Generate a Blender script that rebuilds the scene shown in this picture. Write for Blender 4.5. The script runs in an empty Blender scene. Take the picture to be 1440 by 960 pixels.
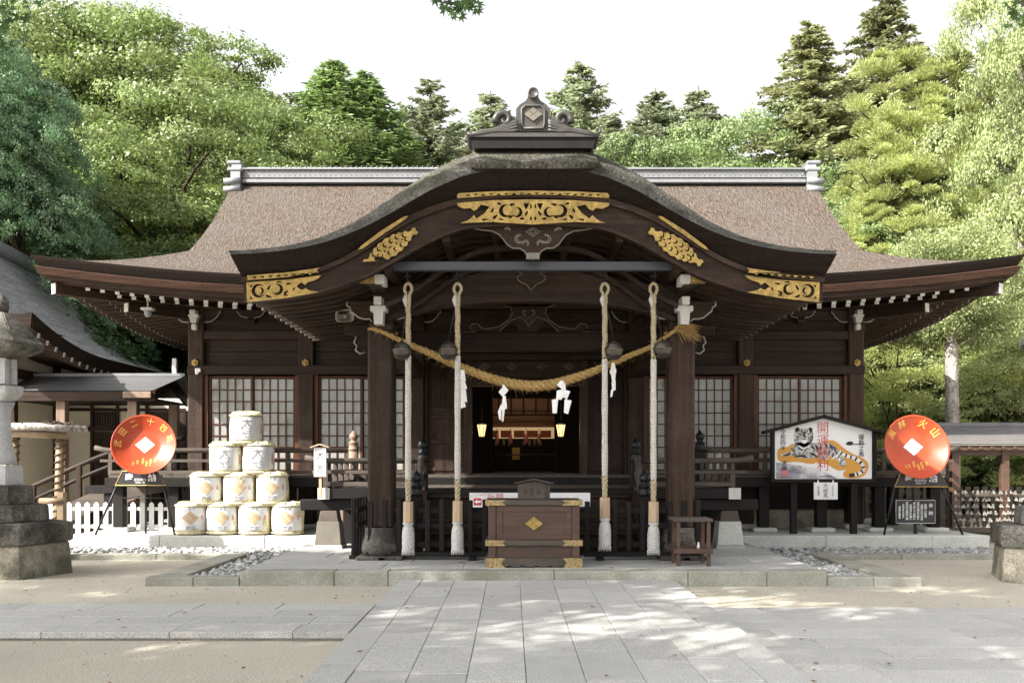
import bpy, bmesh, math, random
import numpy as np
from mathutils import Vector, Matrix, noise as mnoise
R = math.radians; PI = math.pi
scene = bpy.context.scene
COL = scene.collection
F = 1400.0; HY = 648.0; CX = 720.0; EYE = 1.6
AX = 0.28                                    # x of the hall's centre line
def at(px, py, Y):                           # pixel of the photograph + distance -> point
    return Vector(((px-CX)*Y/F, Y, EYE-(py-HY)*Y/F))
def XX(px, Y): return (px-CX)*Y/F
def ZZ(py, Y): return EYE-(py-HY)*Y/F

# ------------------------------------------------------------------ objects
ORG = {}
def tag(o, label=None, cat=None, group=None, kind=None):
    if label: o['label'] = label
    if cat: o['category'] = cat
    if group: o['group'] = group
    if kind: o['kind'] = kind
    return o
def thing(name, label, cat, loc, group=None, rz=0):
    o = bpy.data.objects.new(name, None); COL.objects.link(o)
    o.empty_display_size = .2
    o.location = loc; o.rotation_euler = (0, 0, rz)
    ORG[o.name] = Vector(loc)
    return tag(o, label, cat, group)
def link(name, me, mat, parent=None, loc=None):
    """link a mesh given in world coordinates"""
    o = bpy.data.objects.new(name, me); COL.objects.link(o)
    if mat is not None and len(me.materials) == 0:
        for m in (mat if isinstance(mat, (list, tuple)) else [mat]): me.materials.append(m)
    if parent is not None:
        org = ORG[parent.name]; o.parent = parent
        me.transform(Matrix.Translation(-org))
        if parent.type == 'MESH': pass
        ORG[o.name] = org
    else:
        if loc is None:
            n = len(me.vertices); co = np.empty(n*3); me.vertices.foreach_get('co', co); co = co.reshape(-1, 3)
            mn, mx = co.min(0), co.max(0)
            loc = Vector(((mn[0]+mx[0])/2, (mn[1]+mx[1])/2, mn[2]))
        me.transform(Matrix.Translation(-Vector(loc))); o.location = loc
        ORG[o.name] = Vector(loc)
    return o
def copy_tree(o, parent=None):
    c = o.copy(); COL.objects.link(c)
    if parent is not None: c.parent = parent
    ORG[c.name] = ORG[o.name]
    for ch in list(o.children): copy_tree(ch, c)
    return c

class MB:
    def __init__(s): s.bm = bmesh.new(); s.mi = 0
    def face(s, pts):
        f = s.bm.faces.new([s.bm.verts.new(p) for p in pts]); f.material_index = s.mi; return f
    def hexa(s, p, bev=0):                    # 8 points: bottom loop, top loop
        v = [s.bm.verts.new(q) for q in p]
        fs = [s.bm.faces.new([v[i] for i in f]) for f in ((3,2,1,0),(4,5,6,7),(0,1,5,4),(1,2,6,5),(2,3,7,6),(3,0,4,7))]
        for f in fs: f.material_index = s.mi
        if bev:
            es = list({e for f in fs for e in f.edges})
            r = bmesh.ops.bevel(s.bm, geom=es, offset=bev, segments=1, affect='EDGES', profile=.5)
            for f in r['faces']: f.material_index = s.mi
        return s
    def box(s, x0, x1, y0, y1, z0, z1, bev=.006):
        x0, x1 = min(x0, x1), max(x0, x1); y0, y1 = min(y0, y1), max(y0, y1); z0, z1 = min(z0, z1), max(z0, z1)
        bev = min(bev, .3*min(x1-x0, y1-y0, z1-z0))
        return s.hexa([(x0,y0,z0),(x1,y0,z0),(x1,y1,z0),(x0,y1,z0),(x0,y0,z1),(x1,y0,z1),(x1,y1,z1),(x0,y1,z1)], bev)
    def bar(s, a, b, w, h, bev=.004, up=(0,0,1)):   # square bar from a to b
        a = Vector(a); b = Vector(b); d = (b-a).normalized(); up = Vector(up)
        if abs(d.dot(up)) > .99: up = Vector((0,1,0))
        x = d.cross(up).normalized()*w/2; z = x.cross(d).normalized()*h/2
        return s.hexa([a-x-z, a+x-z, b+x-z, b-x-z, a-x+z, a+x+z, b+x+z, b-x+z], min(bev, .3*w, .3*h))
    def ring(s, c, x, y, r, n): return [s.bm.verts.new(c+x*(math.cos(2*PI*i/n)*r)+y*(math.sin(2*PI*i/n)*r)) for i in range(n)]
    def tube(s, pts, rad, n=8, caps=True):
        pts = [Vector(p) for p in pts]; m = len(pts)
        if not hasattr(rad, '__len__'): rad = [rad]*m
        d0 = (pts[1]-pts[0]).normalized(); up = Vector((0,0,1)) if abs(d0.z) < .9 else Vector((1,0,0))
        x = d0.cross(up).normalized(); rs = []
        for i in range(m):
            d = (pts[min(i+1,m-1)]-pts[max(i-1,0)])
            d = d.normalized() if d.length > 1e-9 else d0
            x = (x-d*x.dot(d)); x = x.normalized() if x.length > 1e-6 else d.orthogonal().normalized()
            rs.append(s.ring(pts[i], x, d.cross(x), rad[i], n))
        for i in range(m-1):
            a, b = rs[i], rs[i+1]
            for k in range(n):
                f = s.bm.faces.new((a[k], a[(k+1)%n], b[(k+1)%n], b[k])); f.smooth = True; f.material_index = s.mi
        if caps:
            for r_, rev in ((rs[0], True), (rs[-1], False)):
                f = s.bm.faces.new(r_[::-1] if rev else r_); f.material_index = s.mi
        return s
    def cyl(s, a, b, r0, r1=None, n=16): return s.tube([a, b], [r0, r0 if r1 is None else r1], n)
    def lathe(s, c, prof, n=24, smooth=True, rot=0, M=None):   # prof: (r, z) list
        c = Vector(c); rs = []
        for r, z in prof:
            row = []
            for i in range(n):
                a = 2*PI*i/n+rot; p = Vector((math.cos(a)*r, math.sin(a)*r, z))
                row.append(s.bm.verts.new(c+(M @ p if M else p)))
            rs.append(row)
        for i in range(len(rs)-1):
            a, b = rs[i], rs[i+1]
            for k in range(n):
                f = s.bm.faces.new((a[k], a[(k+1)%n], b[(k+1)%n], b[k])); f.smooth = smooth; f.material_index = s.mi
        for row, rev, r in ((rs[0], True, prof[0][0]), (rs[-1], False, prof[-1][0])):
            if r > 1e-5:
                f = s.bm.faces.new(row[::-1] if rev else row); f.material_index = s.mi
        return s
    def prism(s, poly, y0, y1, axis='y', bev=0):   # polygon (a, b) in the plane across the axis
        def P(a, b, t): return (a, t, b) if axis == 'y' else ((t, a, b) if axis == 'x' else (a, b, t))
        A = [s.bm.verts.new(P(a, b, y0)) for a, b in poly]; B = [s.bm.verts.new(P(a, b, y1)) for a, b in poly]
        n = len(poly); fs = [s.bm.faces.new(A), s.bm.faces.new(B[::-1])]
        for i in range(n): fs.append(s.bm.faces.new((A[i], B[i], B[(i+1)%n], A[(i+1)%n])))
        for f in fs: f.material_index = s.mi
        return s
    def grid(s, rows, smooth=True, flip=False):    # rows of points
        V = [[s.bm.verts.new(p) for p in r] for r in rows]
        for i in range(len(V)-1):
            for j in range(len(V[0])-1):
                q = (V[i][j], V[i][j+1], V[i+1][j+1], V[i+1][j])
                f = s.bm.faces.new(q[::-1] if flip else q); f.smooth = smooth; f.material_index = s.mi
        return s
    def mesh(s, name, recalc=True, weld=False):
        if weld: bmesh.ops.remove_doubles(s.bm, verts=s.bm.verts, dist=1e-4)
        if recalc: bmesh.ops.recalc_face_normals(s.bm, faces=s.bm.faces)
        me = bpy.data.meshes.new(name); s.bm.to_mesh(me); s.bm.free(); return me
    def build(s, name, mat, parent=None, recalc=True, weld=False, loc=None):
        return link(name, s.mesh(name, recalc, weld), mat, parent, loc)

def curve_mesh(loops, depth, res=4):
    """flat plate from 2D loops (first outer, others holes); returns verts, faces in (u, v, w)"""
    c = bpy.data.curves.new('c', 'CURVE'); c.dimensions = '2D'; c.fill_mode = 'BOTH'; c.extrude = depth/2
    for lp in loops:
        sp = c.splines.new('POLY'); sp.points.add(len(lp)-1)
        for p, q in zip(sp.points, lp): p.co = (q[0], q[1], 0, 1)
        sp.use_cyclic_u = True
    o = bpy.data.objects.new('c', c); COL.objects.link(o)
    bpy.context.view_layer.update()
    me = bpy.data.meshes.new_from_object(o.evaluated_get(bpy.context.evaluated_depsgraph_get()))
    bpy.data.objects.remove(o); bpy.data.curves.remove(c); return me
def text_mesh(s, size, depth=.002, align='CENTER', vertical=False, spacing=1.0, bold=0):
    c = bpy.data.curves.new('t', 'FONT'); c.body = '\n'.join(s) if vertical else s
    c.size = size; c.extrude = depth/2; c.align_x = align; c.align_y = 'CENTER'; c.resolution_u = 2
    c.space_line = spacing; c.offset = bold; c.space_character = 1 if vertical else spacing
    o = bpy.data.objects.new('t', c); COL.objects.link(o)
    bpy.context.view_layer.update()
    me = bpy.data.meshes.new_from_object(o.evaluated_get(bpy.context.evaluated_depsgraph_get()))
    bpy.data.objects.remove(o); bpy.data.curves.remove(c); return me
def mapv(me, fn):
    n = len(me.vertices); co = np.empty(n*3); me.vertices.foreach_get('co', co)
    co = np.array([fn(*p) for p in co.reshape(-1, 3)], dtype=float).reshape(-1)
    me.vertices.foreach_set('co', co); me.update(); me.materials.clear(); return me
def join(meshes, name):
    bm = bmesh.new()
    for m in meshes: bm.from_mesh(m); bpy.data.meshes.remove(m)
    me = bpy.data.meshes.new(name); bm.to_mesh(me); bm.free(); return me
def facing(me, loc):                           # text plane (u, v, w) -> standing, facing -Y, at loc
    l = Vector(loc); return mapv(me, lambda u, v, w: (l.x+u, l.y-w, l.z+v))

# ------------------------------------------------------------------ materials
def nt(name):
    m = bpy.data.materials.new(name); m.use_nodes = True; t = m.node_tree; t.nodes.clear()
    o = t.nodes.new('ShaderNodeOutputMaterial'); return m, t, o
def nd(t, typ, **k):
    n = t.nodes.new('ShaderNode'+typ)
    for a, b in k.items():
        if a.startswith('i_'):
            n.inputs[a[2:].replace('_', ' ')].default_value = b
        else: setattr(n, a, b)
    return n
def mat(name, col, rough=.7, var=.25, sc=(3,3,3), fine=None, bump=.15, bd=.01, metal=0, stain=0, stain_col=(.02,.02,.015), stain_sc=.7, hue=0, spec=.5, stain_at=(.5,.72), island=0, objvar=0):
    """base colour varied by stretched noise, fine speckle, stains with their own shape, and bump"""
    m, t, out = nt(name); L = t.links.new
    b = nd(t, 'BsdfPrincipled'); b.inputs['Roughness'].default_value = rough; b.inputs['Metallic'].default_value = metal
    b.inputs['Specular IOR Level'].default_value = spec
    L(b.outputs[0], out.inputs[0])
    tc = nd(t, 'TexCoord'); oi = nd(t, 'ObjectInfo')
    ad = nd(t, 'VectorMath', operation='MULTIPLY_ADD'); L(oi.outputs['Random'], ad.inputs[0]); ad.inputs[1].default_value = (7.3, 3.1, 5.7); L(tc.outputs['Object'], ad.inputs[2])
    mp = nd(t, 'Mapping'); mp.inputs['Scale'].default_value = sc; L(ad.outputs[0], mp.inputs[0])
    n1 = nd(t, 'TexNoise', i_Scale=1.0, i_Detail=6.0, i_Roughness=.65); L(mp.outputs[0], n1.inputs['Vector'])
    rp = nd(t, 'ValToRGB'); L(n1.outputs[0], rp.inputs[0])
    lo = [max(0, c*(1-var)) for c in col]; hi = [min(1, c*(1+var)) for c in col]
    hi = [min(1, hi[0]*(1+hue)), hi[1], hi[2]*(1-hue*.5)]
    rp.color_ramp.elements[0].position = .3; rp.color_ramp.elements[1].position = .7
    rp.color_ramp.elements[0].color = (*lo, 1); rp.color_ramp.elements[1].color = (*hi, 1)
    c = rp.outputs[0]; h = n1.outputs[0]
    if fine:
        n2 = nd(t, 'TexNoise', i_Scale=fine[0], i_Detail=2.0); L(ad.outputs[0], n2.inputs['Vector'])
        r2 = nd(t, 'MapRange', i_From_Min=.3, i_From_Max=.7, i_To_Min=1-fine[1], i_To_Max=1+fine[1]); L(n2.outputs[0], r2.inputs[0])
        mx = nd(t, 'Mix', data_type='RGBA', blend_type='MULTIPLY'); mx.inputs[0].default_value = 1
        L(c, mx.inputs[6]); L(r2.outputs[0], mx.inputs[7]); c = mx.outputs[2]
        am = nd(t, 'Math', operation='ADD'); L(h, am.inputs[0]); L(n2.outputs[0], am.inputs[1]); h = am.outputs[0]
    if stain:
        n3 = nd(t, 'TexNoise', i_Scale=stain_sc, i_Detail=7.0, i_Roughness=.7); L(ad.outputs[0], n3.inputs['Vector'])
        r3 = nd(t, 'MapRange', i_From_Min=stain_at[0], i_From_Max=stain_at[1], i_To_Max=stain); L(n3.outputs[0], r3.inputs[0])
        mx = nd(t, 'Mix', data_type='RGBA'); L(r3.outputs[0], mx.inputs[0]); L(c, mx.inputs[6]); mx.inputs[7].default_value = (*stain_col, 1); c = mx.outputs[2]
    if island:
        ge = nd(t, 'NewGeometry'); r4 = nd(t, 'MapRange', i_To_Min=1-island, i_To_Max=1+island); L(ge.outputs['Random Per Island'], r4.inputs[0])
        mx = nd(t, 'Mix', data_type='RGBA', blend_type='MULTIPLY'); mx.inputs[0].default_value = 1
        L(c, mx.inputs[6]); L(r4.outputs[0], mx.inputs[7]); c = mx.outputs[2]
    if objvar:
        r5 = nd(t, 'MapRange', i_To_Min=1-objvar, i_To_Max=1+objvar); L(oi.outputs['Random'], r5.inputs[0])
        mx = nd(t, 'Mix', data_type='RGBA', blend_type='MULTIPLY'); mx.inputs[0].default_value = 1
        L(c, mx.inputs[6]); L(r5.outputs[0], mx.inputs[7]); c = mx.outputs[2]
    L(c, b.inputs['Base Color'])
    if bump:
        bp = nd(t, 'Bump', i_Strength=bump, i_Distance=bd); L(h, bp.inputs['Height']); L(bp.outputs[0], b.inputs['Normal'])
    return m
def emit(name, col, s):
    m, t, out = nt(name); e = nd(t, 'Emission', i_Strength=s); e.inputs[0].default_value = (*col, 1); t.links.new(e.outputs[0], out.inputs[0]); return m
def leafmat(name, col, var=.35, trans=.35, hue=.04, cool=None):
    m, t, out = nt(name); L = t.links.new
    g = nd(t, 'NewGeometry'); oi = nd(t, 'ObjectInfo'); tc = nd(t, 'TexCoord')
    n = nd(t, 'TexNoise', i_Scale=.55, i_Detail=2.0); L(tc.outputs['Object'], n.inputs['Vector'])
    a = nd(t, 'MapRange', i_To_Min=1-var, i_To_Max=1+var); L(g.outputs['Random Per Island'], a.inputs[0])
    a2 = nd(t, 'MapRange', i_From_Min=.3, i_From_Max=.7, i_To_Min=.72, i_To_Max=1.28); L(n.outputs[0], a2.inputs[0])
    a3 = nd(t, 'MapRange', i_To_Min=.85, i_To_Max=1.15); L(oi.outputs['Random'], a3.inputs[0])
    mm = nd(t, 'Math', operation='MULTIPLY'); L(a.outputs[0], mm.inputs[0]); L(a2.outputs[0], mm.inputs[1])
    m2 = nd(t, 'Math', operation='MULTIPLY'); L(mm.outputs[0], m2.inputs[0]); L(a3.outputs[0], m2.inputs[1])
    hh = nd(t, 'MapRange', i_To_Min=.5-hue, i_To_Max=.5+hue); L(n.outputs[0], hh.inputs[0])
    hs = nd(t, 'HueSaturation'); hs.inputs['Color'].default_value = (*col, 1); L(m2.outputs[0], hs.inputs['Value']); L(hh.outputs[0], hs.inputs['Hue'])
    d = nd(t, 'BsdfPrincipled', i_Roughness=.45); d.inputs['Specular IOR Level'].default_value = .35; L(hs.outputs[0], d.inputs['Base Color'])
    tr = nd(t, 'BsdfTranslucent'); br = nd(t, 'HueSaturation', i_Value=1.25, i_Saturation=1.1); L(hs.outputs[0], br.inputs['Color']); L(br.outputs[0], tr.inputs[0])
    mx = nd(t, 'MixShader'); mx.inputs[0].default_value = trans; L(d.outputs[0], mx.inputs[1]); L(tr.outputs[0], mx.inputs[2]); L(mx.outputs[0], out.inputs[0])
    return m

M = {}
M['woodV'] = mat('dark_wood_upright', (.030,.0165,.0105), .6, .65, (14,14,.5), fine=(34,.3), bump=.6, bd=.006, spec=.22, objvar=.28, stain=.6, stain_col=(.070,.055,.045), stain_sc=1.6, stain_at=(.5,.8))
M['woodX'] = mat('dark_wood_along', (.027,.015,.0098), .6, .65, (.5,14,14), fine=(34,.3), bump=.6, bd=.006, spec=.22, objvar=.28, stain=.5, stain_col=(.060,.046,.037), stain_sc=1.4, stain_at=(.5,.8))
M['woodY'] = mat('dark_wood_deep', (.032,.018,.0115), .6, .65, (14,.5,14), fine=(34,.3), bump=.6, bd=.006, spec=.22, objvar=.3)
M['red_wood'] = mat('reddish_wood', (.075,.027,.013), .5, .4, (6,6,2), bump=.2, bd=.004, spec=.3)
M['black_wood'] = mat('black_stained_wood', (.011,.009,.0085), .6, .4, (5,5,2), bump=.3, bd=.004, spec=.22)
M['grey_wood'] = mat('weathered_grey_wood', (.070,.054,.043), .75, .4, (2,8,8), bump=.4, bd=.004)
M['box_wood'] = mat('offertory_wood', (.075,.038,.024), .55, .4, (1,7,9), bump=.3, bd=.004, stain=.5, stain_col=(.06,.052,.048), stain_sc=2.2)
M['pale_wood'] = mat('pale_wood', (.42,.30,.19), .6, .25, (9,9,1.2), bump=.2, bd=.003)
M['pink_wood'] = mat('weathered_sunlit_pinkish_wood', (.20,.135,.10), .7, .3, (9,9,.8), bump=.3, bd=.004)  # pinkish tone doubles as sunlight on the left newel and deck posts
M['white'] = mat('white_painted_ends', (.52,.51,.48), .6, .12, (6,6,6), bump=.05)
M['plaster'] = mat('cream_plaster', (.66,.62,.50), .85, .06, (1.5,1.5,1.5), bump=.05)
M['bark_roof'] = mat('cypress_bark_roof', (.125,.098,.080), .95, .46, (16,6,6), fine=(30,.40), bump=1.0, bd=.09, stain=.55, stain_col=(.140,.125,.112), stain_sc=.9, stain_at=(.42,.66), spec=.1)
M['moss_roof'] = mat('mossy_grey_bark_roof', (.080,.075,.066), .95, .5, (2.5,2.5,2.5), fine=(26,.6), bump=1.0, bd=.04, stain=.7, stain_col=(.055,.06,.035), stain_sc=1.1, stain_at=(.45,.65), spec=.1)
M['eave_black'] = mat('cut_bark_layers', (.014,.0085,.0065), .8, .35, (.4,.4,26), fine=(30,.4), bump=.5, bd=.01, spec=.2)
M['eave_brown'] = mat('brown_bark_layers', (.062,.034,.024), .9, .4, (1.5,1.5,40), fine=(50,.4), bump=.6, bd=.01, spec=.15)
M['tile'] = mat('pale_ridge_tile', (.185,.19,.20), .5, .15, (3,3,3), bump=.1, stain=.25, stain_col=(.2,.2,.2), stain_sc=2)
M['tile_dark'] = mat('grey_ridge_tile_gap', (.13,.13,.14), .6, .2, (3,3,3))
M['copper_grey'] = mat('grey_green_copper', (.068,.065,.06), .5, .3, (3,3,3), bump=.1, metal=.35, stain=.5, stain_col=(.05,.05,.045), stain_sc=3)
M['copper_pale'] = mat('pale_copper_crest', (.15,.135,.11), .5, .2, (4,4,4), metal=.3)
M['gold'] = mat('gilded_brass', (.34,.23,.07), .42, .45, (9,9,9), fine=(45,.25), bump=.7, bd=.008, metal=.55, stain=.35, stain_col=(.25,.17,.06), stain_sc=5)
M['gold_fleck'] = mat('chased_brass', (.33,.24,.11), .5, .5, (40,40,40), fine=(90,.5), bump=.5, bd=.004, metal=.4)
M['outline'] = mat('pale_carved_edge', (.16,.145,.125), .7, .2, (5,5,5))
M['white_trim'] = mat('white_trim_line', (.36,.345,.31), .7, .2, (6,6,6))
M['paper'] = mat('shoji_paper', (.27,.275,.255), .8, .05, (1,1,1), bump=0)
M['iron'] = mat('black_iron', (.018,.018,.02), .4, .2, (5,5,5), metal=.5)
M['bluegrey'] = mat('blue_grey_painted_beam', (.040,.042,.055), .4, .2, (1,6,6))
M['bell'] = mat('dull_bell_metal', (.085,.073,.062), .42, .35, (9,9,9), bump=.15, metal=.7)
M['granite'] = mat('pale_granite', (.44,.43,.41), .85, .12, (1.3,1.3,1.3), fine=(80,.34), bump=.35, bd=.005, stain=.42, stain_col=(.21,.205,.19), stain_sc=1.3, stain_at=(.46,.68), spec=.25, island=.10)
M['kerb'] = mat('greenish_kerb_stone', (.33,.325,.285), .9, .2, (2,2,2), fine=(70,.3), bump=.35, bd=.006, stain=.6, stain_col=(.17,.165,.10), stain_sc=1.2, stain_at=(.42,.66), spec=.2)
M['terrace'] = mat('terrace_paving_stone', (.37,.365,.35), .85, .14, (1.3,1.3,1.3), fine=(70,.22), bump=.25, bd=.005, stain=.35, stain_col=(.19,.19,.18), stain_sc=.9, spec=.25)
M['found'] = mat('pale_terrace_stone', (.50,.50,.465), .85, .12, (2,2,2), fine=(70,.2), bump=.2, bd=.004, spec=.2)
M['dark_stone'] = mat('dark_mossy_stone', (.155,.145,.125), .9, .5, (2.2,2.2,2.2), fine=(30,.4), bump=.7, bd=.015, stain=.85, stain_col=(.028,.027,.025), stain_sc=1.5, stain_at=(.42,.6), spec=.2)
M['pale_stone'] = mat('pale_lantern_stone', (.42,.42,.42), .85, .15, (3,3,3), fine=(60,.25), bump=.3, bd=.006, stain=.5, stain_col=(.16,.16,.15), stain_sc=1.7, spec=.2)
M['wornbase'] = mat('worn_base_stone', (.33,.30,.235), .9, .3, (2,2,2), fine=(40,.3), bump=.5, bd=.01, stain=.85, stain_col=(.07,.068,.05), stain_sc=1.3, stain_at=(.45,.62), spec=.2)
M['gravel'] = mat('grey_river_pebbles', (.30,.30,.295), .75, .25, (6,6,6), fine=(60,.2), bump=.2, bd=.004, island=.45)
M['straw'] = mat('straw_rope', (.34,.225,.085), .85, .35, (25,25,25), fine=(90,.35), bump=.7, bd=.006, spec=.2)
M['hemp'] = mat('hemp_rope', (.36,.30,.20), .85, .25, (30,30,30), fine=(90,.25), bump=.6, bd=.005, spec=.2)
M['cotton'] = mat('white_cotton_rope', (.47,.45,.41), .85, .10, (12,12,12), fine=(90,.1), bump=.3, bd=.004, spec=.2)
M['keg'] = mat('straw_wrapped_keg', (.60,.545,.36), .85, .3, (14,14,3), fine=(45,.3), bump=.9, bd=.012, spec=.2)
M['keg_label'] = mat('pale_printed_wrap', (.70,.70,.69), .55, .06, (8,8,8), bump=.1)
M['keg_silver'] = mat('silvery_printed_wrap', (.58,.58,.60), .4, .1, (14,14,3), bump=.1, metal=.2)
M['ink'] = mat('faded_ink', (.20,.20,.24), .6, .4, (30,30,30), bump=0)
M['black_ink'] = mat('black_ink', (.012,.011,.012), .6, .2, (20,20,20), bump=0)
M['red_ink'] = mat('red_ink', (.55,.03,.03), .6, .2, (20,20,20), bump=0)
M['pink_ink'] = mat('faded_red_ink', (.60,.20,.20), .6, .2, (20,20,20), bump=0)
M['ochre'] = mat('ochre_print', (.62,.30,.05), .6, .08, (4,4,4), bump=0)
M['crest_gold'] = mat('tan_gold_crest', (.52,.37,.22), .5, .2, (14,14,14), bump=0)
M['dish'] = mat('vermilion_lacquer', (.42,.060,.020), .34, .15, (1.5,1.5,1.5), bump=0, spec=.5)
M['dish_gold'] = mat('gold_lettering', (.80,.50,.12), .5, .1, (9,9,9), bump=0, metal=.1)
M['sign_white'] = mat('white_sign_face', (.80,.79,.78), .5, .02, (2,2,2), bump=0)
M['sign_black'] = mat('black_sign_board', (.025,.025,.03), .4, .1, (3,3,3), bump=0)
M['tassel'] = mat('woven_white_tassel', (.50,.49,.47), .9, .2, (40,40,40), fine=(70,.3), bump=1, bd=.006, spec=.1)
M['slate'] = mat('grey_shingle_roof', (.21,.21,.215), .6, .38, (5,.7,9), fine=(14,.35), bump=.9, bd=.03, stain=.4, stain_col=(.09,.09,.095), stain_sc=.7)
M['plate_roof'] = mat('dark_metal_roof', (.13,.13,.135), .45, .2, (.5,5,5), bump=.1, metal=.2)
M['fence_white'] = mat('white_fence_paint', (.72,.72,.72), .5, .06, (4,4,4), bump=.05)
M['bamboo'] = mat('dry_bamboo', (.20,.14,.08), .55, .3, (5,5,5), bump=.2)
M['trunk'] = mat('tree_bark', (.075,.058,.045), .95, .5, (7,7,1.2), fine=(20,.4), bump=1, bd=.03, spec=.1)
M['trunk_pale'] = mat('pale_tree_bark', (.30,.275,.25), .95, .4, (7,7,2), fine=(20,.4), bump=1, bd=.02, stain=.5, stain_sc=3, spec=.1)
M['lamp'] = emit('lantern_glow', (1.0,.60,.26), .75)
M['glow'] = emit('altar_band_glow', (1.0,.66,.32), .17)
M['blue'] = mat('blue_carpet', (.010,.018,.045), .9, .2, (9,9,9))
M['speaker'] = mat('grey_plastic', (.42,.40,.36), .5, .05, (3,3,3), bump=0)
M['lacq_red'] = mat('red_brown_blind', (.42,.13,.06), .6, .2, (20,2,20), bump=.1)
M['brocade'] = mat('gold_brocade', (.70,.42,.10), .5, .3, (30,30,30), bump=.1)
M['leaf_maple'] = leafmat('broad_leaves', (.185,.235,.085), trans=.30, hue=.02)
M['leaf_green'] = leafmat('mid_green_leaves', (.175,.230,.092), trans=.32, hue=.02)
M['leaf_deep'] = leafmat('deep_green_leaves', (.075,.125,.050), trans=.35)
M['leaf_cypress'] = leafmat('blue_green_sprays', (.165,.26,.14), trans=.36)
M['leaf_fir'] = leafmat('fir_needles', (.25,.28,.17), trans=.45)
M['leaf_cedar'] = leafmat('cedar_needles', (.24,.255,.125), trans=.42)
M['leaf_gold'] = leafmat('yellow_green_plumes', (.40,.44,.18), trans=.45, hue=.012)
M['leaf_pine'] = leafmat('pale_pine_needles', (.245,.285,.125), trans=.34, hue=.02)
M['leaf_feather'] = leafmat('fresh_green_sprays', (.185,.255,.095), trans=.45, hue=.02)
M['rack_roof'] = mat('weathered_rack_roof', (.17,.15,.13), .7, .3, (.6,7,7), bump=.3)
M['leaf_shade'] = leafmat('shade_maple_leaves', (.05,.10,.025), trans=.35)
# ------------------------------------------------------------------ world, sun, camera
SUN = Vector((1.05, .70, -1.0))
w = bpy.data.worlds.new('World'); scene.world = w; w.use_nodes = True
t = w.node_tree; bg = t.nodes['Background']
sky = t.nodes.new('ShaderNodeTexSky'); sky.sky_type = 'NISHITA'; sky.sun_disc = False
sky.sun_elevation = math.atan(1/math.hypot(1.05, .7)); sky.sun_rotation = math.atan2(-1.05, -.70)
sky.air_density = 1.0; sky.dust_density = 4.0; sky.ozone_density = 1.0
hs = t.nodes.new('ShaderNodeHueSaturation'); hs.inputs['Saturation'].default_value = .10
t.links.new(sky.outputs[0], hs.inputs['Color']); t.links.new(hs.outputs[0], bg.inputs[0]); bg.inputs[1].default_value = .135
sl = bpy.data.lights.new('sun', 'SUN'); sl.energy = 4.9; sl.angle = R(.53); sl.color = (1, .95, .87)
so = bpy.data.objects.new('sun', sl); COL.objects.link(so); so.rotation_euler = SUN.to_track_quat('-Z', 'Y').to_euler(); so.location = (-10, -8, 25)
cam = bpy.data.cameras.new('camera'); co = bpy.data.objects.new('camera', cam); COL.objects.link(co); scene.camera = co
co.location = (0, 0, EYE); co.rotation_euler = (PI/2, 0, 0)
cam.sensor_width = 36; cam.lens = 36*F/1440; cam.shift_y = (HY-480)/1440; cam.clip_end = 1500; cam.clip_start = .05
scene.view_settings.view_transform = 'Standard'; scene.view_settings.look = 'None'; scene.view_settings.gamma = 1; scene.view_settings.exposure = 1.5

# ------------------------------------------------------------------ the setting
M['sand'] = mat('packed_sand', (.49,.45,.37), .95, .16, (.9,.9,.9), fine=(48,.24), bump=.6, bd=.012, stain=.6, stain_col=(.37,.335,.27), stain_sc=.45, stain_at=(.42,.66), spec=.1)
b = MB(); rng = random.Random(3)
rows = []
ys = [-60, -20, -5] + [i*.6 for i in range(0, 32)] + [20, 22, 25, 30, 60, 200, 600]
xs = [-600, -100, -30] + [i*.8 for i in range(-24, 25)] + [30, 100, 600]
for y in ys:
    rows.append([(x, y, (-.006+.008*mnoise.noise((x*.5, y*.5, 0)) if abs(x) < 25 and y < 20 else 0) - .012) for x in xs])
b.grid(rows); tag(b.build('ground', M['sand'], recalc=False, loc=(0,0,0)), kind='structure')

def slabs(b, x0, x1, y0, y1, z, along, course, length, rnd, gap=.006, depth=.06, cg=.009):
    """courses of slabs running along 'x' or 'y'"""
    a0, a1, c0, c1 = (y0, y1, x0, x1) if along == 'y' else (x0, x1, y0, y1)
    n = max(1, round((c1-c0)/course)); cw = (c1-c0)/n
    for i in range(n):
        s = a0 - rnd.uniform(0, .8)*length
        while s < a1:
            e = s + length*rnd.uniform(.75, 1.25)
            p, q = max(s, a0), min(e, a1)
            if q-p > .02:
                if a1-q < .12: q = a1; e = a1+1
                u0, u1 = c0+i*cw+gap/2, c0+(i+1)*cw-gap/2; zz = z+rnd.uniform(-.003, .003)
                if along == 'y': b.box(u0, u1, p+cg, q-cg, z-depth, zz, .004)
                else: b.box(p+gap/2, q-gap/2, u0+cg-gap/2, u1-cg+gap/2, z-depth, zz, .004)
            s = e
rng = random.Random(11)
PL, PR, PZ = -1.46, 2.10, .065
b = MB()
slabs(b, PL, PL+.30, 2, 12.86, PZ, 'y', .3, 1.5, rng); slabs(b, PR-.32, PR, 2, 12.86, PZ, 'y', .32, 1.5, rng)
slabs(b, PL+.30, PR-.32, 2, 12.86, PZ, 'y', .42, .85, rng, .005)
tag(b.build('approach_path', M['granite']), kind='structure')
b = MB(); slabs(b, -26, PL-.006, 8.95, 10.75, PZ, 'x', .45, 1.05, rng)
tag(b.build('side_path', M['granite']), kind='structure')
b = MB(); slabs(b, PR+.05, 28, 2, 10.85, PZ-.055, 'x', .47, 1.0, rng, depth=.05)
tag(b.build('pavement', M['granite']), kind='structure')
M['joint'] = mat('dark_joint_dirt', (.19,.175,.15), .95, .3, (6,6,6))
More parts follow.
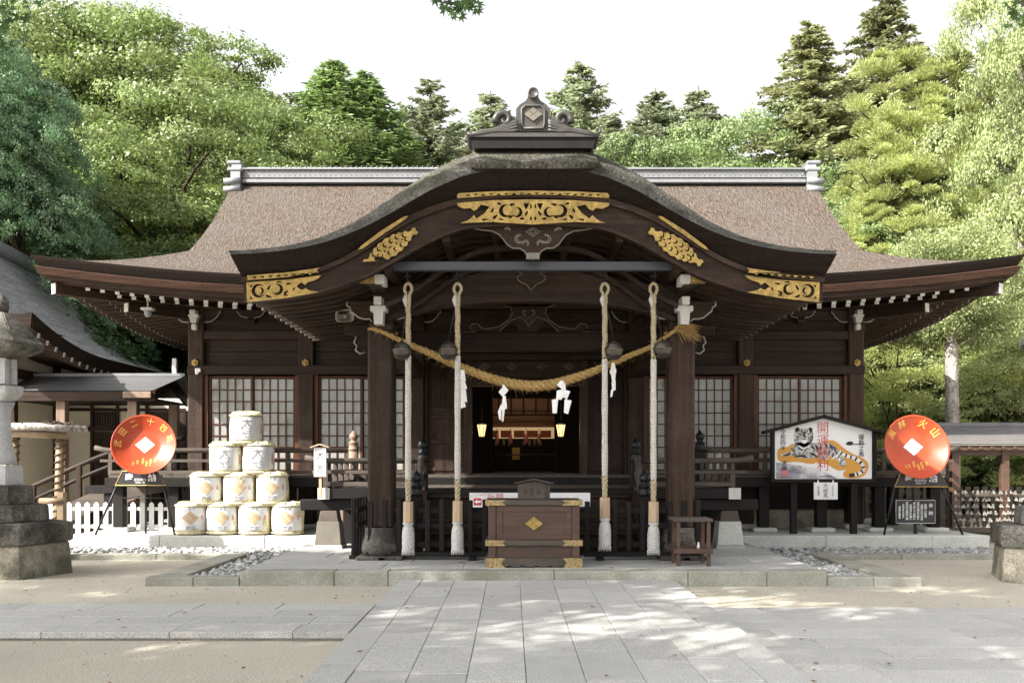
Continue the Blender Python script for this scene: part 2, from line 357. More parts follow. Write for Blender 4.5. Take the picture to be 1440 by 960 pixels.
b = MB(); b.box(PL+.02, PR-.02, 2, 12.84, -.05, PZ-.022, 0); b.box(-26, PL, 8.97, 10.73, -.05, PZ-.0225, 0); b.box(PR, 28, 2, 10.83, -.05, PZ-.072, 0)
tag(b.build('path_ground', M['joint']), kind='structure')
# raised terrace before the steps, with its stone kerb
KZ = .175
b = MB(); segs = [-3.8+AX, -2.3, -1.60, .55, 2.28, 3.3, 3.8+AX]
for x0, x1 in zip(segs, segs[1:]): b.box(x0+.003, x1-.003, 12.87, 13.2, -.05, KZ+rng.uniform(-.002, .002), .012)
tag(b.build('terrace_kerb', M['kerb']), kind='structure')
b = MB(); slabs(b, -3.8+AX, 3.8+AX, 13.205, 17.87, KZ, 'x', .78, 1.25, rng, .006)
tag(b.build('terrace_pavement', M['terrace']), kind='structure')
b = MB(); b.box(-3.78+AX, 3.78+AX, 12.9, 17.86, -.05, KZ-.02, 0); tag(b.build('terrace_ground', M['joint']), kind='structure')
# stone base under the hall
b = MB(); TZ = .26
x = -8.3+AX
while x < 8.3+AX-.05:
    x2 = min(x+rng.uniform(1.6, 2.4), 8.3+AX)
    b.box(x+.003, x2-.003, 17.875, 18.25, -.05, TZ+rng.uniform(-.002, .002), .015); x = x2
tag(b.build('base_kerb', M['found']), kind='structure')
b = MB(); slabs(b, -8.3+AX, 8.3+AX, 18.255, 29.5, TZ-.004, 'x', .9, 1.4, rng); tag(b.build('base_pavement', M['found']), kind='structure')
# gutters of pebbles with kerbs
b = MB()
for s in (-1, 1):
    def bx(u0, u1, y0, y1, z1): b.box(AX+s*u0, AX+s*u1, y0, y1, -.06, z1, .012)
    bx(4.62, 5.02, 13.14, 16.33, .085)
    bx(3.806, 4.4, 12.87, 13.135, .10); bx(4.406, 5.03, 12.87, 13.135, .098)
    u = 4.62
    while u < 8.0:
        bx(u, min(u+1.5, 8.35)-.005, 16.335, 16.6, .07+rng.uniform(-.002, .002)); u += 1.5
    bx(8.06, 8.35, 16.61, 17.87, .068)
tag(b.build('gutter_kerb', M['kerb']), kind='structure')
def pebbles():
    rnd = random.Random(5); base = bmesh.new(); bmesh.ops.create_icosphere(base, subdivisions=1, radius=1)
    bv = np.array([v.co[:] for v in base.verts]); bf = np.array([[v.index for v in f.verts] for f in base.faces]); base.free()
    V = []; Fc = []; k = 0
    areas = []
    for s in (-1, 1): areas += [(s*4.62, s*8.04, 16.62, 17.86, s), (s*3.82, s*4.60, 13.15, 17.86, s)]
    for x0, x1, y0, y1, s in areas:
        x0, x1 = min(x0, x1), max(x0, x1); n = int((x1-x0)*(y1-y0)*290)
        for i in range(n):
            r = rnd.uniform(.026, .055)*(1.15 if rnd.random() < .2 else 1); sc = np.array([rnd.uniform(.8, 1.3), rnd.uniform(.8, 1.3), rnd.uniform(.55, .85)])*r
            a = rnd.uniform(0, PI); p = bv*(1+.16*np.sin(bv[:, [1, 2, 0]]*3+rnd.uniform(0, 6)))*sc
            ca, sa = math.cos(a), math.sin(a)
            p = np.stack([p[:, 0]*ca-p[:, 1]*sa, p[:, 0]*sa+p[:, 1]*ca, p[:, 2]], 1)
            p += np.array([AX+rnd.uniform(x0+.04, x1-.04), rnd.uniform(y0+.04, y1-.04), rnd.uniform(.0, .055)])
            V.append(p); Fc.append(bf+k); k += len(bv)
    me = bpy.data.meshes.new('pebbles'); me.from_pydata(np.concatenate(V).tolist(), [], np.concatenate(Fc).tolist())
    me.polygons.foreach_set('use_smooth', [True]*len(me.polygons))
    tag(link('pebbles', me, M['gravel']), 'grey river pebbles filling the rain gutters round the hall', 'pebbles', kind='stuff')
pebbles()
# grit on the sand
b = MB(); rnd = random.Random(19)
for i in range(900):
    x, y = rnd.uniform(-8, 9), rnd.uniform(6.8, 16)
    if PL-.05 < x < PR+.05 or (x < PL and 8.9 < y < 10.8) or (x > PR and y < 10.9) or (abs(x-AX) < 5.1 and y > 12.8): continue
    r = rnd.uniform(.004, .013); b.lathe((x, y, -.008), [(r, 0), (r*.9, r*.7), (.001, r)], 5, rot=rnd.random()*6)
tag(b.build('grit', M['gravel']), 'small loose stones scattered over the packed sand', 'grit', kind='stuff')
# fallen leaves
b = MB(); rnd = random.Random(9)
for i in range(170):
    x, y = rnd.uniform(-7, 8), rnd.uniform(6.9, 13); z = PZ+.006 if PL < x < PR else (PZ+.006 if x < PL and 8.95 < y < 10.75 else .016)
    if rnd.random() < .25 and abs(x-AX) < 3.8: y = rnd.uniform(12.9, 14.2); z = KZ+.006
    r = rnd.uniform(.015, .035); a = rnd.uniform(0, 6)
    b.face([(x+math.cos(a+q)*r*l, y+math.sin(a+q)*r*l, z+rnd.uniform(0, .012)) for q, l in ((0, 1), (1.2, .6), (PI, 1.1), (4.4, .6))])
M['litter'] = mat('brown_fallen_leaves', (.16,.085,.035), .8, .5, (3,3,3), bump=0, island=.6)
tag(b.build('fallen_leaves', M['litter'], recalc=False), 'small brown leaves scattered over the paving and sand', 'fallen leaves', kind='stuff')
# ------------------------------------------------------------------ the shrine hall
HALL = thing('shrine_hall', 'dark timber shrine hall with brown bark roof and curved gilded porch gable', 'shrine hall', (AX, 20, 0))
HX, HYY, YC = 8.9, 5.75, 23.55                # half sizes of the main roof, centre depth
ROOF0 = 4.88
def lift(x, y):
    cx = max(0, (abs(x)-2.5)/6.4); cy = max(0, (abs(y-YC)-1.5)/4.25)
    return .42*cx**2.1*cy**1.4
def prof(v): return ROOF0 + 3.30*(max(v, 0)/5.75)**1.36
# roof surface (local x about AX)
GX = 6.75; GU = HX-GX
b = MB()
def roofgrid(front):
    rows = []
    for i in range(33):
        v = 5.75*i/32; xm = (HX-v) if v < GU else GX + .12*(v-GU)/(5.75-GU)
        y = YC-front*(5.75-v)
        rows.append([(AX+xm*(j/24-1), y, prof(v)+lift(xm*(j/24-1), y)) for j in range(49)])
    b.grid(rows, flip=front < 0)
roofgrid(1); roofgrid(-1)
for s in (-1, 1):
    rows = []
    for i in range(13):
        u = GU*i/12; hy = 5.75-u
        rows.append([(AX+s*(HX-u), YC+hy*(j/20-1), prof(u)+lift(s*(HX-u), YC+hy*(j/20-1))) for j in range(41)])
    b.grid(rows, flip=s > 0)
ROOF = b.build('roof', M['bark_roof'], HALL, weld=True)
b = MB()                                       # gable ends: verge thickness and closing wall
for s in (-1, 1):
    e = []
    for i in range(-18, 19):
        v = 5.75-abs(i)/18*(5.75-GU); y = YC+(i/18)*(5.75-GU); xm = GX+.12*(v-GU)/(5.75-GU)
        e.append((xm, y, prof(v)))
    b.grid([[(AX+s*(x-.002), y, z-.004) for x, y, z in e], [(AX+s*(x-.10), y, z-.36) for x, y, z in e]], flip=s > 0)
    b.grid([[(AX+s*(x-.10), y, z-.36) for x, y, z in e], [(AX+s*(x-.55), y, z-.30) for x, y, z in e]], flip=s > 0)
b.build('verge', M['eave_black'], ROOF)
b = MB()
for s in (-1, 1):
    pl = [(YC+(i/18)*(5.75-GU), prof(5.75-abs(i)/18*(5.75-GU))-.32) for i in range(-18, 19)]
    b.prism([(YC-3.5, prof(GU)-.6)]+pl+[(YC+3.5, prof(GU)-.6)], AX+s*(GX-.55), AX+s*(GX-.6), 'x')
b.build('gable_wall', M['black_wood'], HALL)
# eaves: fascia layers right round
per = []
N = 40
for i in range(N): per.append((-1+2*i/N, -1))
for i in range(N): per.append((1, -1+2*i/N))
for i in range(N): per.append((1-2*i/N, 1))
for i in range(N): per.append((-1, 1-2*i/N))
per.append(per[0])
def eave_pt(p, o, d):
    x0, y0 = p[0]*HX, YC+p[1]*HYY
    return (AX+p[0]*(HX-o), YC+p[1]*(HYY-o), ROOF0+lift(x0, y0)-d)
def eave_strip(name, prof_od, m):
    b = MB(); b.grid([[eave_pt(p, o, d) for p in per] for o, d in prof_od], smooth=False)
    return b.build(name, m, ROOF, recalc=False)
eave_strip('eave_bark', [(0, 0), (.02, .05), (.10, .19)], M['eave_black'])  # near-black puts the undercut layer's shadow into its colour
eave_strip('eave_brown_layer', [(.10, .19), (.04, .205), (.10, .325), (.20, .335)], M['eave_brown'])
eave_strip('eave_board', [(.20, .335), (.21, .42), (.33, .425), (.34, .47), (.52, .475)], M['woodX'])
# soffit boards
def soffit_pt(p, o):
    x0, y0 = p[0]*HX, YC+p[1]*HYY; k = min(1, max(0, (o-.4)/2.0))
    return (AX+p[0]*(HX-o), YC+p[1]*(HYY-o), ROOF0+lift(x0, y0)*(1-.75*k)-.40+.33*k)
b = MB(); b.grid([[soffit_pt(p, o) for p in per] for o in (.36, 1.0, 1.7, 2.4, 3.0)], smooth=False); b.build('soffit', M['woodY'], ROOF, recalc=False)
def slope_at(x, o, drop):                      # point of a front rafter at inset o
    p = (x/HX, -1); q = soffit_pt(p, o); return Vector((AX+x, q[1], q[2]-drop))
pro = None; MR = {}
rafters = []
for row, (o0, o1, drop, off) in enumerate(((.42, 1.6, .075, 0), (.86, 2.45, .155, .135))):
    for s in (-1, 1):
        for k in range(18):
            x = s*(3.72+.27*k+off)
            if abs(x) > HX-o0-.25: continue
            q = slope_at(x*HX/(HX-o0), o0, drop); 
            p0 = Vector((AX+x, q.y, q.z)); q1 = slope_at(x*HX/(HX-o1), o1, drop); p1 = Vector((AX+x, q1.y, q1.z))
            if abs(x) > HX-o1: p1 = p0.lerp(p1, max(.15, (HX-abs(x)-o0)/(o1-o0)))
            b = MB(); b.bar(p0, p1, .085, .10, .004); r = b.build('rafter', M['woodY'], ROOF)
            d = (p1-p0).normalized(); b = MB(); b.bar(p0-d*.012, p0-d*.001, .082, .097, .003); b.build('rafter_end', M['white'], r)
b = MB(); c2 = MB()
for s in (-1, 1):                              # rafters of the side and rear eaves
    for k in range(44):
        y = YC-HYY+.3+.26*k
        if y > YC+HYY-.3: continue
        for o0, o1, drop, off in ((.42, 1.6, .075, 0), (.86, 2.45, .155, .13)):
            f = ((y+off)-YC)/HYY
            if abs((y+off)-YC) > HYY-o0-.2: continue
            q0 = soffit_pt((s, f*HYY/(HYY-o0)), o0); q1 = soffit_pt((s, f*HYY/(HYY-o0)), o1)
            p0 = Vector((q0[0], y+off, q0[2]-drop)); p1 = Vector((q1[0], y+off, q1[2]-drop))
            lim = HYY-abs(y+off-YC)
            if lim < o1: p1 = p0.lerp(p1, max(.1, (lim-o0)/(o1-o0)))
            b.bar(p0, p1, .085, .10, .004); d = (p1-p0).normalized(); c2.bar(p0-d*.012, p0-d*.001, .082, .097, .003)
tag(b.build('rafter', M['woodY'], ROOF), 'rows of rafters under the two side eaves', kind='stuff')
tag(c2.build('rafter_end', M['white_trim'], ROOF), 'pale ends of the side eave rafters', kind='stuff')
for s in (-1, 1):                              # corner hip rafters with white ends
    for o0, o1, dr, hh in ((.30, 2.6, .17, .2), (1.25, 3.2, .36, .2)):
        p0 = Vector(soffit_pt((s, -1), o0))-Vector((0,0,dr)); p1 = Vector(soffit_pt((s, -1), o1))-Vector((0,0,dr+.05))
        b = MB(); b.bar(p0, p1, .17, hh); r = b.build('hip_rafter', M['woodY'], ROOF)
        d = (p1-p0).normalized(); b = MB(); b.bar(p0-d*.02, p0-d*.002, .166, hh-.006); b.build('rafter_end', M['white'], r)
# tiled ridge
RZ = prof(5.75)
b = MB(); L_ = 6.6
b.box(AX-L_, AX+L_, YC-.26, YC+.26, RZ-.07, RZ+.01, .01); RID = b.build('roof_ridge', M['tile'], HALL)
b = MB(); b.box(AX-L_, AX+L_, YC-.21, YC+.21, RZ+.012, RZ+.235, .005); b.build('ridge_core', M['tile_dark'], RID)
b = MB(); b.box(AX-L_-.02, AX+L_+.02, YC-.24, YC+.24, RZ+.055, RZ+.075, .004); b.box(AX-L_-.03, AX+L_+.03, YC-.27, YC+.27, RZ+.235, RZ+.27, .008)
b.tube([(AX-L_-.04, YC, RZ+.285), (AX+L_+.04, YC, RZ+.285)], .075, 12)
x = AX-L_+.1
while x < AX+L_-.05:                           # interlocked scallop tiles between the bands
    for zz, dx in ((.115, 0), (.158, .06), (.20, 0)):
        b.lathe((x+dx, YC-.205, RZ+zz), [(.046, -.012), (.046, .012)], 8, M=Matrix.Rotation(PI/2, 3, 'X'))
    if int(x*100) % 2: b.box(x+.02, x+.05, YC-.11, YC+.11, RZ+.345, RZ+.365, .006)
    x += .12
b.build('ridge_tile', M['tile'], RID)
for s in (-1, 1):
    b = MB(); X0 = AX+s*(L_+.02)
    b.prism([(YC-.40, RZ-.42), (YC-.34, RZ+.16), (YC-.22, RZ+.40), (YC+.22, RZ+.40), (YC+.34, RZ+.16), (YC+.40, RZ-.42), (YC+.3, RZ-.42), (YC, RZ+.02), (YC-.3, RZ-.42)], X0, X0+s*.22, 'x')
    b.box(X0-s*.04, X0+s*.30, YC-.36, YC+.36, RZ+.18, RZ+.26, .02); b.box(X0+s*.0, X0+s*.34, YC-.27, YC+.27, RZ+.36, RZ+.45, .03)
    for zz in (-.05, -.24):
        b.tube([(X0-s*.02, YC-.36, RZ+zz), (X0+s*.36, YC-.40, RZ+zz-.03)], .07, 10)
    b.build('ridge_end_tile', M['tile'], RID)
# ---------------------------------------------------- porch gable (karahafu): profiles traced at 13 m, given their real depth
def sm(pts, n=121):                            # smooth half profile, px about axis 747 -> (u, z) at distance Y
    p = np.array(sorted(pts)); x = np.linspace(p[0, 0], p[-1, 0], 241); y = np.interp(x, p[:, 0], p[:, 1])
    k = np.hanning(19); k /= k.sum(); e = 9
    yp = np.concatenate([2*y[0]-y[e:0:-1], y, 2*y[-1]-y[-2:-e-2:-1]]); ys_ = np.convolve(yp, k, 'valid')
    return x, ys_
def half(pts, Y, n=70, mir0=True):
    pts2 = list(pts)+[(2*747-x, y) for x, y in pts if x < 747]
    x, y = sm(pts2); m = x <= 747.01
    xs_ = np.linspace(x[0], 747, n); yy = np.interp(xs_, x, y)
    L = [((a-747)*Y/F, ZZ(c, Y)) for a, c in zip(xs_, yy)]
    return L + [(-u, z) for u, z in L[-2::-1]]
CT = [(747,203),(700,206),(650,219),(600,243),(550,277),(500,311),(450,334),(400,347),(350,354),(320,355)]
CG = [(747,236),(700,237),(650,246),(600,268),(550,298),(500,324),(450,342),(400,352),(345,357),(320,357)]
CB = [(747,270),(690,272),(640,281),(600,293),(570,306),(535,328),(503,351),(475,367),(447,378),(400,386),(339,391)]
CU = [(747,316),(690,318),(650,321),(615,334),(580,352),(540,375),(510,391),(450,411),(400,419),(341,425)]
T_ = half(CT, 13.55); G_ = half(CG, 13.0); B_ = half(CB, 13.3); U_ = half(CU, 13.3)
def P3(c, y, dz=0, k=1): return [(AX+u*k, y, z+dz) for u, z in c]
b = MB()
b.grid([P3(G_, 13.0), P3(G_, 13.06, .025), [(AX+(u+t)/2, 13.25, (z+tz)/2+.03) for (u, z), (t, tz) in zip(G_, T_)], P3(T_, 13.55), P3(T_, 13.9, .03), P3(T_, 15.5, .05), P3(T_, 17.8, .06), P3(T_, 20.5, .06)])
# thickened cap under the ridge ornament
PORCH = b.build('porch_roof', M['moss_roof'], HALL, recalc=False)
b = MB()
cap = [(x, y) for x, y in T_ if abs(x) < .98]
lo_ = [(-1.05, ZZ(230, 13.1)), (-.88, ZZ(236, 13.1)), (.88, ZZ(236, 13.1)), (1.05, ZZ(230, 13.1))]
bb_ = [(-.92, ZZ(222, 13.1)), (.92, ZZ(222, 13.1))]
for y0, y1, dz, k in ((12.93, 13.5, .0, 1), ):
    V = [[(AX-.86, 13.06, ZZ(229, 13.06)), (AX-.70, 12.95, ZZ(228, 12.95)), (AX+.70, 12.95, ZZ(228, 12.95)), (AX+.86, 13.06, ZZ(229, 13.06))],
         [(AX-.80, 13.06, ZZ(236, 13.06)), (AX-.68, 12.96, ZZ(236.5, 12.96)), (AX+.68, 12.96, ZZ(236.5, 12.96)), (AX+.80, 13.06, ZZ(236, 13.06))]]
    top = [(AX-.80, 13.5, ZZ(209, 13.5)), (AX-.62, 13.5, ZZ(205, 13.5)), (AX+.62, 13.5, ZZ(205, 13.5)), (AX+.80, 13.5, ZZ(209, 13.5))]
    b.grid([top, V[0], V[1], [(x, 13.3, z) for x, y, z in V[1]]], smooth=False)
b.build('roof_cap', M['moss_roof'], PORCH)
b = MB()                                        # layered dark eave edge under the bark
nG = len(G_)
Bk = [(t, tz) for t, tz in B_]
mid = [(u*.985+.0, z) for u, z in G_]
rows = [P3(G_, 13.0)] + [[(AX+g[0]*(1-k)+bq[0]*k, 13.0+.27*k, g[1]*(1-k)+bq[1]*k) for g, bq in zip(G_, B_)] for k in (.2, .4, .6, .8, 1)]
b.grid(rows, smooth=False)
sides = []
for s in (0, -1):                               # side eaves running back
    g, q = G_[s], B_[s]
    b.grid([[(AX+g[0], 13.0, g[1]), (AX+(g[0]+q[0])/2, 13.135, (g[1]+q[1])/2), (AX+q[0], 13.27, q[1])], [(AX+g[0], 18.6, g[1]+.06), (AX+(g[0]+q[0])/2, 18.6, (g[1]+q[1])/2+.03), (AX+q[0], 18.6, q[1])]], smooth=False)
b.build('eave_bark', M['eave_black'], PORCH, recalc=False)
def slab_between(A, Bc, y0, y1, name, m, par):   # curved board between two profiles
    b = MB(); a0, a1 = P3(A, y0), P3(A, y1); c0, c1 = P3(Bc, y0), P3(Bc, y1)
    b.grid([a1, a0, c0, c1, a1], smooth=False)
    for s in (0, -1): b.face([a0[s], a1[s], c1[s], c0[s]])
    return b.build(name, m, par)
def between(k): return [(a[0]*(1-k)+c[0]*k, a[1]*(1-k)+c[1]*k) for a, c in zip(B_, U_)]
BARGE = slab_between(B_, U_, 13.29, 13.42, 'barge_board', M['woodX'], PORCH)
slab_between(between(.0), between(.20), 13.225, 13.288, 'barge_moulding', M['woodX'], BARGE)
slab_between(between(.93), between(1.03), 13.262, 13.288, 'barge_rim', M['woodX'], BARGE)
# soffit and its ribs
Uo = [(u, z+.17) for u, z in U_]
b = MB(); b.grid([P3(Uo, 13.43), P3(Uo, 15.6), P3(Uo, 18.6)]); b.build('soffit', M['woodY'], PORCH, recalc=False)
for k in range(13):
    y = 13.62+.36*k
    slab_between([(u, z+.165) for u, z in U_], [(u, z+.045) for u, z in U_], y, y+.10, 'soffit_rib', M['woodX'], PORCH)
    e = U_[0], U_[-1]
    for q, s in ((U_[0], -1), (U_[-1], 1)):
        b = MB(); b.box(AX+q[0]+s*.002, AX+q[0]+s*.012, y+.004, y+.096, q[1]+.05, q[1]+.16, .002); b.build('rib_end', M['outline'], PORCH)
for k in range(5):                              # purlins running back under the ribs
    for s in (-1, 1):
        if k < 2: continue
        i = [8, 20, 34, 48, 60][k]; u, z = U_[i]
        b = MB(); b.box(AX-s*u-.05, AX-s*u+.05, 13.43, 18.4, z-.06, z+.05); b.build('purlin', M['woodY'], PORCH)
# ------------------------------------------------------------------ gilded openwork
def plate(loops, Y, th, name, m, par, ax=747):
    me = curve_mesh([[(x, -y) for x, y in lp] for lp in loops], th)
    return link(name, mapv(me, lambda u, v, w: ((u-ax)*13.25/F+AX if ax is not None else XX(u, 13.25), Y-w, ZZ(-v, 13.25))), m, par)
def arc(cx, cy, r, a0, a1, n=10): return [(cx+r*math.cos(R(a0+(a1-a0)*i/n)), cy-r*math.sin(R(a0+(a1-a0)*i/n))) for i in range(n+1)]
def crescent(cx, cy, r, a0, a1, th, off=(0,0)):
    o = arc(cx, cy, r, a0, a1, 12); i = []
    for k in range(13):
        f = k/12; rr = r-th*math.sin(PI*f)-.15; a = R(a0+(a1-a0)*f); i.append((cx+rr*math.cos(a), cy-rr*math.sin(a)))
    return o+i[::-1]
def mir(lp, ax=747): return [(2*ax-x, y) for x, y in lp][::-1]
def tri(*p): return list(p)
def drop(x, y, l, wd, a):
    c, s = math.cos(R(a)), math.sin(R(a)); pts = []
    for i in range(14):
        f = 2*PI*i/14; u = l/2*math.cos(f); v = wd/2*math.sin(f)*(1-.55*math.cos(f)); pts.append((x+u*c-v*s, y-u*s-v*c))
    return pts
# centre plate
ol = [(747,282),(690,283),(640,287),(641,291),(650,295),(659,294),(664,298),(669,295),(674,289),(686,292),(679,301),(672,306),(668,309),(664,304),(659,309),(654,312),(645,315),(690,313.5),(747,317)]
outer = ol+[(2*747-x, y) for x, y in ol[-2:0:-1]]
holes = []
for lp in (crescent(708,298,7.5,60,330,4.5), crescent(725,300,6,-150,110,3.5), drop(716,306,7,3,20), drop(694,306,7,3,40), drop(690,297,6,2.4,70), drop(700,288,6,2.5,-20), drop(718,289,7,2.6,15),
           tri((734,288),(741,288),(737,296)), drop(738,301,7,2.4,60), drop(732,309,6,2.5,-10), drop(744,308,5,2.2,90), drop(680,310,8,2,10), drop(744,291,6,1.8,90), drop(703,310,6,2,-15)):
    holes += [lp, mir(lp)]
def grow(lp, k=1.22):
    cx = sum(p[0] for p in lp)/len(lp); cy = sum(p[1] for p in lp)/len(lp); return [(cx+(x-cx)*k, cy+(y-cy)*k) for x, y in lp]
holes = [grow(h) for h in holes]
GC = plate([outer]+holes, 13.205, .02, 'gilded_plate', M['gold'], BARGE)
strip = [(640,277),(641,280.5),(690,277),(747,275),(804,277),(853,280.5),(854,277),(851,273.5),(804,271),(747,270),(690,271),(643,273.5)]
hs_ = []
for i in range(18):
    x = 656+i*10.7; y0 = 272.6+abs(x-747)*.022
    hs_.append(tri((x-4,y0),(x,y0+2.6),(x+4,y0)) if i % 2 else tri((x-4,y0+2.8),(x+4,y0+2.8),(x,y0)))
plate([strip]+hs_, 13.195, .02, 'gilded_strip', M['gold'], BARGE)
def both(loops, Y, name):
    plate(loops, Y, .02, name, M['gold'], BARGE); plate([mir(lp) for lp in loops], Y, .02, name, M['gold'], BARGE)
# corner plates with a notched tail
oc = [(344,397),(400,393.5),(449,387),(446,391),(438,395),(430,397),(427,401),(421,397),(414,403),(422,408),(427,405),(432,408),(446,411),(400,419),(345,425)]
hc = [crescent(361,409,8,40,340,4), crescent(364,409,4,-120,120,2.4), crescent(388,407,6.5,-160,120,3.6), drop(376,404,7,2.5,60), drop(376,417,8,2.5,-20), drop(400,411,7,2.5,35), drop(404,399,7,2.2,10), drop(400,415,6,2,0), drop(351,402,4,2,45), drop(351,419,4,2,-45), drop(390,396.5,7,1.8,5), drop(411,406,5,2,60)]
both([oc]+[grow(h) for h in hc], 13.25, 'gilded_plate')
os_ = [(347,388.5),(400,384.5),(448,378),(444,381.5),(447,384),(400,391),(347,395)]
hh2 = [tri((353+i*11,390.5-i*.75),(358+i*11,393-i*.75),(361+i*11,389.6-i*.75)) for i in range(8)]
both([os_]+hh2, 13.195, 'gilded_strip')
# lozenge plates on the shoulders
def lozenge():
    cx, cy, a = 546.5, 347.5, R(33); pts = []
    def tr(u, v): return (cx+u*math.cos(a)+v*math.sin(a), cy-u*math.sin(a)+v*math.cos(a))
    o = [(-43,0),(-44,-4),(-40,-5.5),(-37,-3),(-33,-4),(-29,-8),(-25,-7),(-21,-11),(-16,-10),(-12,-13.5),(-6,-12),(0,-14.5),(6,-12),(12,-13.5),(16,-10),(21,-11),(25,-7),(29,-8),(33,-4),(37,-3),(40,-5.5),(44,-4),(43,0)]
    o = o+[(u, -v) for u, v in o[-2:0:-1]]
    hl = []
    for u in (-25,-15,-5,5,15,25):
        for s in (-1, 1):
            h = 3.2 if abs(u) > 20 else 6.2
            hl.append([tr(q[0], q[1]) for q in crescent(u, s*h, 3.4, 40*s, 300*s, 2.3)])
    for u in (-20,-10,0,10,20): hl.append([tr(q[0], q[1]) for q in drop(u, 0, 5, 1.8, 90 if u % 20 else 0)])
    return [[tr(u, v) for u, v in o]]+hl
both(lozenge(), 13.248, 'gilded_plate')
both([[(501,353),(506,347),(535,325),(566,306),(572,305),(569,309),(538,330),(508,351)]], 13.2, 'gilded_strip')
# hanging carved board under the gable's crown
og = [(657,318),(664,322),(676,324.5),(690,326),(700,331),(706,338),(711,345),(719,350),(728,350),(735,354),(739,361),(747,366)]
outer = [(747,317)]+[(660,317.5)]+og+[(2*747-x, y) for x, y in og[-2::-1]]+[(834,317.5)]
def outline(pts, Y, r, m, par, name='carved_edge', ax=747, D=None):
    D = D or Y; b = MB(); b.tube([((x-ax)*D/F+AX, Y, ZZ(y, D)) for x, y in pts], r, 5)
    return b.build(name, m, par)
me = curve_mesh([[(x, -y) for x, y in outer]], .07)
GEG = link('hanging_carving', mapv(me, lambda u, v, w: ((u-747)*13.4/F+AX, 13.40-w, ZZ(-v, 13.4))), M['woodX'], PORCH)
for lp in (og, [(2*747-x, y) for x, y in og], crescent(728,337,6,60,330,3), mir(crescent(728,337,6,60,330,3)), crescent(711,326,5,0,150,2), mir(crescent(711,326,5,0,150,2)), crescent(737,343,4,-60,200,2), mir(crescent(737,343,4,-60,200,2)),
           [(747,321),(757,327),(747,333),(737,327),(747,321)], [(747,324),(752,327),(747,330),(742,327),(747,324)]):
    outline(lp, 13.355, .010, M['outline'], GEG, D=13.4)
b = MB(); b.box(AX-.09, AX+.09, 13.31, 13.36, ZZ(366, 13.4), ZZ(357, 13.4)); b.build('white_block', M['outline'], GEG)
# ------------------------------------------------------------------ ridge ornament on the porch
OD = 13.45
OD_ = OD-.29
def opx(pts): return [((x-747)*OD_/F+AX, ZZ(y, OD_)) for x, y in pts]
b = MB(); b.prism(opx([(657,191),(664,208),(830,208),(837,191)]), OD-.28, OD+1.6); ONI = b.build('ridge_base', M['black_wood'], PORCH)
b = MB(); b.prism(opx([(653,189),(655,193),(839,193),(841,189),(800,187.5),(694,187.5)]), OD-.31, OD+.25)
b.prism(opx([(723,184),(723,152),(728,146),(736,141),(741,134),(753,134),(758,141),(766,146),(771,152),(771,184)]), OD-.26, OD+.2)
ORN = b.build('ridge_ornament', M['copper_grey'], PORCH)
b = MB(); b.tube([(AX, OD-.30, ZZ(131.5, OD_)), (AX, OD+1.5, ZZ(131.5, OD_))], .072, 18); b.lathe((AX, OD-.30, ZZ(131.5, OD_)), [(.072, 0), (.072, .02), (.055, .02), (.05, .008), (.001, .008)], 18, M=Matrix.Rotation(PI/2, 3, 'X')); b.build('round_ridge_tile', M['copper_grey'], ORN)
b = MB()
for s in (-1, 1):
    # waves: stacked flowing ridges and a spiral curl
    for k in range(5):
        pts = []
        for i in range(15):
            f = i/14; x = 654+3*k+(726-654-3*k)*f; y = 189-(25-1.5*k)*f**1.15*(.25+.19*k) + 1.0*math.sin(f*9+k)
            pts.append((AX+s*(747-x)*OD_/F, OD-.30, ZZ(y, OD_)))
        b.tube(pts, [.028*(1-.3*i/14) for i in range(15)], 7)
    sp = [(AX+s*(747-(706+(13-.85*i)*math.cos(R(200-28*i))))*OD_/F, OD-.30, ZZ(169-(13-.85*i)*math.sin(R(200-28*i)), OD_)) for i in range(15)]
    b.tube(sp, [.050*(1-.045*i) for i in range(15)], 8); b.cyl((AX+s*(747-706)*OD_/F, OD-.28, ZZ(169, OD_)), (AX+s*(747-706)*OD_/F, OD-.1, ZZ(169, OD_)), .115, None, 20)
    b.tube([(AX+s*(747-x)*OD_/F, OD-.28, ZZ(y, OD_)) for x, y in ((656,188),(652,184),(654,180),(658,181))], .022, 7)
    b.prism(opx([(747+s*a, c) for a, c in ((22,186),(22,164),(34,160),(48,170),(56,178),(80,186))]), OD-.25, OD+.15)
fr = [(733,180),(731,174),(731,153),(736,148),(758,148),(763,153),(763,174),(761,180),(733,180)]
b.tube([(x, OD-.275, z) for x, z in opx(fr)], .018, 6)
b.build('wave_scroll', M['copper_grey'], ORN)
b = MB(); b.prism(opx(fr[:-1]), OD-.268, OD-.24); b.build('crest_panel', M['copper_grey'], ORN)
def diamonds(cx, cz, w, h, gap=.06):           # four-diamond crest: (u, v) loops
    L = []
    for dx, dz in ((-1,0),(1,0),(0,1),(0,-1)):
        x, z = cx+dx*w/4, cz+dz*h/4; a, c = w/4*(1-gap), h/4*(1-gap); L.append([(x-a, z), (x, z+c), (x+a, z), (x, z-c)])
    return L
b = MB()
for lp in diamonds(AX, ZZ(161, OD_), 26*OD_/F, 20*OD_/F): b.prism(lp, OD-.30, OD-.26)
b.build('crest', M['copper_pale'], ORN)
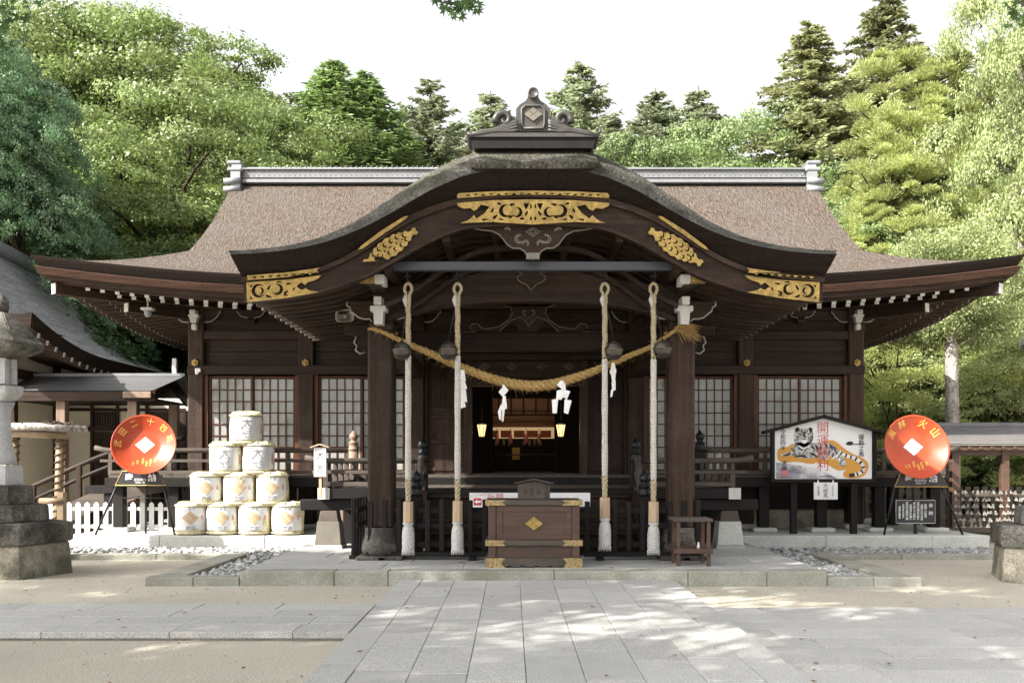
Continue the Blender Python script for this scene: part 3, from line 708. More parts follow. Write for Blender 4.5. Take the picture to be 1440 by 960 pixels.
# ------------------------------------------------------------------ pillars, walls and screens of the hall
WY = 20.0
PXS = [-6.59, -4.39, -2.19, 2.19, 4.39, 6.59]
for x in PXS:
    b = MB(); b.box(AX+x-.155, AX+x+.155, WY-.155, WY+.155, TZ+.09, 4.78, .025); p = b.build('pillar', M['woodV'], HALL)
    b = MB(); b.box(AX+x-.24, AX+x+.24, WY-.24, WY+.24, TZ-.01, TZ+.088, .03); b.build('base_stone', M['found'], p)
    b = MB(); c = Vector((AX+x, WY-.178, ZZ(511, WY)))
    for k in range(6):
        a = R(60*k+30); b.lathe((c.x+.045*math.cos(a), c.y, c.z+.045*math.sin(a)), [(.034, 0), (.028, .012), (.001, .016)], 8, M=Matrix.Rotation(PI/2, 3, 'X'))
    b.lathe(c, [(.03, 0), (.026, .02), (.001, .03)], 10, M=Matrix.Rotation(PI/2, 3, 'X')); b.build('gilded_boss', M['gold'], p)
bays = [(a+.157, c-.157) for a, c in zip(PXS, PXS[1:])]
def hbeam(z0, z1, y0, y1, name='beam', m='woodX', x0=-6.9, x1=6.9):
    b = MB(); b.box(AX+x0, AX+x1, y0, y1, z0, z1, .008); return b.build(name, M[m], HALL)
hbeam(ZZ(527, WY), ZZ(514.5, WY), WY-.175, WY+.1, x0=-6.75, x1=-2.2); hbeam(ZZ(527, WY), ZZ(514.5, WY), WY-.175, WY+.1, x0=2.2, x1=6.75)
hbeam(ZZ(478, WY), ZZ(466, WY), WY-.12, WY+.1, x0=-6.75, x1=6.75)
hbeam(4.62, 4.80, WY-.16, WY+.16, x0=-7.2, x1=7.2)
for bi, (x0, x1) in enumerate(bays):
    if bi == 2: continue
    b = MB(); z0 = ZZ(514.5, WY)+.003
    for k in range(2): b.box(AX+x0+.004, AX+x1-.004, WY-.02+.004*k, WY+.03, z0+k*.285, z0+(k+1)*.285-.006, .004)
    for k in range(2): b.box(AX+x0+.004, AX+x1-.004, WY-.02+.004*k, WY+.03, ZZ(466, WY)+.003+k*.21, ZZ(466, WY)+(k+1)*.21-.003, .004)
    b.build('wall_boards', M['woodX'], HALL)
ptree = M['paper'].node_tree; pb = [n for n in ptree.nodes if n.type == 'BSDF_PRINCIPLED'][0]
pb.inputs['Coat Weight'].default_value = 1.0; pb.inputs['Coat Roughness'].default_value = .03; pb.inputs['Coat IOR'].default_value = 1.6
def shoji(x0, x1, y):
    z0, z1 = 1.36, ZZ(528, WY)-.01; t_ = .045
    b = MB(); b.box(x0, x0+t_, y-.02, y+.02, z0, z1); b.box(x1-t_, x1, y-.02, y+.02, z0, z1)
    b.box(x0+t_, x1-t_, y-.018, y+.018, z0, z0+.06); b.box(x0+t_, x1-t_, y-.018, y+.018, z1-.05, z1)
    S = b.build('shoji_screen', M['red_wood'], HALL)
    b = MB(); n = 5; w_ = (x1-x0-2*t_)/n
    for k in range(1, n): b.box(x0+t_+k*w_-.011, x0+t_+k*w_+.011, y-.012, y+.008, z0+.06, z1-.05, .002)
    for k in range(1, 8): zz = z0+.06+(z1-z0-.11)*k/8; b.box(x0+t_, x1-t_, y-.015, y+.006, zz-.011, zz+.011, .002)
    b.build('lattice', M['red_wood'], S)
    rj = random.Random(int(x0*100)); b = MB()
    for k in range(n):                          # each pane sits a hair out of true
        for q in range(8):
            h_ = (z1-z0-.11)/8; e = [rj.uniform(-.0022, .0022) for _ in range(4)]
            X0, X1 = x0+t_+k*w_+.011, x0+t_+(k+1)*w_-.011; Z0 = z0+.06+q*h_+.011; Z1 = z0+.06+(q+1)*h_-.011
            b.face([(X0, y+.007+e[0], Z0), (X1, y+.007+e[1], Z0), (X1, y+.007+e[2], Z1), (X0, y+.007+e[3], Z1)])
    b.build('paper_panes', M['paper'], S)
for bi, (x0, x1) in enumerate(bays):
    if bi == 2: continue
    x0 += AX; x1 += AX
    for e0, e1 in ((x0+.002, x0+.075), (x1-.075, x1-.002)): b = MB(); b.box(e0, e1, WY-.10, WY+.06, 1.345, ZZ(527, WY)-.003); b.build('door_jamb', M['red_wood'], HALL)
    mx_ = (x0+x1)/2; shoji(x0+.077, mx_+.02, WY-.03); shoji(mx_-.02, x1-.077, WY+.015)
# middle bay: boarded leaves, lintels and the open doorway
for s in (-1, 1):
    for x0_, x1_ in ((1.08, 1.24), (1.97, 2.03)): b = MB(); b.box(AX+s*x0_, AX+s*x1_, WY-.08, WY+.08, 1.33, 3.62); b.build('door_post', M['woodV'], HALL)
for s in (-1, 1):
    b = MB(); x0, x1 = sorted((AX+s*1.242, AX+s*1.968)); b.box(x0, x1, WY-.005, WY+.03, 1.33, 3.6)
    for zz in (1.40, 1.95, 2.45, 2.60, 3.5): b.box(x0, x1, WY-.03, WY-.006, zz, zz+.07)
    k = x0+.05
    while k < x1-.03: b.box(k, k+.025, WY-.025, WY-.006, 2.68, 3.48, .002); k += .06
    b.build('door_leaf', M['woodV'], HALL)
    b = MB(); x0, x1 = sorted((AX+s*2.032, AX+s*2.1)); b.box(x0, x1, WY-.03, WY+.03, 1.33, 3.6); b.build('wall_boards', M['woodV'], HALL)
hbeam(3.10, 3.24, WY-.1, WY+.08, x0=-1.08, x1=1.08); hbeam(3.62, 3.74, WY-.13, WY+.1, x0=-2.03, x1=2.03); hbeam(3.75, 4.02, WY-.05, WY+.05, 'wall_boards', x0=-2.03, x1=2.03); hbeam(4.2, 4.62, WY-.05, WY+.05, 'wall_boards', x0=-2.03, x1=2.03)
TR = hbeam(3.25, 3.60, WY-.04, WY+.02, 'transom', x0=-1.08, x1=1.08)
b = MB()
for px in (683, 721, 763, 801):
    c = (AX+(px-741)*WY/F, ZZ(515.5, WY))
    for k in (1, .45):
        pts = [(c[0]-.10*k, WY-.05, c[1]), (c[0], WY-.05, c[1]+.07*k), (c[0]+.10*k, WY-.05, c[1]), (c[0], WY-.05, c[1]-.07*k), (c[0]-.10*k, WY-.05, c[1])]
        b.tube(pts, .007, 5)
b.build('crest_outline', M['outline'], TR)
# carved bracket arms over the pillars
def bracket(x, y, z, k, par, nose=True, m='woodX'):
    pr = [(.07,0),(.13,.0),(.17,.05),(.26,.05),(.33,.07),(.40,.13),(.44,.16),(.46,.22),(.50,.24),(.50,.30)]
    poly = [(x+a*k, z+c*k) for a, c in pr]+[(x-a*k, z+c*k) for a, c in pr[::-1]]
    b = MB(); b.prism(poly, y-.07*k, y+.07*k); b.box(x-.17*k, x+.17*k, y-.15*k, y+.15*k, z-.17*k, z-.003, .02)
    A = b.build('bracket_arm', M[m], par)
    for s in (-1, 1): b = MB(); b.tube([(x+s*a*k, y-.072*k, z+c*k) for a, c in pr[1:]], .009*k+.003, 5); b.build('carved_edge', M['white_trim'], A)
    if nose:
        b = MB(); q = y-.16*k; x_, z_, k_ = x, z, k; k = .62*k
        b.prism([(x-.09*k, z+.02*k), (x+.09*k, z+.02*k), (x+.13*k, z+.20*k), (x+.17*k, z+.22*k), (x+.17*k, z+.29*k), (x-.17*k, z+.29*k), (x-.17*k, z+.22*k), (x-.13*k, z+.20*k)], q-.22*k, q+.1*k)
        b.box(x-.10*k, x+.10*k, q-.32*k, q+.1*k, z+.295*k, z+.44*k, .012); b.box(x-.09*k, x+.09*k, q-.16*k, q+.05*k, z-.22*k, z-.01*k, .02)
        b.build('nose_block', M['white'], A)
for x in PXS: bracket(AX+x, WY-.02, 4.33, .95, HALL, nose=abs(x) > 3)
for x in (-5.49, -3.3, 3.3, 5.49): bracket(AX+x, WY-.1, 4.44, .55, HALL, nose=False)
# hall floor, inner rooms
b = MB(); b.box(AX-6.7, AX+6.7, WY+.09, 29, 1.20, 1.31, .004); b.build('hall_floor', M['woodX'], HALL)
b = MB(); b.box(AX-2.03, AX+2.03, WY-.16, WY+.088, 1.18, 1.325, .01); b.build('door_sill', M['woodX'], HALL)
b = MB(); b.box(AX-1.07, AX+1.07, WY-.14, WY+1.6, 1.327, 1.345, .004); b.box(AX-1.075, AX+1.075, WY-.165, WY-.142, 1.19, 1.345, .003); b.build('blue_carpet', M['blue'], HALL)
b = MB()
b.box(AX-6.6, AX-6.5, WY+.16, 29, TZ, 4.7); b.box(AX+6.5, AX+6.6, WY+.16, 29, TZ, 4.7); b.box(AX-6.6, AX+6.6, 29.002, 29.1, TZ, 4.7); b.box(AX-6.6, AX+6.6, WY+.1, 29, 4.701, 4.78)
b.build('inner_wall', M['black_wood'], HALL)
b = MB()
for s in (-1, 1): b.box(AX+s*.74, AX+s*.84, 23.9, 24.05, 1.31, 4.0); b.box(AX+s*.842, AX+s*4, 23.95, 24.0, 1.31, 4.69)
b.box(AX-.739, AX+.739, 23.9, 24.05, 3.15, 3.3); b.box(AX-4, AX+4, 23.96, 24.01, 3.31, 4.69)
b.build('inner_frame', M['black_wood'], HALL)
b = MB()
for k in range(-3, 4): b.box(AX+k*.30-.02, AX+k*.30+.02, 24.2, 24.24, 2.75, 3.14, .003)
b.box(AX-1.0, AX+1.0, 24.2, 24.24, 2.70, 2.745, .003); b.build('transom_lattice', M['red_wood'], HALL)
# inner sanctuary, lit by its hidden lamp and a glowing back wall
ID = 27.8
M['inner_brown'] = mat('inner_brown_wood', (.30,.15,.085), .5, .2, (1,5,5))
def ip(x0, x1, y0, y1, d, th, m, name, par=None): 
    b = MB(); b.box(XX(x0, d), XX(x1, d), d, d+th, ZZ(y1, d), ZZ(y0, d), .004); return b.build(name, M[m], par or HALL)
IW = ip(680, 790, 560, 600, 28.5, .05, 'inner_brown', 'sanctuary_wall'); ip(692, 778, 575.5, 577, 28.3, .03, 'outline', 'sanctuary_rail', IW); ip(692, 778, 589, 590.5, 28.3, .03, 'outline', 'sanctuary_rail', IW)
ip(680, 790, 600.5, 625, 28.6, .05, 'glow', 'glowing_back_wall', IW)  # emission stands in for lamplight falling on this wall
b = MB()
for k in range(5): b.box(XX(684+k*18.5+1.6, 28.2), XX(684+(k+1)*18.5-1.6, 28.2), 28.2, 28.23, ZZ(615, 28.2), ZZ(605, 28.2), .003)
b.build('red_blind', M['lacq_red'], IW)
ALT = thing('altar', 'dark altar table with gold brocade cloth in the lit inner hall', 'altar', (AX, 27, 1.31))
b = MB(); b.box(AX-1.0, AX+1.0, 26.8, 27.6, 1.95, 2.02); 
for s in (-1, 1): b.box(AX+s*.9, AX+s*.98, 26.9, 27.0, 1.31, 1.95); b.box(AX+s*.9, AX+s*.98, 27.4, 27.5, 1.31, 1.95)
b.box(AX-1.0, AX+1.0, 27.3, 27.6, 2.02, 2.22); b.build('table', M['black_wood'], ALT)
b = MB(); b.box(XX(720, 26.75), XX(731, 26.75), 26.76, 26.79, ZZ(646, 26.75), ZZ(629, 26.75), .003); b.build('cloth', M['brocade'], ALT)
b = MB()
for k, px in enumerate((697, 708, 716, 737, 745, 752, 760)):
    b.lathe((XX(px, 26.95), 26.95, 2.02), [(.05, 0), (.06, .02), (.03, .05), (.05, .10), (.02, .12+.03*(k % 3)), (.001, .13+.03*(k % 3))], 10)
b.build('offering_vessel', M['outline'], ALT)
for k, px in enumerate((699, 718, 740, 758)):
    b = MB(); c = Vector((XX(px, 27.2), 27.2, ZZ(602, 27.2))); b.tube([c, c-Vector((0,0,.14))], .012, 6); b.lathe(c-Vector((0,0,.42)), [(.05, 0), (.055, .02), (.045, .22), (.02, .28), (.001, .285)], 8)
    tag(b.build('hanging_tassel', M['pink_ink']), ['pink tassel hanging over the altar, leftmost of four', 'pink tassel hanging over the altar, second from left', 'pink tassel hanging over the altar, third from left', 'pink tassel hanging over the altar, rightmost of four'][k], 'tassel', 'tassels over the altar')
RAIL = thing('inner_rail', 'thin pale rail on dark posts across the inner hall', 'rail', (AX, 24.6, 1.31))
b = MB(); b.tube([(AX-1.0, 24.6, ZZ(639, 24.6)), (AX+1.0, 24.6, ZZ(639, 24.6))], .014, 8); b.build('bar', M['outline'], RAIL)
b = MB()
for px in (706, 761): b = MB(); b.box(XX(px, 24.6)-.015, XX(px, 24.6)+.015, 24.585, 24.615, 1.31, ZZ(639, 24.6)-.015); b.build('rail_post', M['black_wood'], RAIL)
for i, px in enumerate((677.5, 788.5)):
    c = at(px, 605, 21.6); T = thing('door_lantern', 'glowing tapered lantern hanging %s the open doorway' % ('left inside' if i == 0 else 'right inside'), 'lantern', (c.x, c.y, c.z-.14), 'lanterns in the doorway')
    b = MB(); b.lathe((c.x, c.y, c.z), [(.05, -.13), (.06, -.12), (.10, .12), (.09, .125)], 6, smooth=False); b.build('lantern_shade', M['lamp'], T)
    b = MB()
    for k in range(6):
        a = 2*PI*k/6; b.tube([(c.x+.053*math.cos(a), c.y+.053*math.sin(a), c.z-.135), (c.x+.104*math.cos(a), c.y+.104*math.sin(a), c.z+.13)], .006, 5)
    b.lathe((c.x, c.y, c.z+.13), [(.12, 0), (.125, .02), (.03, .08), (.015, .5), (.001, .5)], 6, smooth=False); b.build('lantern_frame', M['black_wood'], T)
    pl = bpy.data.lights.new('lantern_bulb', 'POINT'); pl.energy = 2.5; pl.color = (1, .62, .3); pl.shadow_soft_size = .12; po = bpy.data.objects.new('lantern_bulb', pl); COL.objects.link(po); po.location = (c.x, c.y-.2, c.z)
pl = bpy.data.lights.new('altar_bulb', 'POINT'); pl.energy = 9; pl.color = (1, .66, .36); pl.shadow_soft_size = .3; po = bpy.data.objects.new('altar_bulb', pl); COL.objects.link(po); po.location = (AX, 26.3, 3.4)
# ------------------------------------------------------------------ veranda, deck, stairs, railings
VZ, DZ = 1.335, 1.155
b = MB(); rng = random.Random(2)
for s in (-1, 1):
    x = 0 if s > 0 else 0
k = -7.9
while k < 7.9-.02:                              # boards run front to back
    b.box(AX+k+.002, AX+min(k+.24, 7.9)-.002, 18.8, WY-.165, VZ-.05, VZ+rng.uniform(-.002, .002), .004); k += .24
for s in (-1, 1):
    k = WY-.16
    while k < 28.5: b.box(AX+s*6.76, AX+s*7.9, k, k+.236, VZ-.05, VZ, .004); k += .24
VER = b.build('veranda', M['grey_wood'], HALL)
b = MB(); b.box(AX-7.95, AX+7.95, 18.74, 18.86, VZ-.22, VZ-.052, .01)
for s in (-1, 1): b.box(AX+s*7.84, AX+s*7.96, 18.87, 28.5, VZ-.22, VZ-.052, .01)
b.build('edge_beam', M['black_wood'], VER)
for s in (-1, 1):
    for x in (4.5, 5.6, 6.7, 7.75):
        b = MB(); b.box(AX+s*x-.10, AX+s*x+.10, 18.87, 19.07, TZ+.085, VZ-.055, .012); p = b.build('veranda_post', M['black_wood'], VER)
        b = MB(); b.box(AX+s*x-.23, AX+s*x+.23, 18.76, 19.2, TZ-.01, TZ+.082, .03); b.build('base_stone', M['found'], p)
    for y in (21, 23, 25, 27):
        b = MB(); b.box(AX+s*7.75-.1, AX+s*7.75+.1, y-.1, y+.1, TZ, VZ-.055, .012); b.build('veranda_post', M['black_wood'], VER)
b = MB(); b.box(AX-6.7, AX+6.7, WY+.17, WY+.3, TZ-.01, .62, .02); b.build('foundation', M['wornbase'], HALL)
b = MB(); b.box(AX-6.7, AX+6.7, WY+.2, WY+.26, .622, 1.19, .004); b.build('underfloor_boards', M['black_wood'], HALL)
b = MB(); k = -3.3
while k < 3.3-.02: b.box(AX+k+.002, AX+min(k+.22, 3.3)-.002, 16.33, 18.735, DZ-.05, DZ+rng.uniform(-.002, .002), .004); k += .22
DECK = b.build('front_deck', M['grey_wood'], HALL)
b = MB(); b.box(AX-3.42, AX+3.42, 16.18, 16.325, DZ-.17, DZ+.003, .01)
for s in (-1, 1): b.box(AX+s*3.28, AX+s*3.42, 16.33, 18.73, DZ-.17, DZ-.052, .01); b.box(AX+s*2.0, AX+s*3.75, 16.30, 16.46, DZ-.36, DZ-.18, .012)
b.build('edge_beam', M['black_wood'], DECK)
b = MB()
for s in (-1, 1):
    b = MB(); b.hexa([(AX+s*3.24, 16.165, DZ-.175), (AX+s*3.437, 16.165, DZ-.175), (AX+s*3.437, 16.33, DZ-.175), (AX+s*3.424, 16.178, DZ-.175), (AX+s*3.24, 16.165, DZ+.01), (AX+s*3.437, 16.165, DZ+.01), (AX+s*3.437, 16.33, DZ+.01), (AX+s*3.424, 16.178, DZ+.01)]); b.build('beam_cap', M['white'], DECK)
for s in (-1, 1):
    b = MB(); x = AX+s*3.28
    def sq(h, z): return [(x-h, 16.42-h, z), (x+h, 16.42-h, z), (x+h, 16.42+h, z), (x-h, 16.42+h, z)]
    b.hexa(sq(.17, KZ+.40)+sq(.135, DZ-.365), .01); P_ = b.build('deck_post', M['grey_wood'], DECK)
    b = MB(); b.hexa(sq(.215, KZ+.06)+sq(.178, KZ+.44), .006); b.build('metal_shoe', M['copper_pale' if s < 0 else 'found'], P_)
    b = MB(); b.hexa(sq(.245, KZ-.01)+sq(.235, KZ+.058), .01); b.build('base_stone', M['terrace'], P_)
    for yy in (17.6,):
        b = MB(); b.box(x-.1, x+.1, yy-.1, yy+.1, KZ, DZ-.055); b.build('deck_post', M['pink_wood' if s < 0 else 'black_wood'], DECK)  # left post's sunlight is put into the paler wood colour
b = MB(); b.box(AX-3.2, AX+3.2, 17.2, 17.26, KZ, DZ-.18, .004); b.build('underfloor_boards', M['black_wood'], DECK)
ST = None; b = MB()
for i in range(5):
    z = KZ+(i+1)*(DZ-KZ)/5.5; y = 14.95+i*.25
    b.box(AX-1.62, AX+1.62, y, y+.30, z-.06, z, .008); b.box(AX-1.60, AX+1.60, y+.06, y+.09, z-.19, z-.062, .003)
for s in (-1, 1): b.prism([(14.9, KZ), (15.15, KZ), (16.17, DZ-.3), (16.17, DZ-.02), (16.0, DZ-.02), (14.9, KZ+.22)], AX+s*1.63, AX+s*1.72, 'x')
ST = b.build('front_stairs', M['woodX'], HALL)
def giboshi(x, y, z0, z1, r, m, mc, par, name='newel_post'):
    b = MB(); b.box(x-r, x+r, y-r, y+r, z0, z1, .015) if m != 'pink_wood' else b.lathe((x, y, z0), [(r, 0), (r, z1-z0)], 16); p = b.build(name, M[m], par)
    b = MB(); k = r
    b.lathe((x, y, z1+.001), [(k*1.12, 0), (k*1.12, .035), (k*.95, .05), (k*.98, .13), (k*1.05, .135), (k*1.05, .155), (k*.62, .165), (k*.6, .20), (k*.86, .225), (k*.92, .26), (k*.75, .31), (k*.35, .345), (k*.12, .375), (.001, .38)], 18)
    b.build('onion_cap', M[mc], p); return p
for s in (-1, 1):
    giboshi(AX+s*1.74, 16.25, DZ, 1.60, .088, 'black_wood', 'iron', DECK); giboshi(AX+s*1.72, 15.02, KZ, 1.08, .088, 'black_wood', 'iron', ST)
    giboshi(AX+s*3.28, 18.85, DZ, 1.80, .092, 'pink_wood' if s < 0 else 'black_wood', 'pink_wood' if s < 0 else 'iron', VER)  # left newel and cap coloured paler to carry the sunlight on them
    b = MB(); x = AX+s*1.74                      # stair rails
    for dz, r in ((.0, .05),):
        b.tube([(x, 15.1, 1.0), (x, 15.25, 1.03), (x, 15.6, 1.2), (x, 15.9, 1.5), (x, 16.05, 1.62), (x, 16.18, 1.63)], r, 10)
    b.bar((x, 15.1, .75), (x, 16.2, 1.42), .07, .06); b.bar((x, 15.1, .45), (x, 16.2, 1.15), .09, .09); b.box(x-.03, x+.03, 15.6, 15.66, .8, 1.22)
    b.build('stair_rail', M['grey_wood'], ST)
def rail_run(p0, p1, zb, hs, par, m, out0=0, out1=0, n=3):
    p0 = Vector(p0); p1 = Vector(p1); d = (p1-p0).normalized(); b = MB()
    a = p0-d*out0; c = p1+d*out1; zt = zb+hs[2]
    pts = []
    if out0: pts += [a+Vector((0,0,zt+.055)), a+d*.15+Vector((0,0,zt+.018))]
    pts += [p0+Vector((0,0,zt)), p1+Vector((0,0,zt))]
    if out1: pts += [c-d*.15+Vector((0,0,zt+.018)), c+Vector((0,0,zt+.055))]
    b.tube(pts, .048, 10)
    b.bar(a+d*out0*.35+Vector((0,0,zb+hs[1])), c-d*out1*.35+Vector((0,0,zb+hs[1])), .07, .055); b.bar(p0+Vector((0,0,zb+hs[0])), p1+Vector((0,0,zb+hs[0])), .10, .07)
    for i in range(n+1):
        q = p0.lerp(p1, i/n); h = .04
        b.box(q.x-h, q.x+h, q.y-h, q.y+h, zb+.002, zb+hs[1]-.03, .005)
        b.box(q.x-h*.8, q.x+h*.8, q.y-h*.8, q.y+h*.8, zb+hs[1]+.03, zb+hs[2]-.04, .005)
    return b.build('railing', M[m], par)
for s in (-1, 1):
    g = 'grey_wood'
    rail_run((AX+s*3.32, 16.27, 0), (AX+s*1.83, 16.27, 0), DZ, (.07, .265, .45), DECK, 'grey_wood', out0=.34, n=2)
    rail_run((AX+s*3.29, 16.36, 0), (AX+s*3.29, 18.75, 0), DZ, (.07, .265, .45), DECK, 'grey_wood', n=4)
    rail_run((AX+s*3.39, 18.86, 0), (AX+s*7.88, 18.86, 0), VZ, (.05, .27, .465), VER, g, out1=.3, n=4)
    rail_run((AX+s*7.87, 18.95, 0), (AX+s*7.87, 28.3, 0), VZ, (.05, .27, .465), VER, 'grey_wood', n=8)
# ------------------------------------------------------------------ porch pillars, beams, carvings
PY = 14.6
for s in (-1, 1):
    x = AX+s*2.185
    b = MB(); b.box(x-.188, x+.188, PY-.188, PY+.188, .62, 3.52, .035); p = b.build('porch_pillar', M['woodV'], HALL)
    b = MB(); b.lathe((x, PY, KZ+.06), [(.27, 0), (.30, .06), (.295, .14), (.26, .25), (.245, .34), (.25, .40)], 20, rot=R(45)); b.box(x-.34, x+.34, PY-.34, PY+.34, KZ-.01, KZ+.058, .02); b.build('base_stone', M['dark_stone'], p)
    bracket(x, PY-.02, 3.62, 1.0, HALL, nose=False, m='woodX')
    b = MB(); q = 14.2
    def qx(a): return x+a*q/F
    b.prism([(qx(-6), ZZ(456, q)), (qx(6), ZZ(456, q)), (qx(7), ZZ(438, q)), (qx(11.5), ZZ(437, q)), (qx(11.5), ZZ(430, q)), (qx(-11.5), ZZ(430, q)), (qx(-11.5), ZZ(437, q)), (qx(-7), ZZ(438, q))], q-.02, q+.2)
    b.box(qx(-5.5), qx(5.5), q-.10, q+.2, ZZ(429.5, q), ZZ(418, q)); b.build('nose_block', M['white'], p)
    q = 13.62
    xw = (747-531.5)*q/F
    b = MB(); b.box(AX+s*xw-.07, AX+s*xw+.07, q, q+.35, ZZ(398, q), ZZ(385.5, q)); b.build('beam_end', M['white'], p)
    b = MB(); a0, a1 = (747-523.5)*q/F, (747-503.5)*q/F
    b.prism([(AX+s*a0, ZZ(398, q)), (AX+s*a0, ZZ(383, q)), (AX+s*a1, ZZ(396, q)), (AX+s*a1, ZZ(398, q))], q+.004, q+.06); b.build('gilded_cap', M['gold'], p)
    b = MB(); b.box(x-.10, x+.10, 13.72, 18.2, ZZ(400, 13.7), ZZ(385, 13.7), .01); b.build('tie_beam', M['woodY'], HALL)
    b = MB(); b.box(x-.13, x+.13, PY+.20, WY-.16, 3.25, 3.52, .015); b.build('tie_beam', M['woodY'], HALL)
def dp(pts, D): return [((x-747)*D/F+AX, ZZ(y, D)) for x, y in pts]
b = MB(); h_ = [(535,447),(560,447),(585,441),(620,432),(680,427),(747,425)]; t_ = [(535,402),(600,400),(640,393),(690,383),(747,381)]
poly = h_+[(2*747-x, y) for x, y in h_[-2::-1]]+[(2*747-x, y) for x, y in t_]+t_[-2::-1]
b.prism(dp(poly, PY), PY-.10, PY+.16); RB = b.build('rainbow_beam', M['woodX'], HALL)
b = MB()
for s in (-1, 1): b = MB(); b.tube([(AX+s*(747-x)*PY/F, PY-.105, ZZ(y, PY)) for x, y in ((590,436),(610,430),(628,427),(634,431),(630,434),(626,432))], .012, 5); b.build('carved_edge', M['woodY'], RB)
sp_ = [(729,380),(729,385),(735,388),(728,391),(728,396),(733,400),(739,402),(743,406),(747,411)]
sp2 = sp_+[(2*747-x, y) for x, y in sp_[-2::-1]]
b = MB(); b.prism(dp(sp2, PY), PY-.16, PY-.105); SC = b.build('carved_shield', M['woodX'], RB)
outline(sp2, PY-.165, .008, M['outline'], SC, D=PY)
KD = 16.6
b = MB(); b.box(AX-2.32, AX+2.32, KD-.1, KD+.12, ZZ(493, KD), ZZ(468, KD), .012); LB = b.build('lintel_beam', M['woodX'], HALL)
b = MB(); b.box(AX-2.32, AX+2.32, KD-.06, KD+.1, ZZ(432, KD), ZZ(421, KD), .01); b.build('lintel_beam', M['woodX'], HALL)
kl = [(640,468),(672,467),(664,462),(668,456),(676,456),(680,462),(688,463),(705,460),(718,451),(724,441),(722,433),(712,430),(703,424),(708,422),(724,428),(747,428)]
kr = [(2*747-x, y) for x, y in kl[-2::-1]]
me = curve_mesh([[(x, -y) for x, y in kl+kr]]+[[(x, -y) for x, y in lp] for lp in ([(707,466),(716,456),(724,453),(730,458),(733,466)], [(2*747-x, y) for x, y in [(707,466),(716,456),(724,453),(730,458),(733,466)]][::-1])], .08)
KM = link('frog_leg_strut', mapv(me, lambda u, v, w: ((u-747)*KD/F+AX, KD-.02-w, ZZ(-v, KD))), M['woodX'], HALL)
for lp in (kl, [(2*747-x, y) for x, y in kl], crescent(742,441,4,60,300,2), mir(crescent(742,441,4,60,300,2)), [(747,446),(752,451),(747,457),(742,451),(747,446)], [(705,467),(722,451),(736,446),(747,460),(758,446),(772,451),(789,467)]):
    outline(lp, KD-.068, .0085, M['outline'], KM, D=KD)
b = MB(); b.box(AX-2.12, AX+2.12, 13.6, 13.72, ZZ(380, 13.6), ZZ(367.5, 13.6), .006)
b.build('hanging_beam', M['bluegrey'], HALL)
for k, z in enumerate((356, 347)):              # inner arches beneath the gable
    c = [(x*.80, zz-.18-.14*k) for x, zz in U_ if abs(x) < 2.6]
    slab_between([(x, z_+.07) for x, z_ in c], c, 14.0+.35*k, 14.1+.35*k, 'arched_beam', M['woodX'], PORCH)
for s in (-1, 1):                               # carved edge on the outer side of the porch pillars
    c = [(985,477),(988,486),(984,490),(986,496),(980,501),(974,499)]
    poly = [(AX+s*(x-747)*16.0/F, ZZ(y, 16.0)) for x, y in [(955,474)]+c+[(955,503)]]
    b = MB(); b.prism(poly, 15.62, 15.74); W = b.build('carved_wing', M['woodX'], HALL)
    b = MB(); b.tube([(AX+s*(x-747)*16.0/F, 15.61, ZZ(y, 16.0)) for x, y in c], .014, 5); b.build('carved_edge', M['white_trim'], W)
    b = MB(); b.box(AX+s*2.1, AX+s*2.9, 15.6, 15.76, ZZ(474, 16), ZZ(462, 16), .01); b.build('tie_beam', M['woodX'], HALL)
# ------------------------------------------------------------------ offertory box
OB = 13.3; bx0, bx1 = XX(683, OB), XX(819, OB); bc = (bx0+bx1)/2; hw = (bx1-bx0)/2
T = thing('offertory_box', 'brown wooden offertory box with gilded corners and a gold four-diamond crest', 'offertory box', (bc, OB+.4, KZ))
zt = ZZ(703, OB); b = MB()
for s in (-1, 1): b.box(bc+s*(hw-.035), bc+s*(hw-.135), OB+.03, OB+.13, KZ+.13, zt-.07, .006); b.box(bc+s*(hw-.035), bc+s*(hw-.135), OB+.70, OB+.80, KZ+.13, zt-.07, .006)
b.build('corner_post', M['box_wood'], T)
b = MB(); b.box(bc-hw+.137, bc+hw-.137, OB+.06, OB+.78, KZ+.13, zt-.07, .004)
for s in (-1, 1): b.box(bc+s*(hw-.05), bc+s*(hw-.12), OB+.135, OB+.695, KZ+.13, zt-.07, .003)
b.box(bc-hw+.14, bc+hw-.14, OB+.045, OB+.058, zt-.155, zt-.073, .003); b.box(bc-hw+.14, bc+hw-.14, OB+.045, OB+.058, ZZ(759, OB)+.003, ZZ(751, OB), .003)
for s in (-1, 1): b.box(bc+s*(hw-.14), bc+s*(hw-.225), OB+.045, OB+.058, ZZ(751, OB)+.002, zt-.157, .003)
P_ = b.build('front_panel', M['box_wood'], T)
b = MB()
for lp in diamonds(bc, ZZ(736, OB), 26*OB/F, 19.5*OB/F, .05): b.prism(lp, OB+.035, OB+.059)
b.build('crest', M['gold'], P_)
def band(z0, z1, name, over=0, cut=False):
    b = MB(); b.box(bc-hw-over+.003, bc+hw+over-.003, OB+.003, OB+.83, z0, z1, .006); m = b.build(name, M['box_wood' if not cut else 'grey_wood'], T)
    L_ = .27
    for s in (-1, 1):
        b = MB(); x = bc+s*(hw+over); zc = (z0+z1)/2
        b.prism([(x, z0-.002), (x, z1+.002), (x-s*L_, z1+.002), (x-s*(L_-.05), zc), (x-s*L_, z0-.002)], OB-.004, OB+.012)
        b.box(x-s*.006, x+s*.006, OB+.013, OB+.25, z0-.002, z1+.002, .001); b.build('gilded_corner', M['gold_fleck'], m)
    return m
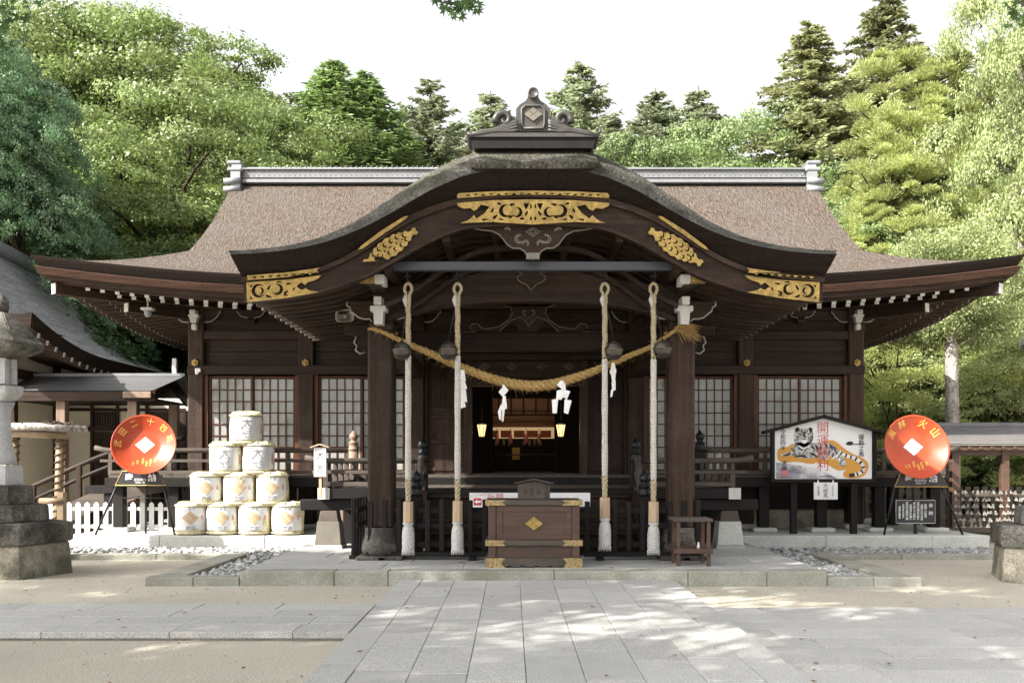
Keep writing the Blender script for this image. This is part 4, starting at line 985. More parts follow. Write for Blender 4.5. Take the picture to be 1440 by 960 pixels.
band(zt-.068, zt, 'top_band', 0, True); band(ZZ(767, OB), ZZ(759.5, OB), 'middle_band', 0, True)
b = MB(); e = hw+.0; poly = [(bc-e, KZ)]
z0 = KZ; pts = [(bc-e, z0), (bc-.38, z0)]
for k in range(5): u = -.36+.18*k-.0; pts += [(bc+u-.02, z0+.012), (bc+u+.03-.0, z0+.03), (bc+u+.09-.0, z0+.012)]
pts += [(bc+.46, z0), (bc+e, z0), (bc+e, KZ+.128), (bc-e, KZ+.128)]
b.prism(pts, OB+.003, OB+.06); b.box(bc-e, bc-e+.06, OB+.062, OB+.83, KZ, KZ+.126, .004); b.box(bc+e-.06, bc+e, OB+.062, OB+.83, KZ, KZ+.126, .004)
m_ = b.build('base_board', M['grey_wood'], T)
b = MB()
for s in (-1, 1):
    b = MB(); x = bc+s*e; b.prism([(x, KZ), (x, KZ+.13), (x-s*.26, KZ+.13), (x-s*.21, KZ+.065), (x-s*.26, KZ)], OB-.004, OB+.0025); b.build('gilded_corner', M['gold_fleck'], m_)
b = MB()
for k in range(9): b.bar((bc-hw+.06, OB+.10+.085*k, zt-.025), (bc+hw-.06, OB+.10+.085*k, zt-.025), .05, .05)
b.build('slatted_lid', M['grey_wood'], T)
# wooden notice board standing on the box
NB = OB+.35; c0, c1 = XX(728, NB), XX(773.5, NB); cc = (c0+c1)/2
T = thing('notice_board', 'small roofed wooden notice with prayer steps standing on the offertory box', 'notice', (cc, NB, zt))
b = MB(); zb, zs, zp = ZZ(704, NB), ZZ(681, NB), ZZ(676, NB)
b.prism([(c0, zb-.02), (c1, zb-.02), (c1, zs), (cc, zp), (c0, zs)], NB, NB+.03); b.box(c0+.03, c1-.03, NB-.02, NB+.06, zt-.02, zb-.021)
P_ = b.build('board', M['grey_wood'], T)
b = MB()
for s in (-1, 1): b.bar((cc, NB+.01, zp+.025), (cc+s*(c1-cc+.045), NB+.01, zs+.015), .10, .018)
b.build('roof', M['grey_wood'], T)
cols = [('お参り作法', 768.5), ('二拝', 757), ('二拍手', 748), ('一拝', 739)]
ms = []
for s, px in cols: ms.append(facing(text_mesh(s, .062 if len(s) < 5 else .05, .002, vertical=True, spacing=.85), (XX(px, NB), NB-.002, ZZ(690.5, NB))))
[link('lettering', m_, M['black_ink'], P_) for m_ in ms]
# white banner and arrow sign behind the box
BN = 14.75
T = thing('white_banner', 'long white sign board hung on the fence behind the offertory box', 'sign', (XX(745, BN), BN, .95))
b = MB(); b.box(XX(660, BN), XX(830, BN), BN, BN+.02, ZZ(712, BN), ZZ(692.5, BN), .003); P_ = b.build('board', M['sign_white'], T)
link('lettering', facing(text_mesh('ご祈願', .13, .003), (XX(690, BN), BN-.003, ZZ(699.5, BN))), M['pink_ink'], P_)
T = thing('arrow_sign', 'small red square sign with a white left-pointing arrow', 'sign', (XX(672.5, 14.3), 14.3, ZZ(713, 14.3)))
b = MB(); D_ = 14.3; b.box(XX(665, D_), XX(678, D_), D_, D_+.012, ZZ(713, D_), ZZ(699, D_), .002); P_ = b.build('board', M['sign_white'], T)
b = MB(); b.box(XX(666, D_), XX(677, D_), D_-.004, D_-.001, ZZ(710, D_), ZZ(700, D_), 0); b.build('red_square', M['red_ink'], P_)
b = MB(); b.prism([(XX(x, D_), ZZ(y, D_)) for x, y in ((667,705),(671,701.5),(671,703.5),(676,703.5),(676,706.5),(671,706.5),(671,708.5))], D_-.008, D_-.005); b.build('arrow', M['sign_white'], P_)
# low picket barriers either side of the box
def barrier(px0, px1, label, ret):
    D_ = 14.42; x0, x1 = XX(px0, D_), XX(px1, D_)
    T = thing('picket_barrier', label, 'barrier', ((x0+x1)/2, D_, KZ), 'barriers beside the offertory box')
    z1 = ZZ(703, D_); n = round((x1-x0)/.205)
    for i in range(n+1):
        x = x0+.04+(x1-x0-.08)*i/n; h = z1+.015*((i*7) % 3-1)
        b = MB(); b.hexa([(x-.036, D_-.03, KZ+.115), (x+.036, D_-.03, KZ+.115), (x+.036, D_+.03, KZ+.115), (x-.036, D_+.03, KZ+.115), (x-.036, D_-.03, h), (x+.036, D_-.03, h), (x+.036, D_+.03, h), (x-.036, D_+.03, h)], .010); b.build('picket', M['black_wood'], T)
    for z in (.35, .62, .84): b = MB(); b.box(x0+.01, x1-.01, D_+.033, D_+.075, z, z+.085, .006); b.build('cross_rail', M['black_wood'], T)
    b = MB(); b.box(x0-.02, x1+.02, D_-.055, D_+.055, KZ+.045, KZ+.113, .008); b.build('sill', M['black_wood'], T)
    for x in (x0+.22, x1-.22): b = MB(); b.box(x-.05, x+.05, D_-.16, D_+.16, KZ, KZ+.044, .006); b.build('foot', M['black_wood'], T)
    if ret:                                     # wing running back to the pillar
        xe = x0-.22 if ret < 0 else x1+.02
        for k in range(5):
            y = D_+.1+.28*k; b = MB(); b.box(xe-.03, xe+.03, y-.036, y+.036, KZ+.06, z1+.02, .010); b.build('picket', M['black_wood'], T)
        b = MB(); b.box(xe-.05, xe+.05, D_, D_+1.3, KZ, KZ+.06, .006)
        for z in (.62, .84): b.box(xe+.033, xe+.07, D_+.05, D_+1.25, z, z+.085, .004)
        b.build('wing_rail', M['black_wood'], T)
barrier(517, 686, 'black picket barrier standing left of the offertory box', -1)
barrier(822, 985, 'black picket barrier standing right of the offertory box', 0)
# little two-tier stand
SD = 13.45; s0, s1 = XX(950, SD), XX(1001, SD)
T = thing('small_stand', 'small brown wooden two-shelf stand right of the barrier', 'stand', ((s0+s1)/2, SD+.25, KZ))
zt_ = ZZ(729, SD)
for x in (s0+.045, s1-.035):
    for y in (SD+.05, SD+.47): b = MB(); b.box(x-.025, x+.025, y-.025, y+.025, KZ, zt_-.045, .004); b.build('leg', M['box_wood'], T)
b = MB(); b.box(s0-.02, s1+.02, SD, SD+.54, zt_-.044, zt_, .006); b.build('table_top', M['grey_wood'], T)
b = MB(); b.box(s0-.02, s1+.02, SD-.005, SD+.02, ZZ(778, SD), ZZ(771, SD)); b.box(s0+.0, s1+.0, SD+.075, SD+.44, ZZ(776, SD), ZZ(773, SD)); b.box(s0-.02, s1+.02, SD+.50, SD+.53, ZZ(778, SD), ZZ(771, SD)); b.build('shelf', M['box_wood'], T)
b = MB(); b.lathe((XX(986, SD), SD+.2, ZZ(773, SD)+.001), [(.02, 0), (.02, .05), (.012, .06), (.012, .09), (.001, .09)], 10); tag(b.build('small_bottle', M['sign_white']), 'tiny white bottle on the shelf of the small stand', 'bottle')
# ------------------------------------------------------------------ bell ropes
def twisted(path, R_, strands, pitch, n=6, rad=None, phase=0, hand=1):
    """strands wound round a path given as (point, radius) samples"""
    b = MB(); P_ = [Vector(p) for p, r in path]; Rr = [r for p, r in path]
    X = None; frames = []
    for i in range(len(P_)):
        d = (P_[min(i+1, len(P_)-1)]-P_[max(i-1, 0)]).normalized()
        if X is None: X = d.orthogonal().normalized()
        X = (X-d*X.dot(d)).normalized(); frames.append((X.copy(), d.cross(X)))
    L = [0]
    for i in range(1, len(P_)): L.append(L[-1]+(P_[i]-P_[i-1]).length)
    for k in range(strands):
        pts = []; rs = []
        for i, p in enumerate(P_):
            a = phase+2*PI*k/strands+hand*2*PI*L[i]/pitch; r = Rr[i]*R_
            pts.append(p+frames[i][0]*(math.cos(a)*r)+frames[i][1]*(math.sin(a)*r)); rs.append(Rr[i]*rad)
        b.tube(pts, rs, n)
    return b
def bell_rope(px, pby, bdx, label, grip_y):
    D_ = 13.86; x = XX(px, D_); top = ZZ(400, D_); zg = ZZ(grip_y, D_); zl = ZZ(432, D_)
    T = thing('bell_rope', label, 'bell rope', (x, D_, ZZ(grip_y+72, D_)), 'bell ropes hanging before the hall')
    b = MB(); zb = ZZ(380, 13.66)
    b.tube([(x, 13.66, zb-.004), (x, 13.72, zb-.10), (x, D_, top+.05)], .009, 6); b.box(x-.05, x+.05, D_-.02, D_+.02, top+.10, top+.13, .003)
    b.tube([(x+.028*math.cos(a), D_, top+.05+.045*math.sin(a)) for a in [k*PI/5 for k in range(11)]], .007, 5); b.build('iron_hook', M['iron'], T)
    # eye of the rope
    eye = [(x+.052*math.cos(a)*(1 if math.sin(a) > -.3 else .7), D_, top-.07+.085*math.sin(a)) for a in [R(-70+k*22) for k in range(15)]]
    b = twisted([(p, .026) for p in eye], .5, 3, .09, 6, .58); e = b.build('rope_eye', M['hemp'], T)
    z1 = ZZ(500 if px < 700 else 505, D_); n1 = 40
    ph = [((x+.012*math.sin(i*.5)*.3, D_, top-.14+(z1-top+.16)*i/n1), .037) for i in range(n1+1)]
    b = twisted(ph, .50, 3, .15, 7, .62); b.build('twisted_rope', M['hemp'], T)
    b = MB(); b.tube([(x-.03, D_-.03, top-.15), (x-.045, D_-.04, top-.22), (x-.025, D_-.04, top-.32)], [.02, .032, .015], 8); b.build('knot', M['cotton'], T)
    z2 = zg+.30; n2 = 130; ph = [((x, D_, z1+(z2-z1)*i/n2), .039*(1+.05*math.sin(i*.11+px))) for i in range(n2+1)]
    b = twisted(ph, .70, 4, .18, 6, .40); me1 = b.mesh('a'); b = twisted(ph, .72, 4, .18, 6, .40, phase=.4, hand=-1); me2 = b.mesh('b'); b = MB(); b.tube([p for p, r in ph], [r*.72 for p, r in ph], 10); me3 = b.mesh('c')
    link('braided_rope', join([me1, me2, me3], 'braid'), M['cotton'], T)
    ph = [((x, D_, z2-.01+(zg-z2+.01)*i/14), .042-.008*i/14) for i in range(15)]
    b = twisted(ph, .5, 3, .19, 7, .62); b.build('rope_end', M['hemp'], T)
    zh = zg-.285; b = MB(); b.lathe((x, D_, 0), [(.068, zh), (.074, zh+.004), (.071, zg-.004), (.064, zg)], 8, smooth=False, rot=PI/8); b.build('wooden_grip', M['pale_wood'], T)
    b = MB(); zt = zh-.002; H_ = .40; n = 44; prf = []
    for i in range(17): f = i/16; prf.append((.052+.020*math.sin(min(1, f*2.2)*PI/2)+.006*math.sin(f*PI)+ (.014 if f < .08 else 0)-.012*(1 if .08 < f < .15 else 0)+.010*f, zt-H_*f))
    b.lathe((x, D_, 0), [(.001, zt)]+prf, n)
    for v in b.bm.verts:                        # knotted net relief
        a = math.atan2(v.co.y-D_, v.co.x-x); k = .0035*(math.sin(a*11+v.co.z*75)+math.sin(a*11-v.co.z*75)); v.co.x += k*math.cos(a); v.co.y += k*math.sin(a)
    for i in range(40):
        a = 2*PI*i/40; r = .083; b.tube([(x+r*math.cos(a), D_+r*math.sin(a), zt-H_+.01), (x+(r+.004)*math.cos(a), D_+(r+.004)*math.sin(a), zt-H_-.035-.012*(i % 3))], [.0065, .004], 4)
    b.build('tassel', M['tassel'], T)
    # bell on its own cord, drawn to the rope
    bz = ZZ(pby, D_-.06); xb = x+bdx; r = .122
    b = MB(); b.lathe((xb, D_-.06, bz), [(.001, -r), (r*.5, -r*.9), (r*.86, -r*.6), (r*1.0, -r*.1), (r*1.0, .0), (r*1.07, .01), (r*1.07, .035), (r*.98, .045), (r*.92, r*.55), (r*.72, r*.85), (r*.35, r*1.02), (r*.22, r*1.05), (r*.20, r*1.2), (.001, r*1.22)], 24)
    BL = b.build('bell', M['bell'], T)
    b = MB(); b.tube([(xb-.115, D_-.06-.035, bz-.05), (xb-.06, D_-.06-.095, bz-.075), (xb, D_-.06-.112, bz-.08), (xb+.06, D_-.06-.095, bz-.075), (xb+.115, D_-.06-.035, bz-.05)], .007, 6); b.build('bell_slit', M['iron'], BL)
    b = MB(); b.tube([(xb, D_-.06, bz+r*1.2), (x+bdx*.35, D_-.02, bz+.55), (x, D_, top+.03)], .007, 6); b.build('bell_cord', M['iron'], BL)
bell_rope(574, 494, -.08, 'leftmost of the four bell ropes, just right of the left porch pillar', 705)
bell_rope(643.5, 494, -.125, 'bell rope second from left, just left of the open doorway', 704)
bell_rope(850.5, 494, .12, 'bell rope third from left, just right of the open doorway', 699)
bell_rope(919, 492, .115, 'rightmost of the four bell ropes, just left of the right porch pillar', 705)
# ------------------------------------------------------------------ sacred straw rope and its paper streamers
SD_ = 14.28
ctl = [(522,462,4),(537,466,4.5),(560,477,5.5),(590,490,7),(620,503,8.5),(650,517,9.5),(690,532,10.5),(720,540,11.5),(747,543,12),(775,541,11.5),(800,534,10.5),(830,524,9),(860,511,7.5),(890,498,6.2),(915,488,5),(935,474,4),(952,463,4)]
xs_ = np.linspace(522, 952, 150); cp = np.array(ctl); yy = np.interp(xs_, cp[:,0], cp[:,1]); rr = np.interp(xs_, cp[:,0], cp[:,2])
kk = np.hanning(13); kk /= kk.sum(); yy[6:-6] = np.convolve(yy, kk, 'valid')
path = [(at(a, c, SD_ - .05*math.sin(PI*i/149)), .60*r*SD_/F) for i, (a, c, r) in enumerate(zip(xs_, yy, rr))]
T = thing('straw_rope', 'thick twisted straw rope slung between the two porch pillars', 'sacred rope', (AX, SD_, path[75][0].z))
b = twisted(path, .52, 3, .27, 9, .62); b.build('twisted_straw', M['straw'], T)
b = MB(); rnd = random.Random(4)
for i in range(520):                            # loose straws
    p, r = path[rnd.randrange(3, 146)]; a = rnd.uniform(0, 2*PI); q = p+Vector((0, math.cos(a), math.sin(a)))*r*1.0
    d = Vector((rnd.uniform(-1, 1), rnd.uniform(-.5, .5), rnd.uniform(-.8, .4))).normalized()*rnd.uniform(.03, .09)*(1+r*6)
    b.tube([q, q+d*.5, q+d+Vector((0,0,-.01))], [.0022, .002, .001], 3, caps=False)
b.build('loose_straw', M['straw'], T)
b = MB(); e = path[-1][0]
for i in range(130):
    d = Vector((rnd.uniform(.10, .36), rnd.uniform(-.10, .05), rnd.uniform(-.17, .08))); q = e+Vector((rnd.uniform(-.04,.02), rnd.uniform(-.04,.03), rnd.uniform(-.03,.03)))
    b.tube([q, q+d*.55+Vector((0,0,.03)), q+d+Vector((0,0,-.04*rnd.random()))], [.0045, .004, .002], 4, caps=False)
b.build('frayed_end', M['straw'], T)
for s, px, py in ((-1, 530, 462), (1, 950, 462)):
    b = MB(); c = at(px, py, SD_); b.tube([c+Vector((0, 0, .0)), c+Vector((s*.06, .02, .01)), (AX+s*2.37, PY-.1, c.z+.02), (AX+s*2.38, PY+.2, c.z), (AX+s*1.98, PY+.2, c.z)], .018, 6); b.build('tie_cord', M['straw'], T)
def shide(px, py, sc, shape, label, D_=14.15):
    o = at(px, py, D_); u = D_/F*sc; b = MB(); rnd = random.Random(px)
    for k, quad in enumerate(shape):
        w = .012*((k % 2)*2-1)
        p = [(o.x+x*u, o.y+w*(.2+.8*((i+k) % 2)), o.z-y*u) for i, (x, y) in enumerate(quad)]
        b.hexa([Vector(q) for q in p]+[Vector(q)+Vector((0, .003, 0)) for q in p])
    tag(b.build('paper_streamer', M['sign_white'], recalc=True), label, 'paper streamer', 'white paper streamers on the straw rope')
shide(708, 541, 1, [[(-2,0),(1,0),(7,8),(0,10)],[(1,0),(-7,10),(-1,17),(7,8)],[(-1,16),(3,15),(5,30),(-2,27)],[(-4,28),(4,23),(5,33),(-8,38)],[(-8,37),(-3,36),(-3,50),(-6,48)],[(-2,36),(2,34),(0,51),(-2,52)]], 'zigzag white paper streamer left of the rope centre')
shide(790, 535, 1, [[(-2,0),(2,0),(1,13),(-7,6)],[(1,0),(5,4),(6,16),(1,13)],[(-7,14),(2,12),(0,27),(-8,26)],[(2,12),(12,15),(7,27),(1,20)],[(-14,27),(-5,25),(-7,46),(-13,46)],[(4,26),(14,28),(9,47),(3,45)],[(-2,15),(3,16),(3,24),(-2,25)]], 'wide white paper streamer with two tails right of the rope centre')
shide(862, 510, .95, [[(-2,0),(2,0),(4,9),(-4,12)],[(-5,11),(5,9),(5,15),(-4,17)],[(-3,17),(4,15),(3,29),(-1,29)],[(-2,28),(4,26),(4,40),(-1,42)],[(-3,40),(1,38),(-1,50),(-4,51)]], 'narrow white paper streamer beside the third bell rope')
shide(651, 520, 1, [[(-6,0),(2,0),(4,16),(-4,14)],[(-7,16),(2,14),(6,26),(-4,28)],[(-9,20),(-2,18),(-3,34),(-8,32)],[(-4,28),(4,27),(6,45),(-3,44)],[(-5,44),(2,42),(4,52),(-3,54)]], 'white paper streamer half hidden behind the second bell rope', 14.12)
# ------------------------------------------------------------------ sake kegs
KD_ = 18.12
def keg(px, py_bot, yaw, kind, label, D_=KD_):
    r = 22.3*D_/F; z0 = ZZ(py_bot, D_); H_ = 46.5*D_/F; c = Vector((XX(px, D_), D_+.05, z0))
    T = thing('sake_keg', label, 'sake keg', c, 'pyramid of straw-wrapped sake kegs')
    prof = [(.001,0),(.72,.0),(.86,.03),(.955,.09),(1.0,.2),(1.005,.35),(1.01,.5),(1.005,.65),(.995,.78),(.965,.88),(.89,.95),(.76,1.0),(.5,1.015),(.001,1.01)]
    b = MB(); b.lathe(c, [(p*r, q*H_) for p, q in prof], 40, rot=yaw); rnd = random.Random(px)
    for v in b.bm.verts:
        n = mnoise.noise(Vector((v.co.x*4, v.co.y*4+px, v.co.z*4)))*.030; d = (v.co-c); d.z = 0
        if d.length > .01: v.co += d.normalized()*n
        v.co.z += .008*mnoise.noise(Vector((v.co.x*6, v.co.y*6, px)))
    B_ = b.build('straw_body', M['keg'], T)
    b = MB()
    for zz in (.085, .90):                      # binding ropes
        b = MB(); b.tube([c+Vector((math.cos(a)*r*.985, math.sin(a)*r*.965, zz*H_)) for a in [2*PI*i/36 for i in range(37)]], .021, 6); b.build('binding_rope', M['keg'], B_)
    b = MB()
    for k in range(8):
        a = 2*PI*k/8+yaw; b.tube([c+Vector((math.cos(a)*r*f, math.sin(a)*r*f, z*H_)) for f, z in ((.93,.93),(.80,1.0),(.4,1.025))], .012, 5)
    b.build('top_cord', M['keg'], B_)
    def wrap(me, off=.007):                     # (u, v, w) on the keg's side, v from its foot
        def fn(u, v, w):
            a = yaw-PI/2+u/r; f = np.interp(v/H_, [q for p, q in prof[1:]], [p for p, q in prof[1:]]); q = r*f+off+w
            return (c.x+math.cos(a)*q, c.y+math.sin(a)*q, c.z+v)
        return mapv(me, fn)
    def patch(u0, u1, v0, v1, mt, name, off):
        b = MB(); b.grid([[(u0+(u1-u0)*i/18, v0+(v1-v0)*j/8, 0) for i in range(19)] for j in range(9)]); return link(name, wrap(b.mesh('p'), off), mt, B_)
    def txt(s, size, u, v, mt, vertical=True, off=.016, sp=.8, bold=0):
        me = text_mesh(s, size, .002, vertical=vertical, spacing=sp, bold=bold); mapv(me, lambda a, e, w: (a+u, e+v, w)); return link('lettering', wrap(me, off), mt, B_)
    if kind == 'name':
        patch(-r*.95, r*1.2, .17*H_, .84*H_, M['keg_label'], 'printed_wrap', .013)
        patch(r*.25, r*.78, .16*H_, .84*H_, M['keg_silver'], 'silver_stripe', .017)
        txt('太冠', .21, r*.02, .50*H_, M['ink'], off=.022, sp=.83, bold=-.002); txt('特別清酒', .052, r*1.0, .48*H_, M['pink_ink'], off=.022)
        b = MB(); b.grid([[(r*(.02+.7*i/10), H_*(.87+.045*j), 0) for i in range(11)] for j in range(2)]); link('green_mark', wrap(b.mesh('p'), .02), M['ink'], B_)
    else:
        patch(-r*1.0, r*1.1, .17*H_, .84*H_, M['keg_label'], 'printed_wrap', .013)
        ms = []
        for lp in diamonds(r*.12, .54*H_, r*1.0, H_*.44, .07): ms.append(curve_mesh([lp], .002))
        me = join(ms, 'crest'); bm = bmesh.new(); bm.from_mesh(me); bmesh.ops.subdivide_edges(bm, edges=bm.edges, cuts=3, use_grid_fill=True); bm.to_mesh(me); bm.free()
        link('crest', wrap(me, .019), M['crest_gold'], B_)
        txt('清酒', .06, r*.15, .82*H_, M['ink'], False, .02, 1); txt('武田', .085, r*.15, .235*H_, M['ink'], False, .02, 1); txt('奉納', .05, r*.82, .55*H_, M['pink_ink'], True, .02)
row = ['bottom row']
K = [(268.5,752,.10,'crest','crested sake keg, leftmost of the bottom row beside the sign leg'),(312.5,752,.06,'crest','crested sake keg, second from left in the bottom row'),(357.5,752,.03,'crest','crested sake keg, third from left in the bottom row'),(404,752,.0,'crest','crested sake keg, rightmost of the bottom row'),
     (289.5,710.5,.12,'crest','crested sake keg, left one of the three in the second row'),(336,710.5,.05,'crest','crested sake keg, middle one of the three in the second row'),(382.5,710,.02,'crest','crested sake keg, right one of the three in the second row'),
     (316.5,668,.16,'name','sake keg with a large silver name label, left of the upper pair'),(363,667.5,.12,'name','sake keg with a large silver name label, right of the upper pair'),(345.5,626,.22,'name','single sake keg with name label on top of the pyramid')]
for i, (px, py, yaw, kd, lb) in enumerate(K): keg(px, py, yaw, kd, lb, KD_+(.0 if i < 4 else .03 if i < 7 else .06))
# ------------------------------------------------------------------ vermilion dish signs
def dish(cx, cy, rpx, yaw, tilt, chars, D_, label, legs, bt, bb, sub):
    c = at(cx, cy, D_); r = rpx*D_/F; base_z = TZ
    T = thing('dish_sign', label, 'dish sign', (c.x, D_, base_z), 'vermilion dish signs on stands')
    Mx = Matrix.Rotation(yaw, 3, 'Z') @ Matrix.Rotation(R(90)-tilt, 3, 'X')
    def depth(q): return .30*r*(max(0, (q-.45*r)/(.55*r)))**1.25 if q > .45*r else 0.0
    prof = [(.001, -.02), (.45*r, -.02), (.8*r, depth(.8*r)-.022), (1.0*r, depth(r)-.012), (1.012*r, depth(r)+.002), (1.0*r, depth(r)+.006)]+[(q*r, depth(q*r)) for q in (.95, .9, .85, .8, .74, .68, .6, .52, .42, .2)]+[(.001, 0)]
    b = MB(); b.lathe(c, prof, 56, M=Mx); DI = b.build('dish', M['dish'], T)
    def on(me, off=.006): return mapv(me, lambda u, v, w: tuple(c+Mx @ Vector((u, v, depth(math.hypot(u, v))+off+w))))
    ms = [curve_mesh([lp], .002) for lp in diamonds(0, .06*r, .62*r, .56*r, .012)]
    link('crest', on(join(ms, 'crest')), M['sign_white'], DI)
    ms = []
    for s, ang in chars:
        me = text_mesh(s, .235*r if len(chars) > 5 else .27*r, .002, bold=.001); a = R(ang); q = .80*r; rot = a-PI/2
        mapv(me, lambda u, v, w: (q*math.cos(a)+u*math.cos(rot)-v*math.sin(rot), q*math.sin(a)+u*math.sin(rot)+v*math.cos(rot), w)); ms.append(me)
    [link('lettering', on(m_), M['dish_gold'], DI) for m_ in ms]
    ms = []
    for i, (s, u) in enumerate((('令和', .34), ('武田神社', .20), ('崇敬者', .08), ('奉納者', -.04), ('甲府', -.2), ('吉日', -.32))):
        me = text_mesh(s, .085*r, .002, vertical=True, spacing=.8); mapv(me, lambda a, e, w: (a+u*r, e-.50*r-.05*r*(i % 3), w)); ms.append(me)
    [link('small_lettering', on(m_), M['dish_gold'], DI) for m_ in ms]
    yb = c.y-.03; q = yb
    b = MB(); b.prism([(XX(x, q), ZZ(y, q)) for x, y in bt], q, q+.02); NB_ = b.build('name_board', M['sign_black'], T)
    b = MB(); pts = [(XX(x, q), q-.002, ZZ(y, q)) for x, y in bt+bt[:1]]; b.tube(pts, .006, 4); b.build('board_edge', M['dish_gold'], NB_)
    x0 = XX(bt[0][0]+(bt[3][0]-bt[0][0])*.0, q); xm = (XX(bt[1][0], q)+XX(bt[2][0], q))/2; zc = ZZ((bt[1][1]+bt[0][1])/2+1.5, q); hwid = (XX(bt[2][0], q)-XX(bt[1][0], q))/2
    ms = [facing(text_mesh('奉', .15, .003, bold=.004), (xm-hwid*.62, q-.003, zc+.02)), facing(text_mesh('納', .15, .003, bold=.004), (xm+hwid*.68, q-.003, zc+.02)), facing(text_mesh(sub[0], .055, .003), (xm, q-.003, zc-.012)), facing(text_mesh(sub[1], .035, .003), (xm, q-.003, zc-.062))]
    [link('lettering', m_, M['sign_white'], NB_) for m_ in ms]
    for i, (px, py, ty) in enumerate(legs):
        yy = D_+(.0 if i != 1 else .45); p0 = Vector((XX(px, yy), yy, base_z)); tx = c.x+(p0.x-c.x)*.5 if i != 1 else c.x
        b = MB(); b.tube([p0, (tx, D_+.06, ZZ(ty, D_))], .021, 8); b.build('leg', M['iron'], T)
    b = MB(); b.tube([(c.x-.42, D_+.06, ZZ(bb, D_)), (c.x+.42, D_+.06, ZZ(bb, D_))], .012, 6); b.build('cross_bar', M['iron'], T); return T
dish(204, 628, 43, R(11), R(16), [('武', 176), ('田', 147), ('二', 116), ('十', 78), ('四', 45), ('将', 16)], 18.05, 'red lacquered dish sign beside the kegs, lettered around its left and upper rim', [(134, 752, 668), (205, 752, 668), (246, 752, 668)], [(162, 682), (172, 662), (222, 662), (233, 682)], 700, ('武田神社', '崇敬会一同'))
dish(1284, 631, 45.5, R(2), R(14), [('風', 149), ('林', 116), ('火', 68), ('山', 36)], 18.05, 'orange red dish sign right of the tiger board, in front of the paper racks', [(1243, 752, 668), (1288, 750, 668), (1354, 752, 668)], [(1258, 684), (1268, 662), (1321, 662), (1333, 684)], 702, ('武田神社', '崇敬会一同'))
# black text board under the right dish
D_ = 18.3; T = thing('text_board', 'black board with white columns of writing under the right dish sign', 'sign', (XX(1287, D_), D_, TZ))
b = MB(); b.box(XX(1259, D_), XX(1314, D_), D_-.03, D_, ZZ(735, D_), ZZ(703, D_), .004); P_ = b.build('board', M['sign_black'], T)
b = MB(); b.tube([(XX(x, D_), D_-.034, ZZ(y, D_)) for x, y in ((1259,703),(1314,703),(1314,735),(1259,735),(1259,703))], .005, 4); b.build('board_edge', M['sign_white'], P_)
ms = [facing(text_mesh('奉納', .085, .002, vertical=True, spacing=1.6), (XX(1308, D_), D_-.033, ZZ(716, D_)))]
lines = ['武田二十四将', '風林火山之大盃', '甲斐の国の繁栄を', '祈り奉りて此処に', '武運長久を願い', '家内安全商売繁盛', '令和四年正月吉日', '武田神社崇敬会']
for i, s in enumerate(lines): ms.append(facing(text_mesh(s, .052 if i < 6 else .042, .002, vertical=True, spacing=.78, bold=.0005), (XX(1300.5-5.2*i, D_), D_-.033, ZZ(718+(2 if i % 3 == 1 else 0), D_))))
[link('lettering', m_, M['sign_white'], P_) for m_ in ms]
b = MB(); b.box(XX(1286, D_), XX(1290, D_), D_+.003, D_+.05, TZ, ZZ(710, D_)); b.build('post', M['iron'], T)
# ------------------------------------------------------------------ big votive tablet with the tiger
ED = 18.3
T = thing('votive_tablet', 'large white gabled votive tablet painted with a resting tiger', 'votive tablet', (XX(1157, ED), ED, TZ))
def ep(pts): return [(XX(x, ED), ZZ(y, ED)) for x, y in pts]
b = MB(); b.prism(ep([(1089,673),(1226,673),(1226,605),(1157,588),(1089,605)]), ED, ED+.03); TB = b.build('panel', M['sign_white'], T)
b = MB()
for x0, x1 in ((1084,1089),(1226,1232)): b.box(XX(x0, ED), XX(x1, ED), ED-.04, ED+.06, ZZ(678, ED), ZZ(603.5, ED))
b.box(XX(1089, ED)+.001, XX(1226, ED)-.001, ED-.04, ED+.06, ZZ(678, ED), ZZ(673, ED)); b.build('frame', M['black_wood'], T)
b = MB()
for x0, y0 in ((1073, 609), (1241, 609)):
    p0 = Vector((XX(x0, ED), ED+.0, ZZ(y0-1, ED))); p1 = Vector((XX(1157, ED), ED, ZZ(585.5, ED))); b.bar(p0, p1, .26, .055)
b.build('roof', M['black_wood'], T)
for px in (1118, 1203): b = MB(); b.box(XX(px, ED)-.06, XX(px, ED)+.06, ED+.065, ED+.16, TZ, ZZ(640, ED)); b.build('leg', M['black_wood'], T)
def paint(loops, lay, name, m):
    me = join([curve_mesh([[(x, -y) for x, y in lp]], .001) for lp in loops], name)
    return link(name, mapv(me, lambda u, v, w: (XX(u, ED), ED-.0015*lay-w-.001, ZZ(-v, ED))), m, TB)
def blob(pts, k=3):                              # closed smooth outline
    n = len(pts); o = []
    for i in range(n):
        p0, p1, p2, p3 = (np.array(pts[(i+j-1) % n], float) for j in range(4))
        for s in range(k):
            t_ = s/k; o.append(tuple(.5*(2*p1+(p2-p0)*t_+(2*p0-5*p1+4*p2-p3)*t_**2+(3*p1-p0-3*p2+p3)*t_**3)))
    return o
M['wash'] = mat('grey_ink_wash', (.30,.28,.33), .7, .5, (3,3,9), bump=0, stain=.9, stain_col=(.75,.74,.74), stain_sc=2.5, stain_at=(.45,.6))
M['fur'] = mat('painted_grey_fur', (.50,.48,.46), .7, .6, (16,16,16), bump=0, stain=.8, stain_col=(.05,.05,.055), stain_sc=11, stain_at=(.48,.58))
paint([[(1091.5,650),(1110,652),(1130,655),(1150,659),(1165,666),(1178,672.5),(1091.5,672.5)]], 1, 'ink_wash', M['wash'])
